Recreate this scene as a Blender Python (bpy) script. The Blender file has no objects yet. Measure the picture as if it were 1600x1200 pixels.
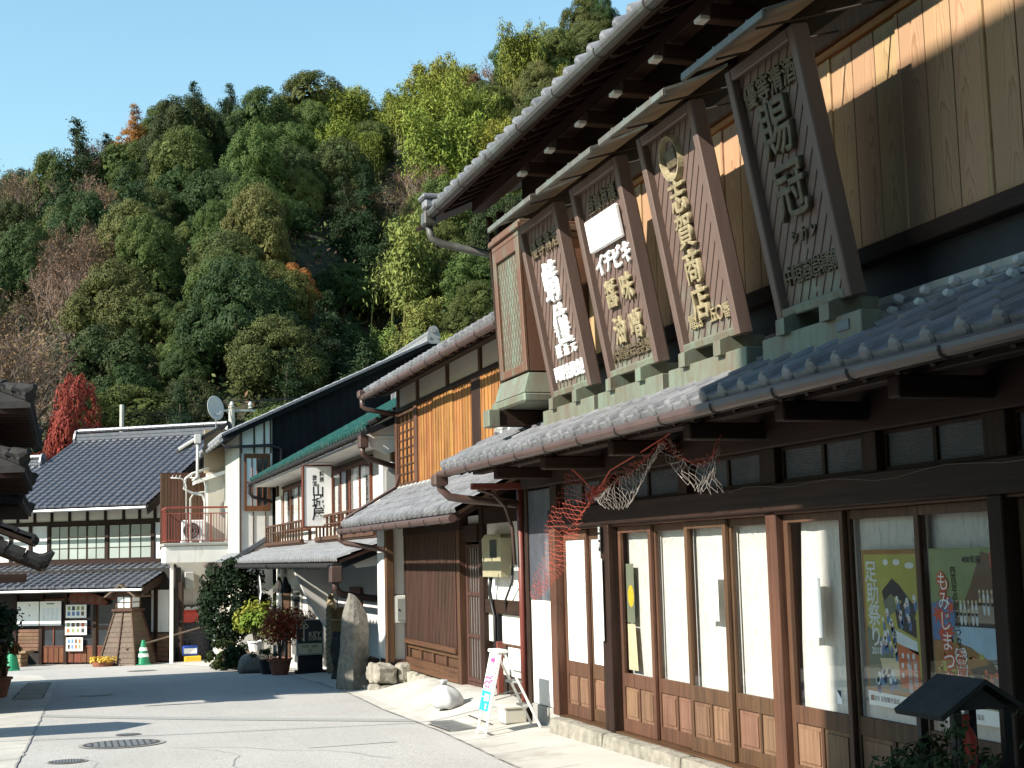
import bpy, bmesh, math, random
import numpy as np
from mathutils import Vector, Matrix
random.seed(7)
SC = bpy.context.scene
COL = SC.collection
R = math.radians

# ------------------------------------------------------------------ camera
cd = bpy.data.cameras.new('camera')
cam = bpy.data.objects.new('camera', cd)
COL.objects.link(cam)
cd.sensor_fit = 'HORIZONTAL'; cd.sensor_width = 36.0; cd.lens = 49.5
cd.clip_start = 0.1; cd.clip_end = 2000
def cam_basis():
    # street direction (+Y) vanishes left of and below the picture centre; slight roll
    f = 2200.0
    h = Vector((100 - 800, 886 - 600, f)).normalized()
    hd = Vector((1, -0.0253, 0))
    up = hd.cross(h).normalized()
    if up.y > 0: up = -up
    x = h.cross(up).normalized()
    if x.x < 0: x = -x
    rows = Matrix((x, h, up))             # world = rows @ cv-camera
    cx = rows @ Vector((1, 0, 0)); cy = rows @ Vector((0, -1, 0)); cz = rows @ Vector((0, 0, -1))
    return Matrix((cx, cy, cz)).transposed()
cam.matrix_world = Matrix.Translation((0, 0, 1.6)) @ cam_basis().to_4x4()
SC.camera = cam

# ------------------------------------------------------------------ light
SUN = Vector((1.0, 0.24, -0.70)).normalized()     # direction the light travels
w = bpy.data.worlds.new('World'); SC.world = w; w.use_nodes = True
wn = w.node_tree.nodes; wl = w.node_tree.links
bg = wn['Background']
sky = wn.new('ShaderNodeTexSky'); sky.sky_type = 'NISHITA'; sky.sun_disc = False
sky.sun_elevation = math.asin(-SUN.z); sky.sun_rotation = math.atan2(-SUN.x, -SUN.y)
sky.air_density = 1.7; sky.dust_density = 0.0; sky.ozone_density = 2.6
tint = wn.new('ShaderNodeMix'); tint.data_type = 'RGBA'; tint.blend_type = 'MULTIPLY'; tint.inputs[0].default_value = 1.0
tint.inputs[7].default_value = (.93, 1.10, 1.10, 1)
wl.new(sky.outputs[0], tint.inputs[6]); wl.new(tint.outputs[2], bg.inputs[0]); bg.inputs[1].default_value = 0.092
sl = bpy.data.lights.new('sun', 'SUN'); sl.energy = 5.0; sl.angle = R(0.53); sl.color = (1.0, 0.94, 0.84)
so = bpy.data.objects.new('sun', sl); COL.objects.link(so)
so.rotation_euler = SUN.to_track_quat('-Z', 'Y').to_euler(); so.location = (-20, -20, 30)
SC.view_settings.view_transform = 'Standard'; SC.view_settings.look = 'None'
SC.view_settings.exposure = 1.1; SC.view_settings.gamma = 1.0
SC.cycles.max_bounces = 6; SC.cycles.transparent_max_bounces = 12
SC.cycles.use_denoising = True

# ------------------------------------------------------------------ materials
def _new(name):
    m = bpy.data.materials.new(name); m.use_nodes = True
    n = m.node_tree.nodes; return m, n, m.node_tree.links, n['Principled BSDF']
def _math(n, l, op, a, b=None):
    x = n.new('ShaderNodeMath'); x.operation = op
    for i, q in enumerate((a, b)):
        if q is None: continue
        if isinstance(q, (int, float)): x.inputs[i].default_value = q
        else: l.new(q, x.inputs[i])
    return x.outputs[0]
def _pos(n, l, scale, obj_off=True, coord='world'):
    if coord == 'world':
        g = n.new('ShaderNodeNewGeometry').outputs['Position']
    else:
        g = n.new('ShaderNodeTexCoord').outputs['Object']
    mp = n.new('ShaderNodeMapping'); mp.inputs['Scale'].default_value = scale
    l.new(g, mp.inputs['Vector'])
    if obj_off:
        oi = n.new('ShaderNodeObjectInfo'); cm = n.new('ShaderNodeCombineXYZ')
        r = _math(n, l, 'MULTIPLY', oi.outputs['Random'], 37.0)
        for k in range(3): l.new(r, cm.inputs[k])
        l.new(cm.outputs[0], mp.inputs['Location'])
    return mp.outputs[0]
def _noise(n, l, v, scale, detail=4, rough=.6, dist=0):
    t = n.new('ShaderNodeTexNoise'); t.inputs['Scale'].default_value = scale
    t.inputs['Detail'].default_value = detail; t.inputs['Roughness'].default_value = rough
    t.inputs['Distortion'].default_value = dist
    l.new(v, t.inputs['Vector']); return t.outputs['Fac']
def _ramp(n, l, f, stops):
    r = n.new('ShaderNodeValToRGB'); e = r.color_ramp.elements
    while len(e) < len(stops): e.new(0.5)
    for k, (p, c) in enumerate(stops):
        e[k].position = p; e[k].color = (*c, 1) if len(c) == 3 else c
    l.new(f, r.inputs[0]); return r.outputs[0]
def _mix(n, l, fac, a, b, mode='MIX'):
    x = n.new('ShaderNodeMix'); x.data_type = 'RGBA'; x.blend_type = mode
    for sock, q in ((x.inputs[0], fac), (x.inputs[6], a), (x.inputs[7], b)):
        if isinstance(q, (int, float)): sock.default_value = q
        elif isinstance(q, tuple): sock.default_value = (*q, 1)
        else: l.new(q, sock)
    return x.outputs[2]
def _objvar(n, l, col, amt, hue=0.0):
    if amt <= 0: return col
    oi = n.new('ShaderNodeObjectInfo')
    h = n.new('ShaderNodeHueSaturation'); l.new(col, h.inputs['Color'])
    mr = n.new('ShaderNodeMapRange'); mr.inputs['To Min'].default_value = 1 - amt; mr.inputs['To Max'].default_value = 1 + amt
    l.new(oi.outputs['Random'], mr.inputs[0]); l.new(mr.outputs[0], h.inputs['Value'])
    if hue:
        m2 = n.new('ShaderNodeMapRange'); m2.inputs['To Min'].default_value = .5 - hue; m2.inputs['To Max'].default_value = .5 + hue
        q = _math(n, l, 'FRACT', _math(n, l, 'MULTIPLY', oi.outputs['Random'], 7.31))
        l.new(q, m2.inputs[0]); l.new(m2.outputs[0], h.inputs['Hue'])
    return h.outputs[0]
def _bump(n, l, b, f, dist, strength=.6):
    bp = n.new('ShaderNodeBump'); bp.inputs['Strength'].default_value = strength
    bp.inputs['Distance'].default_value = dist; l.new(f, bp.inputs['Height']); l.new(bp.outputs[0], b.inputs['Normal'])
def mul(c, k): return tuple(min(1, q * k) for q in c)
def plain(name, col, rough=.75, var=.18, scale=5, objvar=.06, bump=.002, bscale=70, metal=0, spec=.4, hue=0, stain=None):
    m, n, l, b = _new(name)
    v = _pos(n, l, (1, 1, 1), False)
    f = _noise(n, l, v, scale, 5)
    c = _ramp(n, l, f, [(.28, mul(col, 1 - var)), (.72, mul(col, 1 + var))])
    if stain:
        f2 = _noise(n, l, _pos(n, l, (1, 1, .25), False), stain[1], 6, .7)
        k = _ramp(n, l, f2, [(stain[2], (0, 0, 0)), (stain[2] + .16, (1, 1, 1))])
        c = _mix(n, l, k, c, stain[0])
    c = _objvar(n, l, c, objvar, hue)
    l.new(c, b.inputs['Base Color']); b.inputs['Roughness'].default_value = rough; b.inputs['Metallic'].default_value = metal
    b.inputs['Specular IOR Level'].default_value = spec
    if bump: _bump(n, l, b, _noise(n, l, v, bscale, 4), bump)
    return m
def wood(name, col, dark, axis='z', rough=.65, objvar=.12, bump=.002, spec=.3, g=26):
    m, n, l, b = _new(name)
    s = {'x': (.9, g, g), 'y': (g, .9, g), 'z': (g, g, .9)}[axis]
    v = _pos(n, l, s)
    f = _noise(n, l, v, 1.0, 5, .65, .6)
    c = _ramp(n, l, f, [(.3, dark), (.52, col), (.75, mul(col, 1.25))])
    v2 = _pos(n, l, (1, 1, 1), False)
    f2 = _noise(n, l, v2, 1.6, 5, .7)
    c = _mix(n, l, _ramp(n, l, f2, [(.45, (0, 0, 0)), (.8, (.55, .55, .55))]), c, mul(dark, .8))
    c = _objvar(n, l, c, objvar, .012)
    l.new(c, b.inputs['Base Color']); b.inputs['Roughness'].default_value = rough
    b.inputs['Specular IOR Level'].default_value = spec
    _bump(n, l, b, f, bump)
    return m
def _lerp(a, b, t): return tuple(p + (q - p) * t for p, q in zip(a, b))
def cedar(name, col, dark, objvar=.1):           # planks with cathedral grain, each plank its own figure
    m, n, l, b = _new(name)
    sp = n.new('ShaderNodeSeparateXYZ'); l.new(n.new('ShaderNodeTexCoord').outputs['Generated'], sp.inputs[0])
    oi = n.new('ShaderNodeObjectInfo'); rnd_ = oi.outputs['Random']
    cx = _math(n, l, 'SUBTRACT', sp.outputs['Y'], _math(n, l, 'ADD', .28, _math(n, l, 'MULTIPLY', rnd_, .44)))
    par = _math(n, l, 'MULTIPLY', _math(n, l, 'MULTIPLY', cx, cx), 26.0)
    wob = _noise(n, l, _pos(n, l, (5, 5, 1.6)), 1, 3, .55)
    wob2 = _noise(n, l, _pos(n, l, (40, 40, 5)), 1, 3, .6)
    ph = _math(n, l, 'ADD', _math(n, l, 'ADD', par, _math(n, l, 'MULTIPLY', sp.outputs['Z'], 4.2)), _math(n, l, 'ADD', _math(n, l, 'MULTIPLY', wob, 5.0), _math(n, l, 'MULTIPLY', wob2, .7)))
    ph = _math(n, l, 'FRACT', _math(n, l, 'ADD', ph, _math(n, l, 'MULTIPLY', rnd_, 9.0)))
    c = _ramp(n, l, ph, [(.0, mul(col, 1.06)), (.62, col), (.90, _lerp(col, dark, .55)), (1.0, mul(col, 1.04))])
    f = _noise(n, l, _pos(n, l, (150, 150, 1.2)), 1, 4)
    c = _mix(n, l, _ramp(n, l, f, [(.45, (0, 0, 0)), (.8, (.2, .2, .2))]), c, dark)
    f2 = _noise(n, l, _pos(n, l, (3, 3, .6)), 1, 4, .6)
    c = _mix(n, l, _ramp(n, l, f2, [(.5, (0, 0, 0)), (.8, (.35, .35, .35))]), c, mul(dark, 1.2))
    c = _objvar(n, l, c, objvar, .012)
    l.new(c, b.inputs['Base Color']); b.inputs['Roughness'].default_value = .65; b.inputs['Specular IOR Level'].default_value = .2
    return m
def tilemat(name, col, rough=.42, moss=.25, objvar=.16, spec=.45):
    m, n, l, b = _new(name)
    v = _pos(n, l, (1, 1, 1), False)
    f = _noise(n, l, v, 7, 6, .7)
    c = _ramp(n, l, f, [(.3, mul(col, .72)), (.7, mul(col, 1.25))])
    f2 = _noise(n, l, v, 2.3, 6, .75)
    c = _mix(n, l, _ramp(n, l, f2, [(.52, (0, 0, 0)), (.72, (moss, moss, moss))]), c, (.27, .265, .24))
    c = _objvar(n, l, c, objvar, .01)
    l.new(c, b.inputs['Base Color']); b.inputs['Roughness'].default_value = rough; b.inputs['Specular IOR Level'].default_value = spec
    _bump(n, l, b, _noise(n, l, v, 90, 3), .0015)
    return m
def copper(name, brown, green, lo, hi, amount=.5, zfade=None):
    m, n, l, b = _new(name)
    f = _noise(n, l, _pos(n, l, (1, 1, .35), False), 5, 7, .7)
    if zfade:                                  # verdigris grows where rain runs off at the foot
        g = n.new('ShaderNodeNewGeometry'); sp = n.new('ShaderNodeSeparateXYZ'); l.new(g.outputs['Position'], sp.inputs[0])
        mr = n.new('ShaderNodeMapRange'); mr.inputs['From Min'].default_value = zfade[0]; mr.inputs['From Max'].default_value = zfade[1]
        mr.inputs['To Min'].default_value = .34; mr.inputs['To Max'].default_value = -.05
        l.new(sp.outputs['Z'], mr.inputs[0]); f = _math(n, l, 'ADD', f, mr.outputs[0])
    c = _mix(n, l, _ramp(n, l, f, [(lo, (0, 0, 0)), (hi, (amount,) * 3)]), brown, green)
    f3 = _noise(n, l, _pos(n, l, (14, 14, 1.2), False), 1, 4)
    c = _mix(n, l, _ramp(n, l, f3, [(.5, (0, 0, 0)), (.85, (.5, .5, .5))]), c, mul(brown, .55))
    c = _objvar(n, l, c, .05)
    l.new(c, b.inputs['Base Color']); b.inputs['Roughness'].default_value = .55; b.inputs['Metallic'].default_value = .12
    _bump(n, l, b, _noise(n, l, _pos(n, l, (1, 1, 1), False), 30, 4), .002)
    return m
def leafmat(name, col, col2, objvar=.28, hue=.03, trans=.07):
    m, n, l, b = _new(name)
    f = _noise(n, l, _pos(n, l, (1, 1, 1), False), .9, 4, .7)
    c = _ramp(n, l, f, [(.32, mul(col, .75)), (.55, col), (.8, col2)])
    c = _objvar(n, l, c, objvar, hue)
    l.new(c, b.inputs['Base Color']); b.inputs['Roughness'].default_value = .65; b.inputs['Specular IOR Level'].default_value = .12
    tr = n.new('ShaderNodeBsdfTranslucent'); l.new(c, tr.inputs[0])
    mx = n.new('ShaderNodeMixShader'); mx.inputs[0].default_value = trans
    l.new(b.outputs[0], mx.inputs[1]); l.new(tr.outputs[0], mx.inputs[2])
    l.new(mx.outputs[0], n['Material Output'].inputs[0])
    return m
def glassmat(name, tint=(.975, .975, .965), refl=.9, rough=.02):
    m, n, l, b = _new(name)
    tb = n.new('ShaderNodeBsdfTransparent'); tb.inputs[0].default_value = (*tint, 1)
    gl = n.new('ShaderNodeBsdfGlossy'); gl.inputs['Roughness'].default_value = rough
    fr = n.new('ShaderNodeFresnel'); ge = n.new('ShaderNodeNewGeometry')
    l.new(_math(n, l, 'ADD', 1.5, _math(n, l, 'MULTIPLY', ge.outputs['Backfacing'], -.8333)), fr.inputs[0])
    mx = n.new('ShaderNodeMixShader'); l.new(_math(n, l, 'MULTIPLY', fr.outputs[0], refl), mx.inputs[0])
    l.new(tb.outputs[0], mx.inputs[1]); l.new(gl.outputs[0], mx.inputs[2])
    l.new(mx.outputs[0], n['Material Output'].inputs[0])
    return m

MT = {}
MT['dark'] = wood('dark_wood', (.030, .016, .011), (.012, .007, .005), 'y', spec=.15)
MT['darkz'] = wood('dark_wood_upright', (.030, .016, .011), (.012, .007, .005), 'z', spec=.15)
MT['darkx'] = wood('dark_wood_rafter', (.032, .017, .012), (.013, .008, .006), 'x', spec=.15)
MT['brown'] = wood('brown_wood', (.088, .043, .022), (.036, .017, .010), 'z')
MT['browny'] = wood('brown_wood_rail', (.095, .042, .020), (.038, .017, .009), 'y')
MT['panelwood'] = wood('worn_panel_wood', (.165, .092, .054), (.085, .044, .026), 'z', .7)
MT['cedar'] = cedar('pale_cedar', (.39, .255, .140), (.20, .105, .048))
MT['cedar2'] = wood('honey_cedar', (.30, .135, .040), (.12, .045, .014), 'z', g=34, objvar=.2)
MT['orange'] = wood('fresh_cedar_rail', (.30, .11, .03), (.17, .058, .016), 'y')
MT['lattice'] = wood('lattice_wood', (.062, .030, .020), (.028, .014, .010), 'z')
MT['black'] = plain('black_siding', (.010, .0105, .0125), .75, .25, 3, spec=.1)
MT['white'] = plain('white_plaster', (.62, .60, .555), .85, .05, 1.6, .02, .002, 40, stain=((.40, .37, .33), 2.2, .60))
MT['cream'] = plain('cream_plaster', (.55, .50, .42), .85, .05, 1.6, .02, .002, 40, stain=((.36, .32, .26), 2.2, .62))
MT['grey_siding'] = plain('grey_green_siding', (.37, .39, .345), .55, .06, 2, .04, .0005)
MT['slate'] = plain('slate_board', (.065, .07, .082), .38, .3, 3, .04, .001, stain=((.16, .16, .17), 2.5, .55))
MT['blueblack'] = plain('blue_black_plaster', (.020, .023, .028), .7, .3, 2.5, .02, .002, stain=((.10, .18, .20), 9, .70))
MT['tile'] = tilemat('grey_roof_tile', (.165, .168, .175))
MT['tile_silver'] = tilemat('silver_roof_tile', (.24, .245, .25), .4, .5)
MT['tile_blue'] = tilemat('blue_grey_roof_tile', (.088, .092, .108), .3, .12, .14)
MT['tile_dark'] = tilemat('old_dark_roof_tile', (.026, .025, .025), .9, .05, .16, .1)
MT['tile_green'] = tilemat('green_glazed_tile', (.012, .062, .052), .25, .22, .12)
MT['tile_white'] = plain('lime_plaster_knob', (.48, .48, .46), .8, .1, 9)
MT['gutter'] = plain('brown_gutter', (.070, .040, .032), .42, .2, 4, spec=.5)
MT['gutter2'] = copper('aged_copper_gutter', (.060, .057, .052), (.12, .15, .13), .45, .7, .6)
MT['gutter_w'] = plain('white_pipe', (.48, .47, .43), .5, .08, 3)
MT['redpipe'] = plain('red_brown_pipe', (.14, .034, .022), .5, .2, 3)
MT['copper'] = copper('brown_copper_sheet', (.140, .092, .074), (.19, .25, .19), .58, .85, .7, (3.0, 3.6))
MT['copperb'] = copper('brown_copper_frame', (.128, .085, .068), (.19, .25, .19), .66, .9, .6, (2.9, 3.2))
MT['verd'] = copper('green_copper_sheet', (.135, .105, .072), (.155, .198, .145), .34, .62, .9)
MT['canopy'] = copper('grey_copper_canopy', (.105, .093, .075), (.125, .150, .130), .42, .62, .9)
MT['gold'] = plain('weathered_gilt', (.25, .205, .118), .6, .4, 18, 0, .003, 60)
MT['letterwhite'] = plain('white_letter_paint', (.82, .82, .80), .6, .04, 6, 0, 0)
MT['ink'] = plain('black_ink', (.012, .012, .013), .5, .1, 6, 0, 0)
MT['road'] = None
MT['concrete'] = plain('pale_concrete', (.40, .38, .335), .9, .16, 1.3, .03, .004, 90, stain=((.27, .24, .20), 1.5, .54))
MT['concrete_d'] = plain('grey_concrete', (.27, .26, .24), .9, .2, 2.2, .05, .005, 70)
MT['stone'] = plain('hewn_stone', (.25, .228, .185), .95, .35, 8, .16, .03, 18, stain=((.12, .11, .085), 6, .58))
MT['granite'] = plain('grey_granite', (.17, .16, .135), .9, .35, 12, .08, .03, 22)
MT['metal'] = plain('grey_metal', (.33, .34, .34), .4, .12, 4, .05, .0005, metal=.6)
MT['iron'] = plain('cast_iron', (.07, .065, .06), .6, .25, 12, .06, .003, 50, metal=.4)
MT['beigebox'] = plain('beige_plastic', (.29, .26, .165), .5, .08, 3)
MT['greybox'] = plain('pale_grey_steel', (.38, .385, .36), .45, .04, 2)
MT['paper'] = plain('white_paper', (.80, .80, .78), .8, .03, 3, 0, 0)
MT['curtain'] = plain('backing_paper', (.56, .55, .52), .85, .05, 16, .03, .002, 30, stain=((.41, .41, .39), 30, .50))
MT['frost'] = plain('frosted_pane', (.70, .74, .72), .3, .05, 2, .04, 0, spec=.6)
MT['glass'] = glassmat('window_glass')
MT['darkglass'] = plain('dark_room_glass', (.03, .035, .04), .08, .3, 2, .2, 0, spec=.6)
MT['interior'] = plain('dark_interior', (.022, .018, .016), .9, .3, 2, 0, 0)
MT['net_red'] = plain('red_net_cord', (.42, .075, .045), .7, .2, 4, 0, 0)
MT['net_pale'] = plain('pale_net_cord', (.48, .42, .38), .7, .2, 4, 0, 0)
MT['terra'] = plain('terracotta', (.22, .082, .045), .8, .2, 9, .08, .003)
MT['straw'] = wood('straw', (.27, .18, .075), (.13, .08, .03), 'z', .9)
MT['rope'] = plain('straw_rope', (.27, .21, .125), .9, .25, 20, .05, .006, 60)
MT['char'] = plain('charred_wood', (.03, .027, .024), .8, .4, 8, .1, .012, 30)
MT['bark'] = plain('bark', (.095, .07, .05), .95, .35, 6, .2, .02, 20)
MT['barkpale'] = plain('pale_bark', (.30, .26, .21), .95, .3, 4, .2, .01, 20)
MT['styro'] = plain('polystyrene', (.48, .45, .38), .9, .04, 6, 0, .002, 120)
MT['sack'] = plain('woven_white_sack', (.42, .42, .42), .55, .12, 8, 0, .002, 160)
MT['plastic_w'] = plain('white_plastic', (.76, .75, .72), .45, .04, 3, 0, 0)
MT['red'] = plain('red_paint', (.48, .045, .03), .45, .12, 4, 0, 0)
MT['redrail'] = plain('red_railing_paint', (.22, .05, .035), .5, .2, 4, 0, 0)
MT['pink'] = plain('pink_print', (.70, .07, .20), .5, .05, 4, 0, 0)
MT['cyan'] = plain('cyan_print', (.02, .42, .62), .5, .05, 4, 0, 0)
MT['blue'] = plain('blue_plastic', (.02, .06, .30), .45, .1, 4, 0, 0)
MT['navy'] = plain('navy_cloth', (.018, .028, .07), .8, .2, 4, 0, 0)
MT['yellow'] = plain('yellow_plastic', (.60, .40, .03), .5, .1, 4, 0, 0)
MT['conegreen'] = plain('green_cone_plastic', (.01, .20, .09), .45, .1, 4, 0, 0)
MT['tilewall'] = plain('dark_glazed_wall_tile', (.02, .022, .035), .25, .4, 20, .3, 0)
MT['soil'] = plain('soil', (.05, .035, .025), .95, .3, 8, 0, .01, 30)
def _poster(k, c): MT[k] = plain(k, c, .6, .1, 7, 0, 0)
_poster('p_olive', (.38, .36, .085)); _poster('p_ochre', (.30, .15, .045)); _poster('p_blue', (.10, .19, .36))
_poster('p_skyblue', (.36, .50, .62)); _poster('p_orange', (.52, .13, .05)); _poster('p_greyg', (.15, .17, .12))
_poster('p_pale', (.62, .66, .68)); _poster('p_brown', (.14, .085, .05)); _poster('p_green', (.22, .27, .12))
_poster('p_dark', (.03, .032, .035)); _poster('p_leaf', (.55, .08, .03)); _poster('p_sepia', (.30, .25, .19))
_poster('p_purple', (.42, .16, .42)); _poster('p_cream', (.60, .50, .33))
for k, a, b_ in (('leaf_dark', (.036, .056, .018), (.080, .098, .030)), ('leaf_mid', (.064, .088, .023), (.140, .146, .040)),
                 ('leaf_olive', (.092, .104, .032), (.185, .168, .052)), ('leaf_cedar', (.028, .048, .018), (.066, .080, .027)),
                 ('leaf_bamboo', (.15, .175, .028), (.29, .275, .050)), ('leaf_bamboo2', (.15, .18, .045), (.29, .28, .075)),
                 ('leaf_rust', (.16, .10, .055), (.22, .15, .08)), ('leaf_orange', (.27, .115, .03), (.36, .18, .045)),
                 ('leaf_red', (.18, .030, .022), (.26, .065, .038)), ('leaf_nandina', (.36, .06, .03), (.48, .14, .05)), ('leaf_shrub', (.018, .036, .014), (.05, .072, .022)),
                 ('leaf_pine', (.14, .17, .022), (.26, .24, .04)), ('leaf_yellow', (.50, .36, .05), (.62, .46, .06))):
    MT[k] = leafmat(k, a, b_, hue=.004 if k in ('leaf_red', 'leaf_nandina', 'leaf_orange') else .03)

# ------------------------------------------------------------------ mesh tools
def mesh_obj(name, mesh, parent, loc=(0, 0, 0)):
    o = bpy.data.objects.new(name, mesh); COL.objects.link(o)
    if parent is not None: o.parent = parent
    o.location = loc
    return o
def rough_block(x0, x1, y0, y1, z0, z1, seed=0, amp=.02, cuts=3):
    """hewn stone: a subdivided block with uneven faces and worn edges"""
    bm = bmesh.new(); bmesh.ops.create_cube(bm, size=1.0); bmesh.ops.subdivide_edges(bm, edges=bm.edges, cuts=cuts, use_grid_fill=True)
    rn = random.Random(seed); m = MB(); bm.verts.ensure_lookup_table()
    sx, sy, sz = x1 - x0, y1 - y0, z1 - z0
    for v in bm.verts:
        e = sum(abs(abs(q) - .5) < 1e-4 for q in v.co)
        k = {1: 0, 2: .6, 3: 1.0}.get(e, 0) * amp * rn.uniform(.6, 1.8)
        d = Vector((v.co.x * sx, v.co.y * sy, v.co.z * sz)); n_ = Vector([math.copysign(1, q) if abs(abs(q) - .5) < 1e-4 else 0 for q in v.co])
        v.co = d - n_ * k + Vector((rn.uniform(-1, 1), rn.uniform(-1, 1), rn.uniform(-1, 1))) * amp * .45
    c = Vector(((x0 + x1) / 2, (y0 + y1) / 2, (z0 + z1) / 2))
    m.v = [tuple(v.co + c) for v in bm.verts]; m.f = [tuple(v.index for v in f.verts) for f in bm.faces]; bm.free()
    return m
class MB:
    def __init__(s, m=None): s.v = []; s.f = []; s.m = m
    def add(s, vs, fs):
        k = len(s.v)
        if s.m is not None: vs = [s.m @ Vector(p) for p in vs]
        s.v += [tuple(p) for p in vs]; s.f += [tuple(i + k for i in q) for q in fs]; return s
    def box(s, x0, x1, y0, y1, z0, z1, bev=0.0, m=None):
        if x0 > x1: x0, x1 = x1, x0
        if y0 > y1: y0, y1 = y1, y0
        if z0 > z1: z0, z1 = z1, z0
        b = min(bev, (x1 - x0) * .3, (y1 - y0) * .3, (z1 - z0) * .3)
        if b <= 0:
            vs = [(x, y, z) for z in (z0, z1) for y in (y0, y1) for x in (x0, x1)]
            fs = [(0, 2, 3, 1), (4, 5, 7, 6), (0, 1, 5, 4), (1, 3, 7, 5), (3, 2, 6, 7), (2, 0, 4, 6)]
        else:
            vs = []; idx = {}
            X, Y, Z = (x0, x1), (y0, y1), (z0, z1)
            for i in (0, 1):
                for j in (0, 1):
                    for k in (0, 1):
                        c = Vector((X[i], Y[j], Z[k])); d = Vector(((1, -1)[i], (1, -1)[j], (1, -1)[k])) * b
                        for a in range(3):               # a = axis whose face this vertex lies on
                            p = c + d; p[a] = c[a]
                            idx[i, j, k, a] = len(vs); vs.append(p)
            fs = []
            for a in range(3):
                o1, o2 = [q for q in range(3) if q != a]
                for e in (0, 1):
                    q = []
                    for u, w_ in ((0, 0), (1, 0), (1, 1), (0, 1)):
                        c = [0, 0, 0]; c[a] = e; c[o1] = u; c[o2] = w_; q.append(idx[c[0], c[1], c[2], a])
                    fs.append(tuple(q))
                for u in (0, 1):
                    for w_ in (0, 1):
                        c0 = [0, 0, 0]; c1 = [0, 0, 0]; c0[o1] = c1[o1] = u; c0[o2] = c1[o2] = w_; c1[a] = 1
                        fs.append((idx[(*c0, o1)], idx[(*c1, o1)], idx[(*c1, o2)], idx[(*c0, o2)]))
            for i in (0, 1):
                for j in (0, 1):
                    for k in (0, 1): fs.append((idx[i, j, k, 0], idx[i, j, k, 1], idx[i, j, k, 2]))
        if m is not None: vs = [m @ Vector(p) for p in vs]
        return s.add(vs, fs)
    def prism(s, pts, d):
        n = len(pts); d = Vector(d)
        vs = [Vector(p) for p in pts] + [Vector(p) + d for p in pts]
        fs = [tuple(range(n)), tuple(range(2 * n - 1, n - 1, -1))] + [(i, (i + 1) % n, n + (i + 1) % n, n + i) for i in range(n)]
        return s.add(vs, fs)
    def poly(s, pts): return s.add(pts, [tuple(range(len(pts)))])
    def tube(s, path, r, n=8, caps=True):
        P = [Vector(p) for p in path]; rs = r if isinstance(r, (list, tuple)) else [r] * len(P)
        vs = []; fs = []; prev = None
        for i, p in enumerate(P):
            t = (P[min(i + 1, len(P) - 1)] - P[max(i - 1, 0)])
            t = t.normalized() if t.length > 1e-9 else Vector((0, 0, 1))
            if prev is None:
                a = t.orthogonal().normalized()
            else:
                a = prev - t * prev.dot(t)
                a = a.normalized() if a.length > 1e-6 else t.orthogonal().normalized()
            prev = a; b = t.cross(a)
            for k in range(n):
                q = 2 * math.pi * k / n; vs.append(p + (a * math.cos(q) + b * math.sin(q)) * rs[i])
        for i in range(len(P) - 1):
            for k in range(n):
                fs.append((i * n + k, i * n + (k + 1) % n, (i + 1) * n + (k + 1) % n, (i + 1) * n + k))
        if caps:
            fs.append(tuple(range(n - 1, -1, -1))); fs.append(tuple(range((len(P) - 1) * n, len(P) * n)))
        return s.add(vs, fs)
    def lathe(s, prof, c, n=16, squash=(1, 1)):
        vs = []; fs = []
        for r, z in prof:
            for k in range(n):
                q = 2 * math.pi * k / n; vs.append((c[0] + r * math.cos(q) * squash[0], c[1] + r * math.sin(q) * squash[1], c[2] + z))
        for i in range(len(prof) - 1):
            for k in range(n): fs.append((i * n + k, i * n + (k + 1) % n, (i + 1) * n + (k + 1) % n, (i + 1) * n + k))
        fs.append(tuple(range(n - 1, -1, -1))); fs.append(tuple(range((len(prof) - 1) * n, len(prof) * n)))
        return s.add(vs, fs)
    def mesh(s, name, mat, smooth=False, fix=True):
        me = bpy.data.meshes.new(name); me.from_pydata(s.v, [], s.f)
        if mat is not None: me.materials.append(MT[mat] if isinstance(mat, str) else mat)
        if fix:
            bm = bmesh.new(); bm.from_mesh(me); bmesh.ops.recalc_face_normals(bm, faces=bm.faces); bm.to_mesh(me); bm.free()
        if smooth: me.shade_smooth()
        me.update(); return me
    def build(s, name, mat, parent=None, smooth=False, kind=None, label=None, fix=True):
        o0 = off(parent)
        s.v = [(p[0] - o0[0], p[1] - o0[1], p[2] - o0[2]) for p in s.v]
        o = mesh_obj(name, s.mesh(name, mat, smooth, fix), parent)
        if kind: o['kind'] = kind
        if label: o['label'] = label
        return o
OFF = {}
def root_of(o):
    while o.parent is not None: o = o.parent
    return o
def off(parent):
    """world offset to subtract for parts given in world coordinates"""
    if parent is None: return (0, 0, 0)
    return OFF.get(root_of(parent).name, (0, 0, 0))
def tag(o, label, cat, group=None):
    o['label'] = label; o['category'] = cat
    if group: o['group'] = group
    return o
def thing(name, label, cat, loc, rz=0, group=None, world=True):
    """an Empty at the base of a thing; world=True: its parts are given in world coordinates"""
    o = bpy.data.objects.new(name, None); COL.objects.link(o)
    o.empty_display_size = .2; o.location = loc; o.rotation_euler = (0, 0, rz)
    tag(o, label, cat, group)
    if world: OFF[o.name] = tuple(loc)
    return o
def place(name, mesh, parent, mat4):
    o = bpy.data.objects.new(name, mesh); COL.objects.link(o); o.parent = parent
    o0 = off(parent)
    o.matrix_local = Matrix.Translation((-o0[0], -o0[1], -o0[2])) @ mat4
    return o
def copy_tree(o, parent=None):
    c = o.copy(); COL.objects.link(c); c.parent = parent
    for ch in list(o.children):
        copy_tree(ch, c)
    return c
def bx(name, mat, parent, x0, x1, y0, y1, z0, z1, bev=.006, label=None):
    return MB().box(x0, x1, y0, y1, z0, z1, bev).build(name, mat, parent, label=label)
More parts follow.
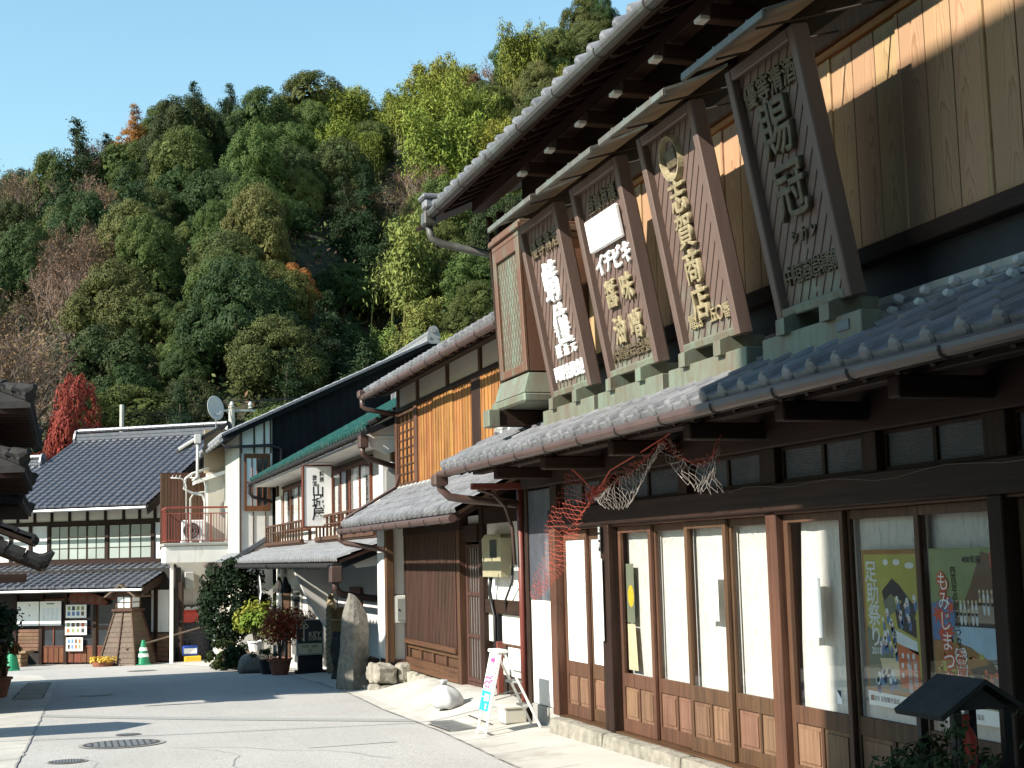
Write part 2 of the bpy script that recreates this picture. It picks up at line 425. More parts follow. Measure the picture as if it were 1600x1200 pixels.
def frame_m(o, x, y, z=None):
    x = Vector(x).normalized(); y = Vector(y); y = (y - x * y.dot(x)).normalized(); z = x.cross(y)
    m = Matrix((x, y, z)).transposed().to_4x4(); m.translation = Vector(o); return m
STREET = ((0, -1, 0), (0, 0, 1))               # reading direction and up on a wall that faces the street (-X)
_tc = {}
def glyph_mesh(ch, depth, weight, mat, size):
    k = (ch, depth, weight, mat, size)
    if k in _tc: return _tc[k]
    c = bpy.data.curves.new('lettering', 'FONT'); c.body = ch; c.size = size; c.extrude = depth
    if depth >= .008: c.extrude = depth * .75; c.bevel_depth = min(weight * 1.6, depth); c.bevel_resolution = 1
    else: c.offset = weight
    c.align_x = 'CENTER'; c.align_y = 'CENTER'; c.resolution_u = 2
    o = bpy.data.objects.new('lettering', c); COL.objects.link(o)
    dg = bpy.context.evaluated_depsgraph_get(); dg.update()
    me = bpy.data.meshes.new_from_object(o.evaluated_get(dg))
    me.materials.clear(); me.materials.append(MT[mat])
    bpy.data.objects.remove(o); bpy.data.curves.remove(c)
    if me.vertices:
        co = np.array([v.co[:] for v in me.vertices]); ctr = (co.max(0) + co.min(0)) / 2
        me.transform(Matrix.Translation((-ctr[0], -ctr[1], 0)))
    _tc[k] = me; return me
def letters(text, parent, frame, x, y, size, mat, dx=0, dy=0, depth=.012, weight=0.0, name='letter', sx=1.0, sy=1.0, lift=0.0, one=True):
    """characters set out from (x, y) by (dx, dy) in the plane of frame"""
    for i, ch in enumerate(text):
        if ch == ' ': continue
        me = glyph_mesh(ch, depth, weight, mat, size)
        m = frame @ Matrix.Translation((x + dx * i, y + dy * i, depth + lift)) @ Matrix.Diagonal((sx, sy, 1, 1))
        place(name, me, parent, m)
def line_text(text, parent, frame, x, y, size, mat, depth=.001, weight=0.0, name='lettering', sx=1.0, lift=.001):
    me = glyph_mesh(text, depth, weight, mat, size)
    place(name, me, parent, frame @ Matrix.Translation((x, y, lift)) @ Matrix.Diagonal((sx, 1, 1, 1)))

# ------------------------------------------------------------------ roof tiles
def tile_mesh(w=.28, l=.30, roll=.055, t=.02, cap=False, mat='tile'):
    """S-shaped clay tile; local x across, y up the slope, z out"""
    xs = [-.5, -.44, -.36, -.27, -.19, -.13, -.02, .16, .34, .5]
    zs = [.0, .62, .95, .95, .62, .0, -.16, -.22, -.16, .02]
    m = MB(); n = len(xs)
    top0 = [(x * w, 0, z * roll + t) for x, z in zip(xs, zs)]
    top1 = [(x * w, l, z * roll) for x, z in zip(xs, zs)]
    bot0 = [(x * w, 0, z * roll) for x, z in zip(xs, zs)]
    vs = top0 + top1 + bot0; fs = []
    for i in range(n - 1):
        fs.append((i, i + 1, n + i + 1, n + i)); fs.append((2 * n + i, 2 * n + i + 1, i + 1, i))
    m.add(vs, fs)
    if cap:                                    # round end and hanging lip of an eave tile
        cx = -.315 * w; r = roll * 1.02; pts = [(cx + r * math.cos(a), -.012, r * math.sin(a) + t * .6 - .006) for a in [2 * math.pi * k / 10 for k in range(10)]]
        ptsi = [(cx + r * .62 * math.cos(a), -.022, r * .62 * math.sin(a) + t * .6 - .006) for a in [2 * math.pi * k / 10 for k in range(10)]]
        m.add(pts + ptsi, [(k, (k + 1) % 10, 10 + (k + 1) % 10, 10 + k) for k in range(10)] + [tuple(range(19, 9, -1))])
        m.add([(p[0], .03, p[2]) for p in pts] + pts, [(k, (k + 1) % 10, 10 + (k + 1) % 10, 10 + k) for k in range(10)])
        lip = [(x * w, -.008, z * roll + t) for x, z in zip(xs[5:], zs[5:])]
        lo = [(p[0], -.008, p[2] - .05) for p in lip]; k = len(lip)
        m.add(lip + lo, [(i, i + 1, k + i + 1, k + i) for i in range(k - 1)])
    me = m.mesh('tile', mat, fix=False)
    return me
def tile_roof(parent, o, a, u, ncol, nrow, w, e, mat, single_rows=None, knob=False, seed=1, roll=.055, t=.02):
    """roof tiles laid from eave corner o along a (columns) and up u (rows). single_rows: rows that are single objects"""
    rnd = random.Random(seed)
    o = Vector(o); a = Vector(a).normalized(); u = Vector(u).normalized(); nz = a.cross(u)
    if nz.z < 0: a2 = -a; o = o + a * (w * ncol); a = a2; nz = a.cross(u)
    base = Matrix((a, u, nz)).transposed().to_4x4()
    plain_t = tile_mesh(w, e * 1.18, roll, t, mat=mat); cap_t = tile_mesh(w, e * 1.18, roll, t, cap=True, mat=mat)
    V = []; F = []
    for j in range(nrow):
        for i in range(ncol):
            src = cap_t if j == 0 else plain_t
            jit = Matrix.Rotation(rnd.uniform(-.012, .012), 4, 'Z') @ Matrix.Rotation(rnd.uniform(-.01, .01), 4, 'X')
            p = o + a * ((i + .5) * w + rnd.uniform(-.003, .003)) + u * (j * e + rnd.uniform(-.004, .004)) + nz * (.02 + rnd.uniform(0, .004))
            m = Matrix.Translation(p) @ base @ jit
            if single_rows and j < single_rows:
                place('tile', src, parent, m)
            else:
                k = len(V); mv = [v.co for v in src.vertices]
                V += [tuple(m @ c) for c in mv]; F += [tuple(x + k for x in pl.vertices) for pl in src.polygons]
    if V:
        mb = MB(); mb.v = V; mb.f = F
        mb.build('tiles', mat, parent, kind='stuff', fix=False)
def slab(parent, name, mat, o, a, u, la, lu, th, below=0.0):
    """roof deck: a box lying under the tiles"""
    o = Vector(o); a = Vector(a).normalized(); u = Vector(u).normalized(); nz = a.cross(u)
    if nz.z < 0: nz = -nz
    m = MB(); o = o - nz * below
    pts = [o, o + a * la, o + a * la + u * lu, o + u * lu]
    m.prism([p for p in pts], -nz * th)
    return m.build(name, mat, parent)
def ridge(parent, p0, p1, h=.22, wd=.26, mat='tile', end=True, name='ridge', white=False):
    """ridge of stacked flat tiles with a half-round top and end ornaments"""
    p0 = Vector(p0); p1 = Vector(p1); d = (p1 - p0).normalized(); s = d.cross(Vector((0, 0, 1))).normalized()
    L = (p1 - p0).length
    rg = MB()
    for k in range(3):
        ww = wd * (1 - .12 * k); z0 = h * k / 3
        m = frame_m(p0 + Vector((0, 0, z0)), d, s)
        rg.box(0, L, -ww / 2, ww / 2, 0, h / 3 - .012, .004, m=m)
    r = rg.build(name, mat, parent)
    if parent.parent is not None: r = parent          # keep to thing > part > sub-part
    top = MB(); n = max(2, int(L / .3))
    for k in range(n):
        a = p0 + d * (L * k / n) + Vector((0, 0, h)); b = p0 + d * (L * (k + 1) / n - .01) + Vector((0, 0, h))
        top.tube([a, b], [.085, .078], 8)
    top.build('ridge_cap', mat if not white else 'tile_white', r)
    if end:
        for q, sg in ((p0, -1), (p1, 1)):
            e = MB()
            m = frame_m(q + d * (.02 * sg), d * sg, Vector((0, 0, 1)))
            e.prism([m @ Vector(c) for c in ((0, -.12, .2), (0, .1, .2), (0, .26, .16), (0, .38, .1), (0, .42, 0), (0, .38, -.1), (0, .26, -.16), (0, .1, -.2), (0, -.12, -.2))], d * sg * .07)
            e.lathe([(.09, 0), (.09, .05), (.05, .07)], (0, 0, 0), 12) if False else None
            e.tube([q + d * sg * .06 + Vector((0, 0, .27)), q + d * sg * .14 + Vector((0, 0, .27))], .075, 10)
            e.tube([q + d * sg * .05 + Vector((0, 0, .06)) + s * .14, q + d * sg * .11 + Vector((0, 0, .06)) + s * .14], .05, 8)
            e.tube([q + d * sg * .05 + Vector((0, 0, .06)) - s * .14, q + d * sg * .11 + Vector((0, 0, .06)) - s * .14], .05, 8)
            e.build('end_ornament', mat, r)
    return r
def gutter(parent, path, r, mat, hooks=0, hookdrop=.05, name='gutter'):
    g = MB().tube(path, r, 10).build(name, mat, parent, smooth=False)
    P = [Vector(p) for p in path]
    for k in range(hooks):
        t = (k + .5) / hooks; q = P[0].lerp(P[1], t); d = (P[1] - P[0]).normalized(); s = Vector((d.y, -d.x, 0))
        pts = [q + s * (math.cos(a) * (r + .006)) + Vector((0, 0, math.sin(a) * (r + .006))) for a in [R(x) for x in range(-200, 21, 27)]]
        pts += [q + s * (r + .05) + Vector((0, 0, -r * .6)), q + s * (r + .09) + Vector((0, 0, -r * .2 - hookdrop * .2))]
        MB().tube(pts, .006, 5).build('gutter_bracket', 'iron', g)
    return g

# ------------------------------------------------------------------ lie of the land
_ZG = [(-60, .25), (-20, .12), (0, -.04), (8, -.13), (12, -.20), (16, -.29), (22, -.46), (30, -.79), (38, -1.18), (46, -1.43), (54, -1.55), (70, -1.6), (400, -1.6)]
def zg(y):
    for (a, za), (b, zb) in zip(_ZG, _ZG[1:]):
        if y <= b:
            t = max(0, (y - a) / (b - a)); return za + (zb - za) * t
    return _ZG[-1][1]
def sheet(name, mat, left, right, dz, ys, parent=None, kind=None, nx=4, zf=None):
    """ground strip between two X(Y) curves following the slope of the street"""
    m = MB(); vs = []; n = nx + 1
    for y in ys:
        a, b = left(y), right(y)
        for i in range(n):
            x = a + (b - a) * i / nx; vs.append((x, y, (zf(x, y) if zf else zg(y)) + dz))
    fs = [(j * n + i, j * n + i + 1, (j + 1) * n + i + 1, (j + 1) * n + i) for j in range(len(ys) - 1) for i in range(nx)]
    m.add(vs, fs); o = m.build(name, mat, parent)
    if kind: o['kind'] = kind
    return o
def pl(pts):
    def f(y):
        if y <= pts[0][0]: return pts[0][1]
        for (a, xa), (b, xb) in zip(pts, pts[1:]):
            if y <= b: return xa + (xb - xa) * (y - a) / (b - a)
        return pts[-1][1]
    return f
def frange(a, b, s):
    n = max(1, int(round((b - a) / s))); return [a + (b - a) * i / n for i in range(n + 1)]
MT['ribglass'] = plain('ribbed_dark_glass', (.10, .105, .115), .25, .2, 3, .1, 0, spec=.6)
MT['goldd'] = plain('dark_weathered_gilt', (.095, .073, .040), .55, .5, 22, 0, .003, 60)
MT['boxcopper'] = copper('box_copper_sheet', (.13, .062, .037), (.13, .18, .13), .50, .74, .8)
MT['redwood'] = wood('reddish_wood', (.14, .044, .02), (.06, .02, .01), 'z')
MT['bluecloth'] = plain('blue_cloth', (.03, .12, .30), .8, .1, 4, 0, 0)
MT['beigewall'] = plain('beige_boards', (.34, .26, .17), .8, .1, 3, .03, .001)
MT['benchwood'] = wood('pale_bench_wood', (.26, .17, .10), (.16, .10, .055), 'x')
MT['lattback'] = plain('lattice_gap_shade', (.014, .009, .007), .95, .2, 3, 0, 0)  # near-black backing paints the shade seen between the lattice slats
MT['barktwig'] = plain('grey_brown_twig', (.17, .125, .10), .95, .3, 3, .2, 0)
MT['pane_lit'] = plain('sunlit_pane', (.30, .34, .31), .25, .12, 1.5, .12, 0, spec=.6)  # lower panes, with the sunlight put into their colour
MT['pane_dim'] = plain('eave_shaded_pane', (.13, .15, .145), .2, .2, 1.5, .15, 0, spec=.6)  # same panes darkened in colour for the eave's shade on the top row
MT['lidgrey'] = plain('letter_box_grey', (.24, .245, .225), .4, .04, 2, 0, 0)
MT['towerwood'] = wood('weathered_tower_board', (.115, .078, .05), (.05, .034, .022), 'x')
# ------------------------------------------------------------------ ground, road, pavements
def roadmat():
    m, n, l, b = _new('pale_asphalt')
    v = _pos(n, l, (1, 1, 1), False)
    f = _noise(n, l, v, 55, 6, .8)
    c = _ramp(n, l, f, [(.34, (.17, .163, .15)), (.5, (.39, .375, .35)), (.66, (.60, .58, .54))])
    f2 = _noise(n, l, v, .55, 6, .65)
    c = _mix(n, l, _ramp(n, l, f2, [(.35, (.0, .0, .0)), (.75, (.5, .5, .5))]), c, (.27, .258, .235))
    f5 = _noise(n, l, v, 2.4, 7, .75)
    c = _mix(n, l, _ramp(n, l, f5, [(.58, (0, 0, 0)), (.75, (.45, .45, .45))]), c, (.24, .232, .215))
    f4 = _noise(n, l, _pos(n, l, (2.2, .12, 1), False), 1, 4, .6)      # worn wheel tracks along the street
    c = _mix(n, l, _ramp(n, l, f4, [(.45, (0, 0, 0)), (.75, (.28, .28, .28))]), c, (.46, .445, .41))
    vo = n.new('ShaderNodeTexVoronoi'); vo.inputs['Scale'].default_value = 140; l.new(v, vo.inputs['Vector'])
    c = _mix(n, l, _ramp(n, l, vo.outputs['Distance'], [(.15, (.35, .35, .35)), (.45, (0, 0, 0))]), c, (.16, .155, .15))
    l.new(c, b.inputs['Base Color']); b.inputs['Roughness'].default_value = .92; b.inputs['Specular IOR Level'].default_value = .25
    _bump(n, l, b, f, .006, .8)
    return m
MT['road'] = roadmat()
MT['earth'] = plain('earth_ground', (.12, .10, .07), .95, .25, 1.5, 0, .02, 10)
YS = frange(-60, 60, 1.0)
g = MB(); n = 20; ys = frange(-60, 60, 2) + frange(65, 1500, 60)
xs = [-1500, -300, -80, -30, -12, -6, -2, 0, 2, 4, 6, 9, 14, 30, 80, 300, 1500]
g.add([(x, y, zg(y) - .05) for y in ys for x in xs], [(j * len(xs) + i, j * len(xs) + i + 1, (j + 1) * len(xs) + i + 1, (j + 1) * len(xs) + i) for j in range(len(ys) - 1) for i in range(len(xs) - 1)])
g.build('ground', 'earth')['kind'] = 'structure'
RE = pl([(-60, 3.55), (11.9, 3.71), (14.9, 3.9), (18.4, 4.0), (21.3, 4.2), (26, 4.48), (32.6, 4.74), (37.1, 4.74), (41.2, 3.83), (45, 2.65), (47, 1.0), (50.3, -1.2), (53, -6), (56, -14), (60, -26)])
LE = pl([(-60, -.6), (12, -.42), (14.3, -.40), (19.5, -.29), (24.6, -.2), (34, -.12), (40.6, -.6), (43, -2.5), (46, -9), (48, -22), (60, -40)])
sheet('road', 'road', LE, RE, 0.0, YS, kind='structure', nx=8)
# right-hand pavement: rises gently from the road edge to the house fronts
def zpr(x, y):
    e = RE(y); t = max(0, min(1, (x - e) / 1.0))
    lift = pl([(-60, .03), (12, .05), (15, .08), (17, .22), (20.5, .26), (22.2, .10), (24, .02), (60, .02)])(y)
    return zg(y) + .006 + lift * t * t * (3 - 2 * t)
WR = pl([(-60, 5.6), (22, 5.6), (24, 6.6), (40, 6.6), (60, 7)])
sheet('pavement', 'concrete', RE, WR, 0.0, frange(-60, 60, .5), kind='structure', nx=10, zf=zpr)
# left-hand pavement strip
sheet('pavement', 'concrete', lambda y: LE(y) - 3.0, LE, .004, YS, kind='structure', nx=4)
# joints between the pavement slabs
def crack(pts, wd=.012):
    m = MB()
    for (a, b) in zip(pts, pts[1:]):
        a = Vector(a); b = Vector(b); s = Vector((-(b - a).y, (b - a).x, 0)).normalized() * wd / 2
        m.add([a - s, b - s, b + s, a + s], [(0, 1, 2, 3)])
    return m
cm = MB()
rnd = random.Random(4)
for y in frange(2, 16.5, .62):
    x0 = RE(y) + .02; x1 = RE(y) + .5 + rnd.uniform(-.1, .25)
    pts = [(x, y + rnd.uniform(-.012, .012), zpr(x, y) + .004) for x in frange(x0, x1, .12)]
    c = crack(pts, rnd.uniform(.006, .014)); cm.add(c.v, c.f)
pts = [(RE(y) + rnd.uniform(-.012, .012), y, zg(y) + .011) for y in frange(2, 26, .2)]
c = crack(pts, .022); cm.add(c.v, c.f)
pts = [(LE(y) + rnd.uniform(-.015, .015), y, zg(y) + .009) for y in frange(2, 24, .2)]
c = crack(pts, .02); cm.add(c.v, c.f)
for y in frange(6, 24, 1.1):
    pts = [(x, y + rnd.uniform(-.01, .01), zg(y) + .009) for x in frange(LE(y) - 1.2, LE(y), .2)]
    c = crack(pts, .014); cm.add(c.v, c.f)
o = cm.build('pavement_joints', 'concrete_d'); o['kind'] = 'stuff'; o['label'] = 'dark joints and edge cracks between pale pavement slabs'
o = sheet('asphalt_patch', 'concrete_d', lambda y: LE(y), lambda y: RE(y), .004, [0, 1], kind='structure') if False else None
# old trench repair that crosses the road as a darker strip
tm = MB(); tp = []
for i in range(25):
    x = LE(20) + (RE(17) - LE(20)) * i / 24; y = 20.9 - 4.3 * (i / 24) ** .9
    tp.append((x, y))
vs = [];
for x, y in tp: vs += [(x, y - .22, zg(y - .22) + .005), (x, y + .22, zg(y + .22) + .005)]
tm.add(vs, [(2 * i, 2 * i + 2, 2 * i + 3, 2 * i + 1) for i in range(24)])
MT['patch'] = plain('trench_asphalt', (.27, .27, .255), .92, .2, 40, 0, .004, 80)
tm.build('road_repair_strip', 'patch')['kind'] = 'structure'
# hairline cracks and a squarish patch in the asphalt
ck = MB(); rc = random.Random(17)
for (x, y, a, n_) in ((1.6, 12.2, 1.2, 26), (2.9, 13.0, 1.7, 22), (.9, 18.8, .2, 18), (3.2, 16.6, 2.6, 16), (2.0, 20.4, .1, 22), (.2, 13.2, 1.5, 14)):
    pts = []
    for k in range(n_):
        pts.append((x, y, zg(y) + .0045)); a += rc.uniform(-.35, .35); x += .13 * math.cos(a); y += .13 * math.sin(a)
    c = crack(pts, rc.uniform(.006, .012)); ck.add(c.v, c.f)
o = ck.build('road_cracks', 'patch'); o['kind'] = 'stuff'; o['label'] = 'hairline cracks wandering through the pale asphalt'
pm = MB()
for (x0, x1, y0, y1) in ((2.35, 3.25, 14.3, 15.7), (-.25, .5, 22.0, 23.6)):
    pm.add([(x0, y0, zg(y0) + .0035), (x1, y0 + .05, zg(y0) + .0035), (x1 + .03, y1, zg(y1) + .0035), (x0 - .04, y1 - .04, zg(y1) + .0035)], [(0, 1, 2, 3)])
MT['patch2'] = plain('old_patch_asphalt', (.33, .32, .30), .92, .3, 45, 0, .005, 80)
pm.build('road_patch', 'patch2')['kind'] = 'structure'
def manhole(x, y, r, label, square=False):
    t = thing('manhole_cover', label, 'manhole cover', (x, y, zg(y)))
    sl_ = (zg(y + .5) - zg(y - .5))
    def disc(r0, r1, dz, n=28):
        m = MB(); vs = []
        for rr in (r0, r1):
            for k in range(n):
                a = 2 * math.pi * k / n; yy = y + rr * math.sin(a); vs.append((x + rr * math.cos(a), yy, zg(y) + sl_ * (yy - y) + dz))
        m.add(vs, [(k, (k + 1) % n, n + (k + 1) % n, n + k) for k in range(n)]); return m
    disc(.0, r, .010).build('lid', 'iron', t)
    disc(r, r * 1.13, .008).build('rim', 'concrete_d', t)
    kn = MB()
    q = random.Random(int(x * 100))
    for i in range(-5, 6):
        for j in range(-5, 6):
            px_, py_ = i * r / 6, j * r / 6
            if math.hypot(px_, py_) < r * .86:
                z = zg(y) + sl_ * py_ + .012; s = r / 18
                kn.add([(x + px_ - s, y + py_ - s, z), (x + px_ + s, y + py_ - s, z), (x + px_ + s, y + py_ + s, z), (x + px_ - s, y + py_ + s, z)], [(0, 1, 2, 3)])
    kn.build('tread_pattern', 'metal', t, kind='stuff')
manhole(.61, 15.9, .40, 'large round cast iron manhole cover in the sunlit road')
manhole(.05, 14.5, .17, 'small round valve cover beside the left road edge')
manhole(.72, 17.0, .13, 'tiny round cover just beyond the large manhole cover')
manhole(.55, 25.9, .26, 'round manhole cover lying in the shaded part of the road')
manhole(2.05, 40.0, .36, 'far round manhole cover at the bend of the road')
# drain gratings on the left edge (row of iron grates) and one by the sandbag
def grate(x0, x1, y0, y1, label, group=None, n=9, across=True, zoff=.012):
    yc = (y0 + y1) / 2; t = thing('drain_grate', label, 'drain grate', ((x0 + x1) / 2, yc, zg(yc)), group=group)
    zf = lambda x, y: (zpr(x, y) if x > 2 else zg(y) + .006)
    f = MB()
    for (a, b, c_, d) in ((x0, x1, y0, y0 + .03), (x0, x1, y1 - .03, y1), (x0, x0 + .03, y0 + .03, y1 - .03), (x1 - .03, x1, y0 + .03, y1 - .03)):
        z = zf((a + b) / 2, (c_ + d) / 2); zA, zB = zf((a + b) / 2, c_), zf((a + b) / 2, d)
        f.add([(a, c_, zA + zoff), (b, c_, zA + zoff), (b, d, zB + zoff), (a, d, zB + zoff)], [(0, 1, 2, 3)])
    f.build('frame', 'iron', t)
    for k in range(n):
        y = y0 + .05 + (y1 - y0 - .1) * k / (n - 1) - .008; z = zf((x0 + x1) / 2, y) + zoff
        MB().box(x0 + .03, x1 - .03, y, y + .018, z - .02, z, 0).build('bar', 'metal', t)
for k in range(5):
    y = 25.6 + k * 1.75
    x = LE(y)
    grate(x - .62, x - .1, y, y + 1.6, 'iron drain grate set in the pavement beside the shaded left kerb', 'drain grates along the left kerb', 5)
grate(3.95, 4.45, 14.9, 15.9, 'steel drain grate in the pavement by the white sandbag', None, 14)
# ------------------------------------------------------------------ the old wooden shop on the right
FX = 4.86
shop = thing('wooden_shop', 'old two storey wooden shop with glazed sliding doors and copper signboards over its eave', 'shop building', (FX, 9, 0))
Y0, Y1 = 1.0, 14.8
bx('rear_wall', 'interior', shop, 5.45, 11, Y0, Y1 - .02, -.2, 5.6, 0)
bx('end_wall', 'darkz', shop, 4.96, 11, Y1 - .1, Y1, -.2, 5.5)
# threshold stones
y = Y1 - 1.1; rnd = random.Random(3)
while y > Y0:
    L = rnd.uniform(1.3, 2.0); a = max(Y0, y - L)
    rough_block(4.66 + rnd.uniform(-.01, .01), 5.1, a + .006, y - .006, -.5, -.010 + rnd.uniform(-.004, .002), int(y * 10), .012, 4).build('threshold_stone', 'stone', shop)
    y = a
# far pilaster: white plaster with a slate board above
bx('plaster_panel', 'white', shop, FX, 4.99, 13.84, 14.74, .02, 1.12)
bx('slate_panel', 'slate', shop, FX - .008, 4.99, 13.84, 14.74, 1.123, 2.30)
bx('foundation', 'concrete_d', shop, FX - .02, 5.0, 13.84, 14.76, -.5, .017)
bx('corner_post', 'darkz', shop, 4.83, 4.98, 14.743, 14.83, -.3, 2.95)
# posts between the doors
for a, b_, m_ in ((13.66, 13.835, 'brown'), (12.16, 12.37, 'darkz'), (9.0, 9.15, 'brown'), (6.40, 6.53, 'darkz'), (3.4, 3.55, 'darkz')):
    bx('post', m_, shop, 4.80 if a == 9.0 else 4.765, 4.99, a, b_, -.01, 1.861, .008)
# glazed sliding doors
def shop_door(ya, yb, x, paper=True, panels=2, mat='brown', label=None):
    """ya > yb; a sliding door with a tall pane over raised panels"""
    d = MB()
    st = .052
    d.box(x, x + .034, ya - st, ya, 0, 1.84, .004).box(x, x + .034, yb, yb + st, 0, 1.84, .004)
    d.box(x + .002, x + .032, yb + st, ya - st, 1.78, 1.84, .004).box(x + .002, x + .032, yb + st, ya - st, .40, .52, .004)
    d.box(x + .002, x + .032, yb + st, ya - st, 0, .115, .004)
    n = panels; wdt = (ya - yb - 2 * st)
    for k in range(1, n):
        q = yb + st + wdt * k / n; d.box(x + .002, x + .032, q - .018, q + .018, .115, .40, .003)
    door = d.build('sliding_door', mat, shop, label=label)
    for k in range(n):
        a = yb + st + wdt * k / n + .018 + (0 if k else -.018); b2 = yb + st + wdt * (k + 1) / n - (.018 if k < n - 1 else 0)
        m = MB(); m.box(x + .016, x + .028, a, b2, .115, .40, 0)
        m.prism([(x + .016, a + .03, .145), (x + .016, b2 - .03, .145), (x + .016, b2 - .03, .37), (x + .016, a + .03, .37)], (-.010, 0, 0))
        m.build('raised_panel', 'panelwood', door)
    MB().box(x + .014, x + .018, yb + st, ya - st, .52, 1.78).build('pane', 'glass', door)
    if paper:
        lft = {12.155: .0, 11.43: .0, 10.69: .0, 9.96: .0, 8.995: .12}.get(round(ya, 3), .0); px_ = 4.955 if x < FX + .01 else 4.968
        pm = MB(); q_ = 14; vs_ = []
        for i in range(q_ + 1):
            u_ = i / q_; yy_ = (yb - .03) + (ya - lft - yb + .05) * u_; w_ = .006 * math.sin(u_ * 17 + ya * 5) * (1.6 if lft == .12 else .5)
            vs_ += [(px_ + w_, yy_ + (.10 * u_ * (lft == .12)), .42), (px_ + w_ * .5, yy_, 1.86 - .05 * (lft > 0))]
        pm.add(vs_, [(2 * i, 2 * i + 2, 2 * i + 3, 2 * i + 1) for i in range(q_)]); pm.build('backing_paper', 'curtain', door)
    return door
def frost_door(ya, yb, x):
    d = MB(); st = .045
    d.box(x, x + .034, ya - st, ya, 0, 1.84, .004).box(x, x + .034, yb, yb + st, 0, 1.84, .004)
    d.box(x + .002, x + .032, yb + st, ya - st, 1.74, 1.84, .004).box(x + .002, x + .032, yb + st, ya - st, .40, .54, .004).box(x + .002, x + .032, yb + st, ya - st, 0, .115, .004)
    q = (ya + yb) / 2; d.box(x + .002, x + .032, q - .02, q + .02, .115, .40, .003)
    door = d.build('sliding_door', 'brown', shop)
    for a, b2 in ((yb + st, q - .02), (q + .02, ya - st)):
        m = MB(); m.box(x + .016, x + .028, a, b2, .115, .40, 0)
        m.prism([(x + .016, a + .02, .15), (x + .016, b2 - .02, .15), (x + .016, b2 - .02, .365), (x + .016, a + .02, .365)], (-.010, 0, 0))
        m.build('raised_panel', 'panelwood', door)
    MB().box(x + .014, x + .02, yb + st, ya - st, .54, 1.74).build('frosted_pane', 'frost', door)
frost_door(13.655, 13.0, FX); frost_door(13.03, 12.375, FX + .038)
shop_door(12.155, 11.40, FX); shop_door(11.43, 10.66, FX + .038); shop_door(10.69, 9.93, FX); shop_door(9.96, 9.155, FX + .038)
shop_door(8.995, 8.19, FX); shop_door(8.22, 7.35, FX + .038); shop_door(7.38, 6.535, FX); shop_door(6.395, 5.5, FX); shop_door(5.53, 4.6, FX + .038); shop_door(4.63, 3.56, FX)
bx('floor_rail', 'browny', shop, 4.78, 5.0, Y0, 13.66, -.011, -.002, .002)
# header beam, transom lights, upper beam
bx('header_beam', 'dark', shop, 4.76, 5.0, Y0, 13.84, 1.862, 2.06, .01)
bx('door_head', 'browny', shop, 4.80, 5.0, Y0, 13.83, 1.843, 1.861, .003)
bx('upper_beam', 'dark', shop, 4.77, 5.0, Y0, 14.74, 2.315, 2.62, .01)
tr = [(13.64, 12.40), (12.13, 10.62), (10.45, 9.18), (8.95, 7.80), (7.63, 6.56), (6.36, 5.0), (4.9, 3.6)]
prev = 13.84
for a, b_ in tr:
    bx('transom_post', 'darkz', shop, 4.79, 5.0, a, prev, 2.061, 2.314, .005); prev = b_
    f = MB()
    f.box(4.85, 4.89, b_, a, 2.061, 2.09, .003).box(4.85, 4.89, b_, a, 2.29, 2.314, .003)
    c = (a + b_) / 2; f.box(4.85, 4.89, c - .02, c + .02, 2.09, 2.29, .003).box(4.85, 4.89, b_, b_ + .025, 2.09, 2.29, .003).box(4.85, 4.89, a - .025, a, 2.09, 2.29, .003)
    fr = f.build('transom_window', 'darkz', shop)
    for p, q in ((b_ + .025, c - .02), (c + .02, a - .025)):
        r_ = MB(); nn = 16
        for k in range(nn):
            z = 2.09 + .2 * k / nn
            r_.add([(4.868, p, z), (4.868, q, z), (4.874, q, z + .0085), (4.874, p, z + .0085), (4.868, q, z + .0125), (4.868, p, z + .0125)], [(0, 1, 2, 3), (3, 2, 4, 5)])
        r_.build('ribbed_pane', 'ribglass', fr)
bx('transom_post', 'darkz', shop, 4.79, 5.0, Y0, 3.6, 2.061, 2.314, .005)
# lower pent roof
EX, EZ = 3.99, 2.57                             # eave line
U = Vector((.87, 0, .43)).normalized(); Ya, Yb = 1.1, 15.1
lroof = slab(shop, 'lower_roof', 'darkx', (EX + .03, Ya, EZ - .0), (0, 1, 0), U, Yb - Ya, .97, .03, .005)
tile_roof(lroof, (EX, Ya, EZ), (0, 1, 0), U, 50, 4, .28, .235, 'tile', single_rows=4, seed=5)
rf = MB().box(-.02, .02, -.03, .03, 0, .95, 0).mesh('rafter', 'darkx')
for k in range(44):
    y = Ya + .15 + k * .31
    m_ = Matrix.Translation((EX + .05, y, EZ - .075)) @ U.to_track_quat('Z', 'Y').to_matrix().to_4x4()
    place('rafter', rf, lroof, m_)
bx('fascia', 'dark', lroof, EX + .0, EX + .035, Ya, Yb, EZ - .09, EZ - .035, .004)
bx('purlin', 'dark', shop, 4.30, 4.42, Ya, Yb - .1, 2.50, 2.61, .008)
for y in (13.75, 12.25, 10.55, 9.08, 7.72, 6.46, 5.0, 3.5):
    bx('bracket_arm', 'darkx', shop, 4.18, 4.80, y - .06, y + .06, 2.38, 2.50, .01)
gutter(shop, [(EX - .045, Ya, EZ - .050), (EX - .045, Yb + .02, EZ - .060)], .040, 'gutter', 17)
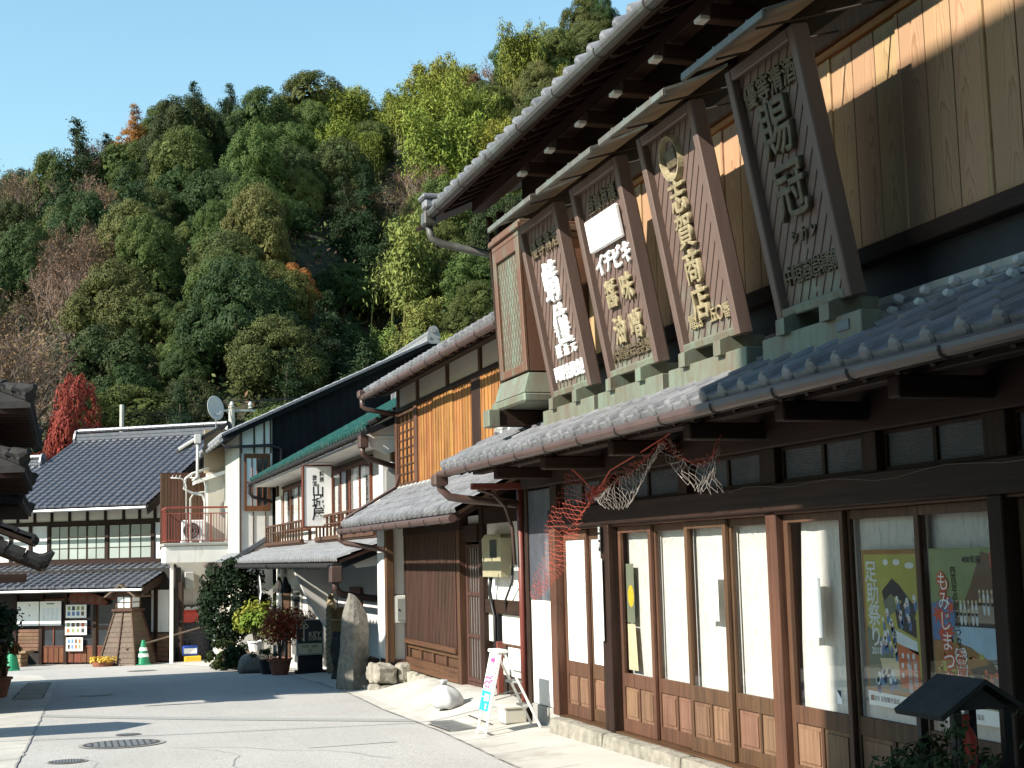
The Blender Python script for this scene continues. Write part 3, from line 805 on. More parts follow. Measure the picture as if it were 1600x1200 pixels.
# flat ridge courses where the roof meets the wall, with lime-plaster knobs
top = Vector((EX, 0, EZ)) + U * .95
nosh = MB().box(4.70, 4.87, Ya, 14.9, 2.985, 3.02, .004).box(4.735, 4.87, Ya, 14.9, 3.03, 3.06, .004).build('wall_flashing_tile', 'tile', lroof)
kn = MB().lathe([(.03, 0), (.034, .02), (.026, .05), (.01, .062)], (0, 0, 0), 8).mesh('plaster_knob', 'tile_white')
for row, (x, z) in enumerate(((4.70, 2.975), (4.745, 3.05))):
    for k in range(49):
        y = Ya + .2 + k * .28
        place('plaster_knob', kn, lroof, Matrix.Translation((x, y, z)) @ Matrix.Rotation(R(-70), 4, 'Y'))
e = MB()
for k, (zz, ww) in enumerate(((0, .18), (.07, .24), (.15, .2), (.22, .12))): e.box(4.62, 4.86, 14.92, 15.12, 2.93 + zz, 2.99 + zz, .015)
e.tube([(4.66, 15.0, 3.0), (4.58, 15.02, 3.02)], .06, 8).build('end_ornament', 'tile_white', lroof)
# upper wall
bx('mortar_strip', 'concrete', shop, 4.80, 4.90, Ya, 14.75, 3.07, 3.125, .004)
bx('plaster_band', 'blueblack', shop, 4.875, 4.97, Ya, 14.75, 3.05, 3.36, 0)
bx('sill_beam', 'dark', shop, 4.76, 4.97, Ya, 14.76, 3.361, 3.47, .008)
bx('sill_rail', 'orange', shop, 4.835, 4.97, Ya, 14.6, 3.471, 3.50, .003)
bx('head_rail', 'orange', shop, 4.83, 4.97, Ya, 14.6, 4.862, 4.915, .003)
bx('head_beam', 'brown', shop, 4.79, 4.97, Ya, 14.76, 4.916, 5.06, .008)
bx('upper_wall', 'dark', shop, 4.885, 5.0, Ya, 14.76, 3.36, 5.95, 0)
y = 14.57; k = 0
while y > 3.2:
    for j in range(3):
        wd = .262
        x = 4.855 if (k % 2) else 4.865
        bx('plank', 'cedar', shop, x, x + .016, y - wd + .007, y - .003, 3.50, 4.862, .002)
        y -= wd
    bx('shutter_stile', 'cedar', shop, 4.85, 4.88, y - .03, y + .001, 3.50, 4.862, .003); y -= .031; k += 1
bx('sleeve_wall', 'darkz', shop, 4.60, 4.86, 14.80, 14.86, 3.30, 5.45, .006)
MB().prism([(4.50, 14.86, 5.4), (4.56, 14.86, 5.4), (4.70, 14.86, 3.3), (4.64, 14.86, 3.3)], (0, .07, 0)).build('slanted_edge_board', 'darkz', shop)
# upper roof
UX, UZ = 3.97, 5.55
U2 = Vector((.9, 0, .42)).normalized()
uroof = slab(shop, 'upper_roof', 'darkx', (UX + .03, Ya - 3, UZ), (0, 1, 0), U2, 18.2 - .05, 5.5, .03, .005)
tile_roof(uroof, (UX, 15.2 - .28 * 48, UZ), (0, 1, 0), U2, 48, 3, .28, .25, 'tile', single_rows=2, seed=8)
oo = Vector((UX, 15.2 - .28 * 48, UZ)) + U2 * .75
tile_roof(uroof, oo, (0, 1, 0), U2, 48, 18, .28, .25, 'tile', seed=9)
rf = MB().box(-.025, .025, -.03, .03, 0, 1.05, 0).mesh('rafter', 'darkx')
for k in range(44):
    y = 15.0 - k * .32
    place('rafter', rf, uroof, Matrix.Translation((UX + .06, y, UZ - .075)) @ U2.to_track_quat('Z', 'Y').to_matrix().to_4x4())
bx('fascia', 'dark', uroof, UX, UX + .04, 1.8, 15.15, UZ - .10, UZ - .035, .004)
bx('purlin', 'dark', shop, 4.36, 4.50, 1.4, 15.0, 5.47, 5.61, .01)
for k in range(12):
    y = 12.75 - k * .82
    ar = bx('bracket_arm', 'darkx', shop, 4.27, 4.885, y - .055, y + .055, 5.30, 5.42, .01)
    m = MB(); m.box(4.19, 4.268, y - .055, y + .055, 5.29, 5.325, .006); m.build('bracket_tip', 'tile_white', ar)
gut2 = gutter(shop, [(UX - .05, 1.4, UZ - .08), (UX - .05, 15.28, UZ - .07)], .052, 'gutter2', 14)
bx('rain_head', 'gutter2', gut2, UX - .13, UX + .03, 15.15, 15.33, UZ - .20, UZ - .03, .02)
MB().box(UX - .12, UX + .06, 15.14, 15.32, UZ - .01, UZ + .10, .02).box(UX - .15, UX + .08, 15.12, 15.36, UZ + .102, UZ + .16, .02).build('corner_tile', 'tile', uroof)
MB().tube([(UX - .05, 15.25, UZ - .2), (UX - .03, 15.24, UZ - .33), (UX + .08, 15.22, UZ - .40), (4.55, 15.1, UZ - .52), (4.70, 14.95, UZ - .55)], .045, 8).build('drain_elbow', 'gutter2', gut2, smooth=True)
# copper rain pipe at the far corner of the lower roof
MB().tube([(EX - .045, 15.06, EZ - .1), (EX - .04, 15.05, EZ - .22), (EX + .05, 15.03, EZ - .31), (EX + .22, 15.0, EZ - .34), (4.80, 14.93, EZ - .40)], .048, 8).build('drain_elbow', 'gutter', shop, smooth=True)
bx('rain_head', 'gutter', shop, EX - .13, EX + .03, 14.98, 15.16, EZ - .19, EZ - .06, .02)
bx('end_bracket', 'redpipe', shop, 4.25, 4.86, 14.86, 14.93, 2.33, 2.40, .006)
MB().tube([(4.82, 14.92, 2.36), (4.82, 14.92, -.25)], .042, 8).build('downpipe', 'redpipe', shop, smooth=True)
MB().tube([(4.33, 14.9, 2.33), (4.5, 14.9, 2.28), (4.64, 14.9, 2.14), (4.72, 14.91, 1.9), (4.74, 14.91, 1.5)], .022, 6).build('cable', 'gutter', shop, smooth=True)
# enamel number plate and thermometer strip beside the narrow doors
npt = tag(MB().box(4.735, 4.744, 12.27, 12.33, 1.62, 1.86, .002).build('number_plate', 'ink'), 'narrow black enamel plate with white characters on a doorpost', 'name plate')
letters('足助町', npt, frame_m((4.734, 12.30, 1.82), *STREET), 0, 0, .055, 'letterwhite', 0, -.07, .001)
tag(MB().box(4.733, 4.743, 12.26, 12.34, .80, 1.55, .003).build('name_board', 'plastic_w'), 'long white plastic name strip fixed to the doorpost under the black plate', 'name plate')
# notices and stickers behind the panes
tag(MB().box(4.885, 4.886, 10.14, 10.34, 1.05, 1.42).build('paper_notice', 'paper'), 'white paper notice behind the third glazed door of the shop', 'notice')
tag(MB().box(4.862, 4.863, 8.52, 8.72, 1.0, 1.4).build('paper_notice', 'paper'), 'white paper notice behind the half sunlit glazed door', 'notice')
# light cord stapled along the header beam
MB().tube([(4.75, 9.6 - .25 * k, 2.03 + .018 * math.sin(k * 1.3) + .012 * math.sin(k * .6)) for k in range(24)], .0028, 4).build('cable', 'gutter', shop)
# ------------------------------------------------------------------ leaning copper signboards on the pent roof
def signboard(yl, yr, label, z0=3.06, z1=4.68, xb=4.40, xt=4.10, border=.075):
    """yl > yr: far and near edge. returns thing, frame (origin bottom centre), width, height"""
    yc = (yl + yr) / 2; W = yl - yr
    t = thing('shop_signboard', label, 'signboard', (xb, yc, 2.85))
    up = Vector((xt - xb, 0, z1 - z0)); H = up.length
    fm = frame_m((xb, yc, z0), (0, -1, 0), up)
    bd = MB(fm).box(-W / 2 + .02, W / 2 - .02, .02, H - .02, -.06, 0, 0).build('board', 'copper', t)
    # slanting folded seams of the copper sheets: left half leans one way, right half the other
    sm = MB(fm); step = .135; iw = W / 2 - border; seg = .0035
    for sgn in (-1, 1):
        k = -6
        while k * step < H + .6:
            c0 = k * step
            x0, x1 = (0.0, iw); y0_, y1_ = c0, c0 + 1.35 * iw
            a = 0.0; b = 1.0
            def clip(yv): return (yv - y0_) / (y1_ - y0_)
            a = max(0, clip(border)); b = min(1, clip(H - border))
            if b > a:
                xa, xb_ = a * iw, b * iw; ya, yb = y0_ + a * (y1_ - y0_), y0_ + b * (y1_ - y0_)
                if sgn < 0: xa, xb_ = xa - iw, xb_ - iw
                n_ = Vector((-(yb - ya), xb_ - xa, 0)).normalized() * .004
                pts = [(xa - n_.x, ya - n_.y, .0005), (xb_ - n_.x, yb - n_.y, .0005), (xb_ + n_.x, yb + n_.y, .0005), (xa + n_.x, ya + n_.y, .0005)]
                sm.prism(pts, (0, 0, seg))
            k += 1
    sm.build('folded_seams', 'seam', t, kind='stuff')
    dpt = .06
    for nm, a in (('frame_side', (-W / 2, -W / 2 + border, 0, H)), ('frame_side', (W / 2 - border, W / 2, 0, H)), ('frame_top', (-W / 2 + border, W / 2 - border, H - border, H)), ('frame_foot', (-W / 2 + border, W / 2 - border, 0, border * .8))):
        MB(fm).box(a[0], a[1], a[2], a[3], -.05, dpt, .008).build(nm, 'copperb' if nm != 'frame_foot' else 'verd', t)
    # canopy of sheet copper, slightly dished
    cv = MB(); n = 6
    ca, cb = yl + .11, yr - .12
    pr = [(3.80, 4.672), (3.89, 4.705), (3.98, 4.742), (4.08, 4.785), (4.18, 4.832), (4.28, 4.885)]
    vs = []
    for x, z in pr: vs += [(x, ca, z), (x, cb, z), (x, ca, z + .022), (x, cb, z + .022)]
    fs = []
    for i in range(len(pr) - 1):
        q = 4 * i; fs += [(q, q + 1, q + 5, q + 4), (q + 2, q + 6, q + 7, q + 3), (q, q + 4, q + 6, q + 2), (q + 1, q + 3, q + 7, q + 5)]
    fs += [(0, 2, 3, 1), (20, 21, 23, 22)]
    cv.add(vs, fs); can = cv.build('canopy', 'canopy', t)
    bx('canopy_edge', 'canopy', can, 3.785, 3.815, cb, ca, 4.637, 4.687, .004)
    for k in range(1, 5):
        y = cb + (ca - cb) * k / 5
        m = MB(); m.prism([(x, y - .008, z + .022) for x, z in pr] + [(x, y - .008, z + .034) for x, z in reversed(pr)], (0, .016, 0)); m.build('canopy_seam', 'canopy', can)
    MB().tube([(3.90, yc + W * .3, 4.69), (4.86, yc + W * .3, 4.98)], .008, 5).build('stay_rod', 'iron', t)
    MB().tube([(3.90, yc - W * .3, 4.69), (4.86, yc - W * .3, 4.98)], .008, 5).build('stay_rod', 'iron', t)
    # copper-clad bearer on the tiles and two feet
    MB().box(4.30, 4.44, yr - .16, yl + .14, 2.79, 2.945, .006).build('bearer', 'verd', t)
    for q in (.2, .8):
        y = yl - W * q
        MB().prism([(4.26, y - .055, 2.93), (4.26, y - .055, 3.03), (4.36, y - .055, 3.075), (4.60, y - .055, 3.075), (4.60, y - .055, 2.93)], (0, .11, 0)).build('foot', 'verd', t)
    return t, fm, W, H
MT['seam'] = plain('dark_seam_copper', (.06, .038, .03), .6, .2, 6, 0, 0)  # darker copper tone of the raised folded seams

# sign A
t, fm, W, H = signboard(12.40, 11.36, 'copper signboard with two big white brush characters, beside the greenish box sign')
letters('優等清酒', t, fm, -.29, H - .27, .175, 'goldd', .19, 0, .012, .003)
letters('蜻位', t, fm, -.02, H - .62, .40, 'letterwhite', .05, -.40, .018, .004, sx=.92)
letters('チノヰ', t, fm, -.14, .58, .12, 'letterwhite', .14, 0, .010, .002)
letters('醸造元', t, fm, -.19, .40, .13, 'letterwhite', .19, 0, .010, .002)
letters('岡野合資会社', t, fm, -.345, .2, .145, 'letterwhite', .138, 0, .010, .003)
# sign B
t, fm, W, H = signboard(10.96, 9.90, 'copper signboard with a blank white plate above gilt characters for miso and soy sauce')
letters('登録商標', t, fm, -.23, H - .22, .15, 'goldd', .155, 0, .010, .002)
MB(fm).box(-.37, .31, H - .60, H - .33, .008, .05, .01).build('blank_plate', 'letterwhite', t)
letters('イチビキ', t, fm, -.29, H - .72, .19, 'letterwhite', .19, 0, .012, .003)
letters('味噌', t, fm, .17, H - .98, .24, 'gold', .02, -.31, .016, .004)
letters('醤油', t, fm, -.17, H - .98, .24, 'gold', .02, -.31, .016, .004)
letters('大津屋株式会社醸', t, fm, -.36, .17, .12, 'goldd', .103, 0, .010, .001)
# sign C
t, fm, W, H = signboard(9.48, 8.51, 'copper signboard with a gilt ring crest above four gilt characters')
ring = MB(fm); n = 32
ro, wd = .155, .028
for k in range(n):
    a0, a1 = 2 * math.pi * k / n, 2 * math.pi * (k + 1) / n
    vs = []
    for a in (a0, a1):
        fat = wd * (1 + 1.1 * max(0, -math.sin(a)) ** 2)
        for rr, z in ((ro - fat, .0), (ro - fat * .5, .035), (ro, .04), (ro + .018, .0)): vs.append((rr * math.cos(a) - .06, rr * math.sin(a) * 1.05 + H - .27, z))
    ring.add(vs, [(i, i + 1, 5 + i, 4 + i) for i in range(3)])
ring.build('ring_crest', 'gold', t)
MB(fm).box(-.14, .02, H - .335, H - .20, .001, .02, .004).build('crest_plate', 'goldd', t)
letters('志賀商店', t, fm, -.055, H - .545, .265, 'gold', .0, -.262, .02, .003, sx=1.0)
letters('電話一五〇番', t, fm, -.27, .2, .115, 'gold', .112, 0, .010, .001)
# sign D
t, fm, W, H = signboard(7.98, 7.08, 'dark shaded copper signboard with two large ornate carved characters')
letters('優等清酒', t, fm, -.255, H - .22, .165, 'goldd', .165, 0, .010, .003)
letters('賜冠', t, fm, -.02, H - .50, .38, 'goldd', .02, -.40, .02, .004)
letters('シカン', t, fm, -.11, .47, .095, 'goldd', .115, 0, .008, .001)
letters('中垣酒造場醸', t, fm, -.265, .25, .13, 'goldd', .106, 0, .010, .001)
MB(frame_m((4.298, 7.12, 2.88), *STREET)).box(-.07, .07, -.03, .03, 0, .004).build('maker_plate', 'tile_blue', t)

# box sign with a diamond-patterned face at the far end
hb = thing('box_signboard', 'tall green copper box sign with diamond pattern on a stepped foot', 'signboard', (4.3, 13.1, 3.0))
xa, xb, ya, yb = 4.24, 4.56, 12.70, 13.56
m = MB(); m.prism([(xa, ya, 3.36), (xb + .3, ya, 3.36), (xb + .3, ya, 4.68), (xa - .06, ya, 4.68)], (0, yb - ya, 0)); body = m.build('body', 'boxcopper', hb)
fm = frame_m((xa - .002, (ya + yb) / 2, 3.36), (0, -1, 0), (-.06, 0, 1.32)); W = yb - ya; H = 1.32
for a in ((-W / 2, -W / 2 + .1, 0, H), (W / 2 - .1, W / 2, 0, H), (-W / 2 + .1, W / 2 - .1, H - .13, H), (-W / 2 + .1, W / 2 - .1, 0, .08)):
    MB(fm).box(*a, .001, .035, .006).build('face_frame', 'boxcopper', hb)
MB(fm).box(-W / 2 + .1, W / 2 - .1, .08, H - .13, .0005, .006, 0).build('face_panel', 'verd', hb)
dm = MB(fm); c = .085
for i in range(-30, 40):
    for sg in (1, -1):
        x0, y0_ = -W / 2 + .1, .08 + i * c * 1.9
        x1 = W / 2 - .1; y1_ = y0_ + sg * (x1 - x0) * 1.9
        lo, hi = .08, H - .13
        ta, tb = 0., 1.
        tt = sorted(((lo - y0_) / (y1_ - y0_), (hi - y0_) / (y1_ - y0_))); ta = max(0, tt[0]); tb = min(1, tt[1])
        if tb > ta:
            p = Vector((x0 + (x1 - x0) * ta, y0_ + (y1_ - y0_) * ta, .0)); q = Vector((x0 + (x1 - x0) * tb, y0_ + (y1_ - y0_) * tb, .0))
            s_ = Vector((-(q - p).y, (q - p).x, 0)).normalized() * .004
            zz = .0062 + (.001 if sg > 0 else 0)
            dm.add([(*(p - s_)[:2], zz), (*(q - s_)[:2], zz), (*(q + s_)[:2], zz + .003), (*(p + s_)[:2], zz + .003)], [(0, 1, 2, 3)])
dm.build('diamond_seams', 'boxcopper', hb, kind='stuff')
for k, (g_, z0, z1) in enumerate(((.03, 4.682, 4.74), (.06, 4.742, 4.80), (.03, 4.802, 4.84))): bx('cornice', 'boxcopper', hb, xa - .06 - g_, 4.85, ya - g_, yb + g_, z0, z1, .008)
MB().prism([(xa - .02, ya - .02, 3.34), (4.85, ya - .02, 3.34), (4.85, ya - .1, 3.14), (xa - .1, ya - .1, 3.14)], (0, yb - ya + .1, 0)).build('foot_moulding', 'verd', hb)
bx('foot_plate', 'verd', hb, xa - .11, 4.85, ya - .11, yb + .09, 3.045, 3.138, .02)
bx('bearer', 'darkx', hb, 4.02, 4.86, yb - .28, yb - .12, 2.88, 3.04, .008)
bx('bearer_cap', 'verd', hb, 3.98, 4.10, yb - .30, yb - .10, 2.87, 3.043, .008)
MB().prism([(4.45, 12.78, 3.03), (4.80, 12.78, 3.03), (4.86, 12.78, 2.80)], (0, .08, 0)).build('corbel', 'brown', hb)
# ------------------------------------------------------------------ second house: townhouse with lattice front
th = thing('townhouse', 'two storey wooden townhouse with dark lattice window and honey cedar shutters upstairs', 'house', (4.9, 19, -.2))
TX = 4.86
bx('core', 'interior', th, 5.75, 10.5, 14.9, 23.4, -.5, 4.4, 0)
bx('side_wall', 'darkz', th, 5.32, 10.5, 22.75, 22.9, -.6, 2.3, 0)
bx('side_wall', 'darkz', th, 5.5, 10.5, 23.41, 23.54, 2.2, 4.6, 0)
# pier at the far corner: white plaster return wall with a corner post
bx('corner_post', 'brown', th, 4.86, 4.985, 22.03, 22.17, -.02, 2.25, .008)
bx('plaster_pier', 'white', th, 4.90, 5.32, 22.10, 22.88, .02, 2.3, 0)
bx('wall_plate', 'panelwood', th, 4.99, 5.32, 22.06, 22.88, -.02, .019, .005)
# lattice bay
LX = 5.17
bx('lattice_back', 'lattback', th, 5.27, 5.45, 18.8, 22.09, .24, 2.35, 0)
bx('lattice_post', 'darkz', th, LX - .01, 5.40, 21.98, 22.095, -.1, 2.12, .006)
bx('lattice_post', 'brown', th, LX - .01, 5.40, 18.78, 18.92, -.16, 2.12, .006)
bx('lattice_head', 'dark', th, LX - .02, 5.40, 18.7, 22.09, 1.96, 2.15, .006)
lat = bx('lattice_sill', 'browny', th, LX - .05, 5.30, 18.92, 21.98, .285, .358, .006)
sl_ = MB().box(-.012, .012, -.019, .019, 0, 1.60, .003).mesh('slat', 'lattice')
ns = 38
for k in range(ns):
    y = 18.97 + (21.95 - 18.97) * (k + .5) / ns
    place('slat', sl_, lat, Matrix.Translation((LX, y, .358)))
for z in (.90, 1.42):
    bx('lattice_rail', 'lattice', lat, LX + .025, LX + .037, 18.93, 21.97, z, z + .03, .002)
bx('apron_rail', 'browny', th, LX + .01, 5.40, 18.92, 21.98, .21, .284, .006)
bx('apron_rail', 'browny', th, LX - .02, 5.40, 18.92, 21.98, -.12, .07, .006)
for k in range(5):
    y = 18.95 + k * .745
    if k < 4: bx('apron_panel', 'brown', th, LX + .05, 5.32, y + .06, y + .69, .072, .208, .003)
    bx('apron_stile', 'brown', th, LX + .02, 5.34, y - .03, y + .055, .0715, .2085, .003)
# stones under the bay
rnd = random.Random(12); y = 18.75
while y < 21.9:
    L = rnd.uniform(.45, .9)
    rough_block(5.07 + rnd.uniform(-.03, .03), 5.40, y + .01, min(y + L, 22.05) - .01, -.75, -.125 - rnd.uniform(0, .03), int(y * 9), .03).build('base_stone', 'stone', th); y += L
# entrance: lattice sliding door
dr = MB(); DX = 5.25
for (a_, b_) in ((18.70, 18.775), (18.03, 18.095)): dr.box(DX, DX + .035, a_, b_, -.19, 1.78, .004)
for z in (-.19, -.06, .52, 1.08, 1.72): dr.box(DX + .002, DX + .033, 18.095, 18.70, z, z + (.12 if z < -.1 else .045), .003)
door = dr.build('lattice_door', 'lattice', th)
for k in range(5):
    y = 18.125 + k * .122; bx('door_bar', 'lattice', door, DX + .008, DX + .028, y, y + .032, -.07, 1.72, .002)
bx('door_paper', 'frost', door, DX + .04, DX + .05, 18.05, 18.76, -.07, 1.74, 0)
bx('door_head', 'dark', th, DX - .05, 5.42, 18.02, 18.78, 1.80, 2.03, .006)
bx('transom', 'white', th, DX + .03, 5.38, 18.05, 18.7, 2.03, 2.15, 0)
bx('post', 'darkz', th, DX - .02, 5.42, 17.86, 18.02, -.3, 2.35, .006)
rough_block(4.98, 5.5, 17.8, 18.72, -.75, -.195, 5, .02).build('door_stone', 'stone', th)
for z0, z1 in ((1.05, 2.02), (.51, .87), (.12, .34)): bx('plaster_panel', 'white', th, 5.30, 5.42, 14.9, 17.86, z0, z1, 0)
bx('tie_beam', 'dark', th, 5.25, 5.42, 14.9, 17.86, .872, 1.048, .006)
bx('tie_beam', 'dark', th, 5.25, 5.42, 14.9, 17.86, 2.022, 2.25, .006)
bx('mid_post', 'black', th, 5.24, 5.42, 17.27, 17.39, -.3, .87, .006)
bx('wainscot', 'brown', th, 5.26, 5.42, 14.9, 17.27, .342, .508, .004)
bx('wainscot', 'darkz', th, 5.26, 5.42, 14.9, 17.27, -.26, .118, .004)
bx('red_post', 'redpipe', th, 5.12, 5.19, 16.9, 16.98, -.45, .55, .004)
bx('plinth', 'granite', th, 5.24, 5.5, 14.9, 17.86, -.75, -.262, .02)
# lower roof
E2X, E2Z = 4.36, 2.14
U3 = Vector((1.0, 0, .56)).normalized(); ya, yb = 15.95, 22.98
r2 = slab(th, 'lower_roof', 'darkx', (E2X + .03, ya, E2Z), (0, 1, 0), U3, yb - ya, 1.28, .04, .005)
tile_roof(r2, (E2X, ya, E2Z), (0, 1, 0), U3, 25, 5, .281, .25, 'tile', single_rows=5, seed=21)
rf = MB().box(-.02, .02, -.025, .025, 0, 1.1, 0).mesh('rafter', 'darkx')
for k in range(18): place('rafter', rf, r2, Matrix.Translation((E2X + .06, ya + .2 + k * .39, E2Z - .09)) @ U3.to_track_quat('Z', 'Y').to_matrix().to_4x4())
m = MB()
for k in range(26): m.tube([(5.30 + .0, ya + k * .281, 2.73), (5.34, ya + k * .281 + .02, 2.76)], .045, 7)
m.build('wall_flashing_knobs', 'tile_white', r2, kind='stuff')
bx('wall_flashing', 'tile', r2, 5.30, 5.44, ya, yb, 2.72, 2.775, .005)
gutter(th, [(E2X - .05, ya - .02, E2Z - .09), (E2X - .05, yb + .05, E2Z - .08)], .05, 'gutter', 9)
MB().tube([(E2X - .05, yb, E2Z - .1), (E2X - .05, yb, E2Z - .22), (E2X + .04, yb - .02, E2Z - .27), (4.88, 22.15, E2Z - .40)], .045, 8).build('drain_elbow', 'gutter', th, smooth=True)
MB().tube([(E2X - .05, yb, E2Z - .02), (E2X + .05, yb + .02, E2Z + .14), (5.25, yb + .02, 2.78), (5.32, yb + .02, 2.98)], .03, 7).build('overflow_pipe', 'gutter', th, smooth=True)
bx('verge_board', 'tile_blue', r2, 4.42, 4.46, ya - .06, ya, 2.0, 2.05, 0) if False else None
# upper wall
WX = 5.42
bx('upper_wall', 'cream', th, WX + .03, 5.6, 15.3, 23.55, 2.70, 4.75, 0)
bx('sill_beam', 'dark', th, WX - .06, 5.6, 15.3, 23.62, 2.70, 2.79, .006)
bx('head_beam', 'dark', th, WX - .05, 5.6, 15.3, 23.62, 4.06, 4.13, .006)
for y in (23.50, 22.08, 20.2, 18.45, 16.9): bx('stud', 'brown', th, WX - .01, 5.6, y - .05, y + .05, 4.131, 4.6, .004)
for y, w_ in ((23.5, .14), (22.1, .2), (18.55, .42), (15.4, .2)): bx('post', 'brown' if y != 18.55 else 'darkz', th, WX - .04, 5.6, y - w_ / 2, y + w_ / 2, 2.791, 4.059, .006)
# lattice window at the far corner
wl_ = MB(); wl_.box(WX - .02, WX + .01, 22.21, 23.42, 2.80, 2.86, .003).box(WX - .02, WX + .01, 22.21, 23.42, 3.99, 4.05, .003)
wf = wl_.build('lattice_window', 'brown', th)
bx('lattice_board', 'cedar2', wf, WX + .012, WX + .03, 22.21, 23.42, 2.86, 3.99, 0)
for k in range(5): bx('lattice_bar', 'brown', wf, WX - .018, WX + .006, 22.23 + k * .285, 22.265 + k * .285, 2.86, 3.99, .002)
for k in range(1, 8): bx('lattice_bar', 'brown', wf, WX - .006, WX + .010, 22.21, 23.42, 2.86 + k * .141, 2.882 + k * .141, .002)
# shutters of narrow boards
def shutter(ya_, yb_, x):
    n = max(3, int((yb_ - ya_) / .145))
    for k in range(n):
        a = ya_ + (yb_ - ya_) * k / n; b2 = ya_ + (yb_ - ya_) * (k + 1) / n
        bx('plank', 'cedar2', th, x, x + .02, a + .002, b2 - .002, 2.795, 4.058, .003)
        bx('batten', 'cedar2', th, x - .010, x - .001, b2 - .014, b2 + .010, 2.80, 4.055, .002)
shutter(21.0, 21.99, WX); shutter(19.85, 20.98, WX - .02); shutter(18.78, 19.83, WX); shutter(17.2, 18.32, WX - .02); shutter(15.6, 17.18, WX)
# upper roof
E3X, E3Z = 4.88, 4.42
U4 = Vector((1, 0, .44)).normalized(); ya, yb = 15.2, 23.6
r3 = slab(th, 'upper_roof', 'darkx', (E3X + .03, ya, E3Z), (0, 1, 0), U4, yb - ya, 3.6, .04, .005)
tile_roof(r3, (E3X, ya, E3Z), (0, 1, 0), U4, 30, 2, .28, .25, 'tile', single_rows=2, seed=31)
tile_roof(r3, Vector((E3X, ya, E3Z)) + U4 * .5, (0, 1, 0), U4, 30, 12, .28, .25, 'tile', seed=32)
slab(th, 'rear_roof', 'tile_dark', Vector((E3X, ya, E3Z)) + U4 * 3.6, (0, 1, 0), (1, 0, -.44), yb - ya, 4.5, .06)
for k in range(20): place('rafter', rf, r3, Matrix.Translation((E3X + .06, ya + .2 + k * .42, E3Z - .09)) @ U4.to_track_quat('Z', 'Y').to_matrix().to_4x4())
bx('eave_beam', 'dark', th, 5.12, 5.24, 15.3, 23.5, 4.36, 4.50, .006)
gutter(th, [(E3X - .05, ya, E3Z - .09), (E3X - .05, yb + .02, E3Z - .08)], .052, 'gutter', 10)
MB().tube([(E3X - .05, yb, E3Z - .06), (E3X - .05, yb, E3Z - .22), (E3X + .03, yb - .02, E3Z - .28), (5.38, 23.5, E3Z - .36)], .045, 8).build('drain_elbow', 'gutter', th, smooth=True)
bx('rain_head', 'gutter', th, E3X - .13, E3X + .03, yb - .1, yb + .08, E3Z - .08, E3Z + .05, .02)
ridge(th, Vector((E3X, ya, E3Z)) + U4 * 3.6, Vector((E3X, yb, E3Z)) + U4 * 3.6, .2, mat='tile')
# meter box, letter box
t = thing('meter_box', 'beige electricity meter box with dark window on the white entrance wall', 'meter box', (5.28, 17.1, 1.35))
MB().prism([(5.13, 16.72, 1.34), (5.13, 17.52, 1.34), (5.13, 17.54, 1.82), (5.15, 17.46, 1.875), (5.15, 16.78, 1.875), (5.13, 16.70, 1.82)], (.14, 0, 0)).build('casing', 'beigebox', t)
bx('meter_window', 'darkglass', t, 5.122, 5.131, 16.88, 17.17, 1.58, 1.80, .003)
bx('lip', 'beigebox', t, 5.11, 5.135, 16.8, 17.42, 1.34, 1.385, .005)
MB().tube([(5.2, 17.38, 1.35), (5.2, 17.47, 1.16), (5.22, 17.42, .95), (5.22, 17.33, .84), (5.22, 17.33, .1)], .024, 6).build('cable', 'ink', t, smooth=True)
MB().tube([(5.25, 16.62, 1.5), (5.2, 16.5, 1.28), (5.22, 16.85, 1.06), (5.26, 16.95, .9)], .015, 5).build('cable', 'ink', t, smooth=True)
t = thing('letter_box', 'pale grey flush letter box on the white pier beside the lattice', 'letter box', (5.13, 22.06, .6))
MB().box(4.975, 5.285, 22.035, 22.098, .59, 1.02, .01).build('casing', 'white', t)
bx('lid', 'lidgrey', t, 5.03, 5.27, 22.02, 22.034, .63, .97, .006)
bx('keyhole', 'ink', t, 5.05, 5.07, 22.014, 22.0195, .78, .81, 0)
# flyer under the meter
t = tag(MB().box(5.248, 5.251, 16.4, 16.88, .22, .48).build('paper_flyer', 'paper'), 'white printed flyer on the wall below the meter box', 'flyer')
# stone blocks carrying the corner of the townhouse
rnd = random.Random(5)
for (xa, xb, ya, yb, z0, z1) in ((4.60, 4.96, 21.72, 22.5, -.33, -.03), (4.97, 5.30, 21.74, 22.06, -.32, -.025), (4.58, 4.95, 21.62, 22.5, -.68, -.335), (4.955, 5.30, 21.66, 22.0, -.66, -.325)):
    rough_block(xa, xb, ya, yb, z0, z1, int(ya * 7 + z0 * 50 + xa * 30), .026, 4).build('base_stone', 'stone', th)
bx('base_beam', 'darkz', th, 4.72, 4.84, 22.52, 23.3, -.30, .02, .01)
# ------------------------------------------------------------------ inn with green glazed roof
inn = thing('inn_building', 'white plastered inn with green glazed roof, balcony rails and silvery lower roof', 'inn', (5.6, 31, -.9))
IX = 5.6
bx('core', 'interior', inn, 6.1, 12.5, 23.95, 39.4, -1.3, 3.9, 0)
bx('upper_wall', 'cream', inn, IX, 6.05, 23.95, 39.4, 2.0, 4.15, 0)
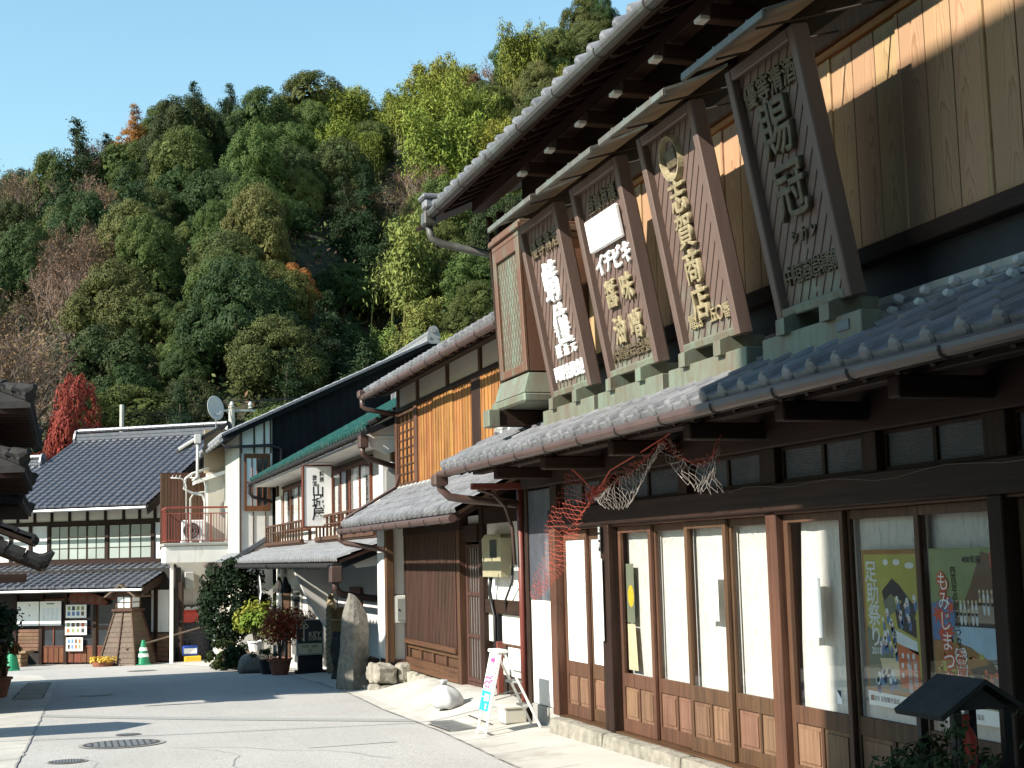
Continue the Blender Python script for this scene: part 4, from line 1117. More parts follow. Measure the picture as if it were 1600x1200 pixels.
# green roof
G0 = Vector((4.92, 23.7, 3.84)); U5 = Vector((1, 0, .55)).normalized()
gr = slab(inn, 'green_roof', 'cream', G0 + Vector((.02, 0, -.01)), (0, 1, 0), U5, 15.8, 4.85, .10, .005)
tile_roof(gr, G0, (0, 1, 0), U5, 58, 19, .272, .25, 'tile_green', seed=41)
slab(inn, 'rear_roof', 'tile_green', G0 + U5 * 4.85, (0, 1, 0), (1, 0, -.55), 15.8, 4.0, .08)
ridge(inn, G0 + U5 * 4.8 + Vector((0, .1, .05)), G0 + U5 * 4.8 + Vector((0, 15.7, .05)), .24, mat='tile_silver')
m = MB()
for k in range(20): p = G0 + U5 * (.25 * k + .05) + Vector((0, 15.78, .04)); m.tube([p, p + U5 * .2], [.05, .045], 7)
m.build('verge_tiles', 'tile_silver', gr, kind='stuff')
m = MB()
for k in range(20): p = G0 + U5 * (.25 * k + .05) + Vector((0, .03, .04)); m.tube([p, p + U5 * .2], [.055, .05], 7)
m.build('verge_tiles', 'tile_dark', gr, kind='stuff')
MB().prism([G0 + Vector((.0, -.02, -.02)), G0 + Vector((0, -.02, -.12)), Vector((IX + .1, 23.68, 4.02)), Vector((IX + .1, 23.68, 4.16))], (0, .06, 0)).build('verge_board', 'black', inn)
gutter(inn, [G0 + Vector((-.05, -.0, -.10)), G0 + Vector((-.05, 15.8, -.10))], .05, 'tile_dark', 16)
bx('plaster_soffit', 'white', inn, 4.98, IX, 23.8, 39.4, 3.66, 3.72, .01)
bx('rain_head', 'gutter', inn, 4.80, 4.96, 23.72, 23.92, 3.50, 3.72, .02)
MB().tube([(4.87, 23.8, 3.52), (4.87, 23.82, 3.40), (5.0, 23.85, 3.32), (5.65, 23.9, 3.12)], .05, 8).build('drain_elbow', 'gutter', inn, smooth=True)
MB().tube([(4.87, 39.4, 3.70), (4.87, 39.4, 3.5), (4.95, 39.4, 3.40), (5.5, 39.4, 3.25)], .05, 8).build('drain_elbow', 'tile_dark', inn, smooth=True)
# plaster cheek at the near end of the eave
MB().prism([(4.98, 23.84, 3.72), (5.6, 23.84, 4.02), (5.6, 23.84, 3.50), (5.3, 23.84, 3.40), (5.05, 23.84, 3.52)], (0, .12, 0)).build('plaster_cheek', 'white', inn)
# wing walls
wg = bx('wing_wall', 'white', inn, 5.24, 5.62, 24.05, 24.25, 2.08, 3.28, .03)
bx('inset_panel', 'greybox', wg, 5.32, 5.52, 24.03, 24.048, 2.4, 3.14, .008)
bx('wing_wall', 'white', inn, 5.46, 5.62, 31.0, 31.35, 2.0, 3.7, .03)
for y in (31.6, 24.6, 33.6, 38.9): bx('post', 'brown', inn, IX - .06, IX + .02, y - .07, y + .07, 2.02, 3.7, .006)
# upstairs windows with reddish frames
def inn_window(ya, yb, n, z0=2.35, z1=3.52, curt=True):
    f = MB(); f.box(IX - .05, IX + .02, ya, yb, z1 - .07, z1, .004).box(IX - .05, IX + .02, ya, yb, z0, z0 + .06, .004)
    for k in range(n + 1):
        y = ya + (yb - ya) * k / n; f.box(IX - .05, IX + .02, y - .045, y + .045, z0 + .06, z1 - .07, .004)
    w_ = f.build('window', 'redwood', inn)
    bx('lintel', 'dark', w_, IX - .07, IX + .02, ya - .1, yb + .1, z1 + .001, z1 + .07, .004)
    for k in range(n):
        a = ya + (yb - ya) * k / n + .045; b2 = ya + (yb - ya) * (k + 1) / n - .045
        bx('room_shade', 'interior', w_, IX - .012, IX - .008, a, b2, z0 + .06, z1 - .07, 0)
        bx('pane', 'glass', w_, IX - .035, IX - .031, a, b2, z0 + .06, z1 - .07, 0)
        if curt:
            c = MB(); wv = (b2 - a) * (.72 if k % 2 else .5); c0 = a if k % 2 else b2 - wv; q = 10
            vs = [];
            for i in range(q + 1): vs += [(IX - .022 + .005 * (i % 2), c0 + wv * i / q, z0 + .08), (IX - .022 + .005 * (i % 2), c0 + wv * i / q, z1 - .09)]
            c.add(vs, [(2 * i, 2 * i + 2, 2 * i + 3, 2 * i + 1) for i in range(q)]); c.build('curtain', 'paper', w_)
inn_window(26.5, 30.6, 4); inn_window(33.9, 37.8, 3)
bx('shutter_panel', 'cream', inn, 5.50, 5.59, 37.9, 38.8, 2.3, 3.35, .01)
# balcony rails
def rail(ya, yb):
    rl = MB(); x = 5.22
    rl.box(x - .03, x + .03, ya, yb, 2.50, 2.55, .005).box(x - .02, x + .02, ya, yb, 2.33, 2.36, .004).box(x - .05, x + .05, ya, yb, 2.02, 2.10, .006)
    r_ = rl.build('balcony_rail', 'brown', inn)
    n = int((yb - ya) / .42)
    for k in range(n + 1):
        y = ya + (yb - ya) * k / n; bx('baluster', 'brown', r_, x - .022, x + .022, y - .022, y + .022, 2.10, 2.50, .003)
rail(24.5, 30.6); rail(32.6, 38.6)
bx('balcony_floor', 'brown', inn, 5.2, IX, 24.4, 30.7, 1.99, 2.018, .004); bx('balcony_floor', 'brown', inn, 5.2, IX, 32.5, 38.7, 1.99, 2.018, .004)
# lower roof
L0 = Vector((4.40, 23.72, 1.60)); U6 = Vector((1.2, 0, .42)).normalized()
lr = slab(inn, 'lower_roof', 'darkx', L0 + Vector((.02, 0, 0)), (0, 1, 0), U6, 15.4, 1.27, .05, .005)
tile_roof(lr, L0, (0, 1, 0), U6, 57, 5, .27, .25, 'tile_silver', seed=51)
gutter(inn, [L0 + Vector((-.05, 0, -.10)), L0 + Vector((-.05, 15.4, -.10))], .055, 'tile_dark', 14)
bx('rain_head', 'gutter', inn, 4.28, 4.48, 23.70, 23.95, 1.22, 1.50, .02)
MB().tube([(4.38, 23.82, 1.25), (4.38, 23.84, 1.12), (4.5, 23.9, 1.02), (5.5, 24.0, .86)], .06, 8).build('drain_elbow', 'gutter', inn, smooth=True)
MB().prism([(4.46, 23.74, 1.58), (5.6, 23.74, 1.98), (5.6, 23.74, 1.86), (4.5, 23.74, 1.46)], (0, .05, 0)).build('verge_board', 'black', inn)
MB().prism([(4.6, 23.84, 1.60), (5.6, 23.84, 1.94), (5.6, 23.84, 1.70), (5.2, 23.84, 1.50), (4.75, 23.84, 1.46)], (0, .1, 0)).build('plaster_cheek', 'white', inn)
# ground floor front
z0 = -1.35
bx('front_wall', 'white', inn, IX, 6.0, 26.0, 30.2, z0, 1.95, 0)
bx('front_wall', 'white', inn, IX, 6.0, 34.2, 39.4, z0, 1.95, 0)
bx('front_wall', 'white', inn, IX + .3, 6.0, 30.2, 34.2, z0, 1.95, 0)
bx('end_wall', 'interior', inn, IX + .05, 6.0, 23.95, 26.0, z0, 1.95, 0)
def door(ya, yb, x, z_0, z_1, mat='redwood', glass=None, mid=None):
    d = MB(); d.box(x - .05, x, ya, ya + .09, z_0, z_1, .004).box(x - .05, x, yb - .09, yb, z_0, z_1, .004).box(x - .05, x, ya + .09, yb - .09, z_1 - .1, z_1, .004).box(x - .05, x, ya + .09, yb - .09, z_0, z_0 + .16, .004)
    if mid: d.box(x - .05, x, ya + .09, yb - .09, mid, mid + .1, .004)
    o = d.build('door', mat, inn)
    bx('door_panel', glass or mat, o, x - .03, x - .02, ya + .09, yb - .09, z_0 + .16, z_1 - .1, 0)
door(24.1, 25.9, IX + .04, -.55, 1.45, 'brown', 'brown', .35)
door(27.5, 28.6, IX - .01, -.6, 1.05, 'redwood', 'darkglass')
door(31.0, 32.6, IX + .28, -.85, 1.25, 'redwood', 'redwood')
door(32.7, 34.0, IX + .28, -.85, 1.2, 'gutter_w', 'darkglass')
door(34.9, 36.4, IX - .01, -.9, 1.0, 'gutter_w', 'darkglass')
door(36.8, 38.0, IX - .01, -.9, 1.0, 'brown', 'brown')
bx('window_sash', 'plastic_w', inn, IX - .06, IX - .01, 29.2, 29.9, -.6, .5, .01)
# curved plaster bracket wall
ar = MB(); pts = [(5.55, 30.3, z0), (5.55, 30.3, 1.75)]
cv = [(4.55 + 1.0 * (1 - math.cos(R(a))) * .86, 30.3, 1.72 - 1.6 * math.sin(R(a)) * (a / 90)) for a in range(0, 91, 9)]
ar.prism([(5.60, 30.3, 1.75)] + cv + [(5.42, 30.3, z0), (5.60, 30.3, z0)], (0, .22, 0)).build('curved_plaster_wall', 'white', inn)
# banner and hanging lanterns under the eave
t = thing('shop_banner', 'narrow blue and white cloth banner hanging under the inn eave', 'banner', (4.62, 35.3, -.6))
q = MB(); vs = []
for i in range(9):
    z = 1.3 - 1.75 * i / 8; d_ = .05 * math.sin(i * .9); vs += [(4.58 + d_, 35.2, z), (4.62 + d_, 35.75 - .02 * i, z)]
q.add(vs[:10], [(2 * i, 2 * i + 2, 2 * i + 3, 2 * i + 1) for i in range(4)]); q.build('white_cloth', 'paper', t)
q = MB(); q.add(vs[8:], [(2 * i, 2 * i + 2, 2 * i + 3, 2 * i + 1) for i in range(4)]); q.build('blue_cloth', 'bluecloth', t)
MB().tube([(4.6, 35.48, 1.45), (4.6, 35.48, -.95)], .014, 6).build('pole', 'ink', t)
for k, y in enumerate((32.0, 33.0)):
    t = thing('hanging_bell', 'dark conical hanging ornament under the inn eave', 'ornament', (4.75, y, .9), group='hanging ornaments under the inn eave')
    MB().lathe([(.015, .36), (.03, .34), (.07, .22), (.14, .09), (.13, .0)], (4.75, y, .9), 10).build('bell', 'char', t)
    MB().tube([(4.75, y, 1.32), (4.75, y, 1.62)], .01, 5).build('cord', 'ink', t)
# projecting inn sign
t = thing('inn_sign', 'white projecting sign with black brush characters and reddish frame on the inn front', 'sign', (5.1, 29.6, 2.3))
sx0, sx1 = 4.80, 5.38
sy = 29.6
bx('panel', 'plastic_w', t, sx0, sx1, sy, sy + .16, 2.32, 3.58, .004)
for a in ((sx0 - .035, sx0 - .001, 2.30, 3.60), (sx1 + .001, sx1 + .035, 2.30, 3.60), (sx0, sx1, 3.581, 3.615), (sx0, sx1, 2.285, 2.319)): bx('frame', 'redwood', t, a[0], a[1], sy - .012, sy + .17, a[2], a[3], .004)
fmS = frame_m(((sx0 + sx1) / 2, sy - .001, 2.95), (1, 0, 0), (0, 0, 1))
letters('山城屋', t, fmS, 0.0, .12, .27, 'ink', 0, -.25, .001, .004, sy=1.05)
letters('料理', t, fmS, .075, .47, .12, 'ink', 0, -.125, .001, .002, sx=.8)
letters('旅館', t, fmS, -.075, .39, .12, 'ink', 0, -.125, .001, .002, sx=.8)
MB().tube([(sx1, sy + .08, 3.56), (5.62, sy + .1, 3.56)], .016, 6).tube([(sx1, sy + .08, 2.5), (5.62, sy + .1, 2.5)], .016, 6).build('bracket', 'iron', t)

# ------------------------------------------------------------------ black gabled house behind the inn
bh = thing('gabled_house', 'tall house with black board gable, pale grey side and white window bay', 'house', (4.7, 43, -1.3))
GX, GY = 4.68, 39.75; RX, RZ = 10.3, 7.95; EZ_ = 5.36
gz = lambda x: EZ_ + (RZ - EZ_) * (x - GX) / (RX - GX)
MB().prism([(5.55, GY, 1.0), (16, GY, 1.0), (16, GY, gz(RX) - (16 - RX) * .46), (RX, GY, RZ - .12), (5.55, GY, gz(5.55) - .12)], (0, 7.1, 0)).build('body', 'black', bh)
x = 5.6
while x < 13:
    zt = (gz(x) if x < RX else RZ - (x - RX) * .46) - .2
    if zt > 2: bx('batten', 'black', bh, x, x + .03, GY - .014, GY - .001, 2.2, zt, .003)
    x += .235
MB().prism([(GX, GY, -1.4), (5.545, GY, -1.4), (5.545, GY, gz(5.545) - .12), (GX, GY, EZ_ - .12)], (0, .2, 0)).build('white_bay_wall', 'white', bh)
for a in (GX - .02, 5.02, 5.30, 5.48): bx('bay_stud', 'brown', bh, a, a + .05, GY - .025, GY - .001, 4.63, gz(a) - .14, .004)
bx('bay_stud', 'brown', bh, 5.0, 5.03, GY - .02, GY - .001, 1.9, 3.0, .004); bx('bay_stud', 'brown', bh, 5.34, 5.37, GY - .02, GY - .001, 1.9, 3.0, .004)
wf = MB(); a0, a1, w0, w1 = 4.76, 5.48, 3.02, 4.62
wf.box(a0, a1, GY - .05, GY - .001, w1 - .12, w1, .005).box(a0, a1, GY - .05, GY - .001, w0, w0 + .14, .005).box(a0, a0 + .07, GY - .05, GY - .001, w0 + .14, w1 - .12, .005).box(a1 - .07, a1, GY - .05, GY - .001, w0 + .14, w1 - .12, .005)
w_ = wf.build('window', 'redwood', bh)
bx('pane', 'frost', w_, a0 + .07, 5.10, GY - .02, GY - .012, w0 + .14, w1 - .12, 0); bx('pane', 'darkglass', w_, 5.10, a1 - .07, GY - .026, GY - .021, w0 + .14, w1 - .12, 0)
for a in (4.96, 5.10, 5.26): bx('sash_bar', 'redwood', w_, a, a + .035, GY - .045, GY - .027, w0 + .14, w1 - .12, .003)
bx('sash_bar', 'redwood', w_, a0 + .07, 5.10, GY - .044, GY - .0275, 3.80, 3.83, .003)
# pale grey side wall of upright cladding boards
y = GY + .02; k = 0
while y < 46.85:
    bx('cladding_board', 'grey_siding', bh, GX - .03, GX + .05, y, y + .575, 1.62, EZ_ - .04, .02); y += .58
bx('corner_trim', 'gutter', bh, GX - .05, GX + .0, GY - .05, GY + .019, 1.7, EZ_ - .05, .004)
bx('lower_side_wall', 'cream', bh, GX - .02, GX + .06, GY + .1, 46.85, -1.5, 1.6, 0)
A = Vector((GX - .55, GY - .28, EZ_ - .26)); UB = Vector((RX - GX, 0, RZ - EZ_)).normalized()
rb = slab(bh, 'roof', 'black', A, (0, 1, 0), UB, 7.5, 6.75, .14, .0)
tile_roof(rb, A + Vector((0, 0, .0)), (0, 1, 0), UB, 27, 26, .277, .25, 'tile_silver', seed=61)
slab(bh, 'rear_roof', 'tile_dark', A + UB * 6.75, (0, 1, 0), (1, 0, -.46), 7.5, 6, .1)
m = MB()
for k in range(26): p = A + UB * (.25 * k + .03) + Vector((0, .0, .03)); m.box(-.07, .07, -.01, .235, -.03, .05, .01, m=frame_m(p, (0, 1, 0), UB))
m.build('verge_tiles', 'tile_blue', rb, kind='stuff')
ridge(bh, A + UB * 6.7 + Vector((0, .05, .02)), A + UB * 6.7 + Vector((0, 7.4, .02)), .26, mat='tile_silver')
gutter(bh, [A + Vector((-.03, 0, -.12)), A + Vector((-.03, 7.5, -.12))], .06, 'tile_silver', 8)
MB().tube([A + Vector((0, .1, -.15)), A + Vector((.1, .05, -.32)), (5.5, GY - .08, 4.85), (5.78, GY - .08, 4.75), (5.80, GY - .06, 3.6)], .045, 7).build('downpipe', 'ink', bh, smooth=True)
# lean-to tile roof at its foot
L1_ = Vector((4.33, 39.55, 1.60)); U7 = Vector((1, 0, .62)).normalized()
lt = slab(bh, 'lean_to_roof', 'darkx', L1_ + Vector((.02, 0, 0)), (0, 1, 0), U7, 7.4, 1.15, .05, .005)
tile_roof(lt, L1_, (0, 1, 0), U7, 26, 5, .28, .23, 'tile_silver', seed=71)
MB().prism([L1_ + Vector((0, -.06, -.05)), L1_ + Vector((0, -.06, .08)), L1_ + U7 * 1.15 + Vector((0, -.06, .08)), L1_ + U7 * 1.15 + Vector((0, -.06, -.05))], (0, .08, 0)).build('verge_board', 'tile_blue', lt)
gutter(bh, [L1_ + Vector((-.04, 0, -.08)), L1_ + Vector((-.04, 7.4, -.08))], .05, 'gutter', 6)
# ------------------------------------------------------------------ white house with the red balcony rail
_before = set(o.name for o in COL.objects)
wh = thing('white_house', 'white house with red balcony rail, air conditioner and recessed entrance below', 'house', (4.0, 48, -1.4))
bx('lower_wall', 'concrete', wh, 3.35, 5.2, 49.2, 49.5, -1.6, 1.7, 0)
bx('side_wall', 'cream', wh, 4.78, 5.3, 46.9, 49.2, -1.6, 1.7, 0)
bx('upper_wall', 'brown', wh, 3.05, 6.5, 47.75, 48.0, 2.0, 4.35, 0)
x = 3.07
while x < 4.4:
    bx('cladding_board', 'brown', wh, x, x + .085, 47.735, 47.749, 2.12, 4.3, .006); x += .1
bx('beige_wall', 'beigewall', wh, 4.30, 5.0, 46.95, 47.2, 4.30, 5.62, 0)
bx('beige_wall', 'cream', wh, 4.40, 5.0, 46.9, 47.6, 2.05, 4.3, 0)
bx('window', 'frost', wh, 4.36, 4.395, 46.95, 47.5, 2.1, 4.1, 0)
for z in (2.1, 3.0, 4.05): bx('window_bar', 'gutter_w', wh, 4.34, 4.359, 46.92, 47.55, z, z + .05, .004)
bal = bx('balcony', 'white', wh, 3.08, 5.0, 46.05, 47.74, 1.58, 2.08, .02)
bx('balcony_rim', 'concrete_d', bal, 3.03, 5.02, 46.0, 47.745, 2.081, 2.17, .015)
rl = MB()
rl.box(3.08, 5.0, 46.06, 46.11, 3.18, 3.24, .006).box(3.08, 5.0, 46.07, 46.10, 3.02, 3.05, .004).box(3.08, 5.0, 46.07, 46.10, 2.22, 2.25, .004).box(3.07, 3.11, 46.11, 47.7, 3.18, 3.23, .006).box(3.08, 3.10, 46.11, 47.7, 2.22, 2.25, .004)
rail_ = rl.build('balcony_rail', 'redrail', wh)
for k in range(24):
    x = 3.10 + 1.88 * k / 23; th_ = .024 if k % 8 == 0 else .008
    bx('baluster', 'redrail', rail_, x - th_, x + th_, 46.075, 46.095, 2.18 if k % 8 == 0 else 2.25, 3.02, 0)
for k in range(12):
    y = 46.2 + 1.4 * k / 11; bx('baluster', 'redrail', rail_, 3.082, 3.098, y - .008, y + .008, 2.25, 3.18, 0)
# white laundry-pole brackets
for x in (3.72, 4.28):
    m = MB().tube([(x, 46.5, 2.18), (x, 46.5, 3.85), (x - .04, 46.5, 4.02), (x - .16, 46.5, 4.10), (x - .46, 46.5, 4.12)], .02, 7)
    for k in range(3): m.tube([(x - .2 - .11 * k, 46.5, 4.13), (x - .17 - .11 * k, 46.5, 4.20)], .012, 5)
    m.build('laundry_bracket', 'gutter_w', wh, smooth=True)
    bx('bracket_foot', 'plastic_w', wh, x - .16, x + .16, 46.35, 46.65, 2.171, 2.24, .02)
MB().tube([(3.85, 46.6, 2.2), (3.85, 46.6, 3.5), (3.95, 46.6, 3.66), (4.6, 46.6, 3.72)], .028, 7).build('white_frame', 'gutter_w', wh, smooth=True)
# air conditioner on the balcony
t = thing('air_conditioner', 'beige outdoor air conditioner unit standing on the balcony', 'air conditioner', (3.95, 46.8, 2.18))
bx('casing', 'plastic_w', t, 3.62, 4.30, 46.75, 47.05, 2.22, 2.86, .02)
m = MB();
for k in range(20):
    a = 2 * math.pi * k / 20; m.tube([(3.9 + .07 * math.cos(a), 46.742, 2.54 + .07 * math.sin(a)), (3.9 + .24 * math.cos(a), 46.742, 2.54 + .24 * math.sin(a))], .006, 4)
for r_ in (.1, .17, .24): m.tube([(3.9 + r_ * math.cos(R(a)), 46.738, 2.54 + r_ * math.sin(R(a))) for a in range(0, 361, 20)], .008, 4)
m.build('fan_guard', 'metal', t)
place('fan_recess', MB().lathe([(.01, 0), (.25, .0), (.25, .002)], (0, 0, 0), 20).mesh('fan_recess', 'ink'), t, Matrix.Translation((3.9, 46.748, 2.54)) @ Matrix.Rotation(R(90), 4, 'X'))
bx('foot', 'ink', t, 3.66, 3.76, 46.76, 47.04, 2.172, 2.22, 0); bx('foot', 'ink', t, 4.16, 4.26, 46.76, 47.04, 2.172, 2.22, 0)
# small roof and white rain pipes
rr = MB(); rr.prism([(3.55, 46.6, 4.95), (5.0, 46.6, 5.75), (5.0, 46.6, 5.85), (3.55, 46.6, 5.05)], (0, 1.6, 0)); rr.build('small_roof', 'tile_dark', wh)
MB().tube([(3.5, 46.55, 4.98), (4.0, 46.55, 5.3)], .05, 7).build('gutter', 'gutter_w', wh)
bx('rain_head', 'gutter_w', wh, 3.95, 4.15, 46.4, 46.6, 5.15, 5.42, .02)
MB().tube([(4.05, 46.5, 5.2), (4.05, 46.5, 4.15), (3.9, 46.5, 4.02)], .045, 7).build('downpipe', 'gutter_w', wh, smooth=True)
MB().tube([(4.4, 46.7, 4.42), (3.9, 46.6, 4.25), (3.7, 46.6, 4.1), (3.66, 46.6, 3.8), (3.9, 46.6, 3.66), (4.2, 46.6, 3.6), (4.28, 46.6, 3.4), (4.28, 46.6, 2.2)], .04, 7).build('downpipe', 'gutter_w', wh, smooth=True)
MB().prism([(4.0, 46.8, 3.95), (5.0, 46.8, 4.28), (5.0, 46.8, 4.40), (4.0, 46.8, 4.05)], (0, .8, 0)).build('lower_canopy', 'plastic_w', wh)
MB().tube([(4.93, 46.85, 3.95), (4.93, 46.85, -1.5)], .05, 7).build('downpipe', 'gutter_w', wh, smooth=True)
# dark glazed tiles, post, meters in the recess
tl = bx('tile_wainscot', 'concrete_d', wh, 3.36, 4.77, 49.14, 49.199, -1.6, -.05, 0)
for i in range(11):
    for j in range(8):
        q_ = MB().box(-.058, .058, -.012, 0, -.088, .088, .004).mesh('wall_tile', 'tilewall') if (i, j) == (0, 0) else q_
        place('wall_tile', q_, tl, Matrix.Translation((3.43 + i * .126, 49.139, -1.45 + j * .187)))
bx('porch_post', 'plastic_w', wh, 3.30, 3.40, 47.1, 47.2, -1.55, 1.58, .01)
bx('white_door', 'gutter_w', wh, 4.70, 4.779, 47.0, 48.5, -1.45, 1.0, .01)
bx('door_glass', 'frost', wh, 4.69, 4.699, 47.15, 47.7, -1.2, .8, 0); bx('door_glass', 'frost', wh, 4.69, 4.699, 47.8, 48.35, -1.2, .8, 0)
for k, (x, z, r_) in enumerate(((3.62, .25, .17), (3.98, .1, .12), (4.2, .1, .12))):
    t = thing('utility_meter', 'round grey utility meter on the recessed wall below the balcony', 'meter', (x, 49.0, z), group='meters below the balcony')
    MB().tube([(x, 49.19, z), (x, 48.98, z)], [r_ * .8, r_], 14).build('dial', 'metal', t)
    bx('case', 'iron', t, x - r_ * .8, x + r_ * .8, 49.02, 49.19, z + r_ * .5, z + r_ * 1.4 + .1 * (k == 0), .02)
t = tag(bx('breaker_box', 'greybox', None, 3.88, 4.18, 49.0, 49.19, .75, 1.3, .03), 'grey breaker box on the recessed wall above the meters', 'breaker box')
t = thing('red_post_box', 'red metal box hanging on the recessed wall below the meters', 'box', (4.05, 49.05, -.35))
bx('casing', 'red', t, 3.82, 4.30, 48.95, 49.13, -.28, .06, .015); bx('lid', 'red', t, 3.80, 4.32, 48.93, 49.135, .062, .11, .015)
t = thing('plastic_crate', 'blue and white plastic crate stacked on a yellow crate', 'crate', (4.0, 48.2, -1.2), group=None)
bx('body', 'blue', t, 3.75, 4.2, 48.0, 48.5, -1.25, -.95, .02); bx('panel', 'plastic_w', t, 3.78, 4.17, 47.99, 47.999, -1.18, -1.02, 0)
t = tag(bx('plastic_crate', 'yellow', None, 3.8, 4.3, 47.95, 48.5, -1.46, -1.255, .02), 'low yellow plastic crate on the ground under the blue crate', 'crate')
# satellite dish
t = thing('satellite_dish', 'pale grey satellite dish on a mast above the small roof', 'satellite dish', (4.6, 46.7, 5.6))
MB().tube([(4.62, 46.75, 5.5), (4.62, 46.75, 6.15)], .022, 6).build('mast', 'metal', t)
d_ = MB().lathe([(.005, 0), (.13, .012), (.25, .045), (.34, .09), (.335, .10), (.24, .06), (.1, .022), (.005, .015)], (0, 0, 0), 20).mesh('dish', 'greybox', True)
place('dish', d_, t, Matrix.Translation((4.55, 46.58, 6.22)) @ Matrix.Rotation(R(25), 4, 'Z') @ Matrix.Rotation(R(78), 4, 'X') @ Matrix.Diagonal((.85, 1.15, 1, 1)))
MB().tube([(4.55, 46.5, 6.05), (4.7, 46.2, 6.02)], .014, 5).tube([(4.7, 46.2, 6.02), (4.72, 46.16, 6.1)], .035, 6).build('feed_arm', 'metal', t)

for o in list(COL.objects):                     # the white house and all that belongs to it stand a little nearer
    if o.name not in _before and o.parent is None: o.location = o.location + Vector((-.25, -3.2, .05))
# ------------------------------------------------------------------ shop with the big tiled roof at the bend
ANG = R(-34)
fs = thing('tile_roofed_shop', 'low wooden shop with a big blue grey tiled roof and notices on its front', 'shop building', (2.55, 45.9, -1.45), ANG, world=False)
# local frame: x runs left along the front (0 = right end), so use negative x; y goes back
def lb(name, mat, x0, x1, y0, y1, z0, z1, bev=.006, parent=None, label=None): return MB().box(x0, x1, y0, y1, z0, z1, bev).build(name, mat, parent or fs, label=label)
GZ = -.02; LW = -8.6
lb('core', 'interior', LW, -.4, 1.1, 5.4, GZ - .3, 5.0, 0)
# upper storey: white panels, dark frame, window band
FY = .75                                        # upper front set back from the eave
lb('upper_wall', 'white', LW, .36, FY, FY + .25, 3.0, 5.15, 0)
for z, h in ((3.10, .15), (4.40, .13)): lb('tie_beam', 'darkz', LW, .36, FY - .05, FY + .1, z, z + h, .005)
lb('window_sill', 'browny', LW, .36, FY - .09, FY + .0, 3.04, 3.099, .005)
for x in (.31, -.24, -.80, -1.38, -2.05, -2.72, -3.38, -4.05, -4.7, -5.35, -6.0, -6.7): lb('stud', 'darkz', x - .045, x + .045, FY - .045, FY, 4.531, 4.95, .004)
for x in (.31, -.30, -1.98, -4.15, -4.85, -5.6, -6.6): lb('post', 'darkz', x - .06, x + .06, FY - .048, FY, 3.251, 4.399, .004)
def win(x0, x1, n):
    f = MB(); f.box(x0, x1, FY - .03, FY - .002, 3.251, 3.30, .003).box(x0, x1, FY - .03, FY - .002, 4.35, 4.399, .003)
    for k in range(n + 1):
        x = x0 + (x1 - x0) * k / n; f.box(x - .03, x + .03, FY - .03, FY - .002, 3.30, 4.35, .003)
    w_ = f.build('window', 'darkz', fs)
    for k in range(n):
        a = x0 + (x1 - x0) * k / n + .03; b2 = x0 + (x1 - x0) * (k + 1) / n - .03
        for j in range(3):
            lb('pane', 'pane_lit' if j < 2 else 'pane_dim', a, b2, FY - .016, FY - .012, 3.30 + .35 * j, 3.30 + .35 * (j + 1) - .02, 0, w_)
            if j: lb('muntin', 'darkz', a, b2, FY - .028, FY - .0165, 3.30 + .35 * j - .02, 3.30 + .35 * j + .004, 0, w_)
        c = (a + b2) / 2; lb('muntin', 'darkz', c - .012, c + .012, FY - .028, FY - .017, 3.30, 4.35, 0, w_)
win(-1.92, -.36, 2); win(-4.09, -2.04, 3) 
# big roof
O = Vector((1.35, -.25, 4.93)); UP = Vector((0, 5.2, 2.62)).normalized(); RL = 5.9
big = slab(fs, 'big_roof', 'tile_blue', (.05 - 21 * .285, -.2, 4.9), (1, 0, 0), UP, 21 * .285, 5.85, .06, .005)
slab(fs, 'wing_roof', 'tile_blue', (.05 - 37 * .285, -.2, 4.9), (1, 0, 0), UP, 16 * .285, 3.72, .06, .005)
tile_roof(big, (.05 - 21 * .285, -.25, 4.93), (1, 0, 0), UP, 21, 24, .285, .245, 'tile_blue', seed=81, t=.04)
tile_roof(big, (.05 - 37 * .285, -.25, 4.93), (1, 0, 0), UP, 16, 15, .285, .245, 'tile_blue', seed=82, t=.04)
rp = Vector((0, -.25, 4.93)) + UP * 5.85
ridge(big, (.1, rp.y, rp.z), (-5.9, rp.y, rp.z), .36, .34, 'tile_blue', name='ridge')
rq = Vector((0, -.25, 4.93)) + UP * 3.7
ridge(big, (-6.1, rq.y, rq.z), (-10.4, rq.y, rq.z), .30, .32, 'tile_blue')
slab(fs, 'rear_roof', 'tile_blue', (.05 - 21 * .285, rp.y, rp.z), (1, 0, 0), (0, 1, -.5), 21 * .285, 5.0, .1)
MB().prism([(.04, -.25, 4.92), (.04, rp.y, rp.z - .03), (.04, rp.y, rp.z - .35), (.04, -.25, 4.62)], (.06, 0, 0)).build('barge_board', 'darkx', big)
MB().prism([(-.30, FY + .26, 3.0), (-.30, 5.4, 3.0), (-.30, 5.4, 5.0), (-.30, rp.y, rp.z - .25), (-.30, FY + .26, 5.15)], (.05, 0, 0)).build('gable_wall', 'brown', fs)
MB().tube([(LW, -.33, 4.84), (.06, -.33, 4.84)], .05, 8).build('gutter', 'metal', fs)
MB().tube([(.2, .9, 5.45), (.5, .5, 5.32)], .05, 7).build('gutter_end', 'gutter_w', fs)
# lower roof
lo = slab(fs, 'lower_roof', 'darkx', (LW, -1.35, 2.37), (1, 0, 0), (0, 2.1, .68), -LW + .6, 2.25, .06, .005)
tile_roof(lo, (.6 - 33 * .285, -1.4, 2.40), (1, 0, 0), (0, 2.1, .68), 33, 9, .285, .24, 'tile_blue', seed=83, t=.035)
MB().prism([(.58, -1.4, 2.39), (.58, .72, 3.07), (.58, .72, 2.83), (.58, -1.4, 2.15)], (.06, 0, 0)).build('barge_board', 'darkx', lo)
MB().tube([(LW, -1.47, 2.31), (.62, -1.47, 2.31)], .045, 8).build('gutter', 'metal', fs)
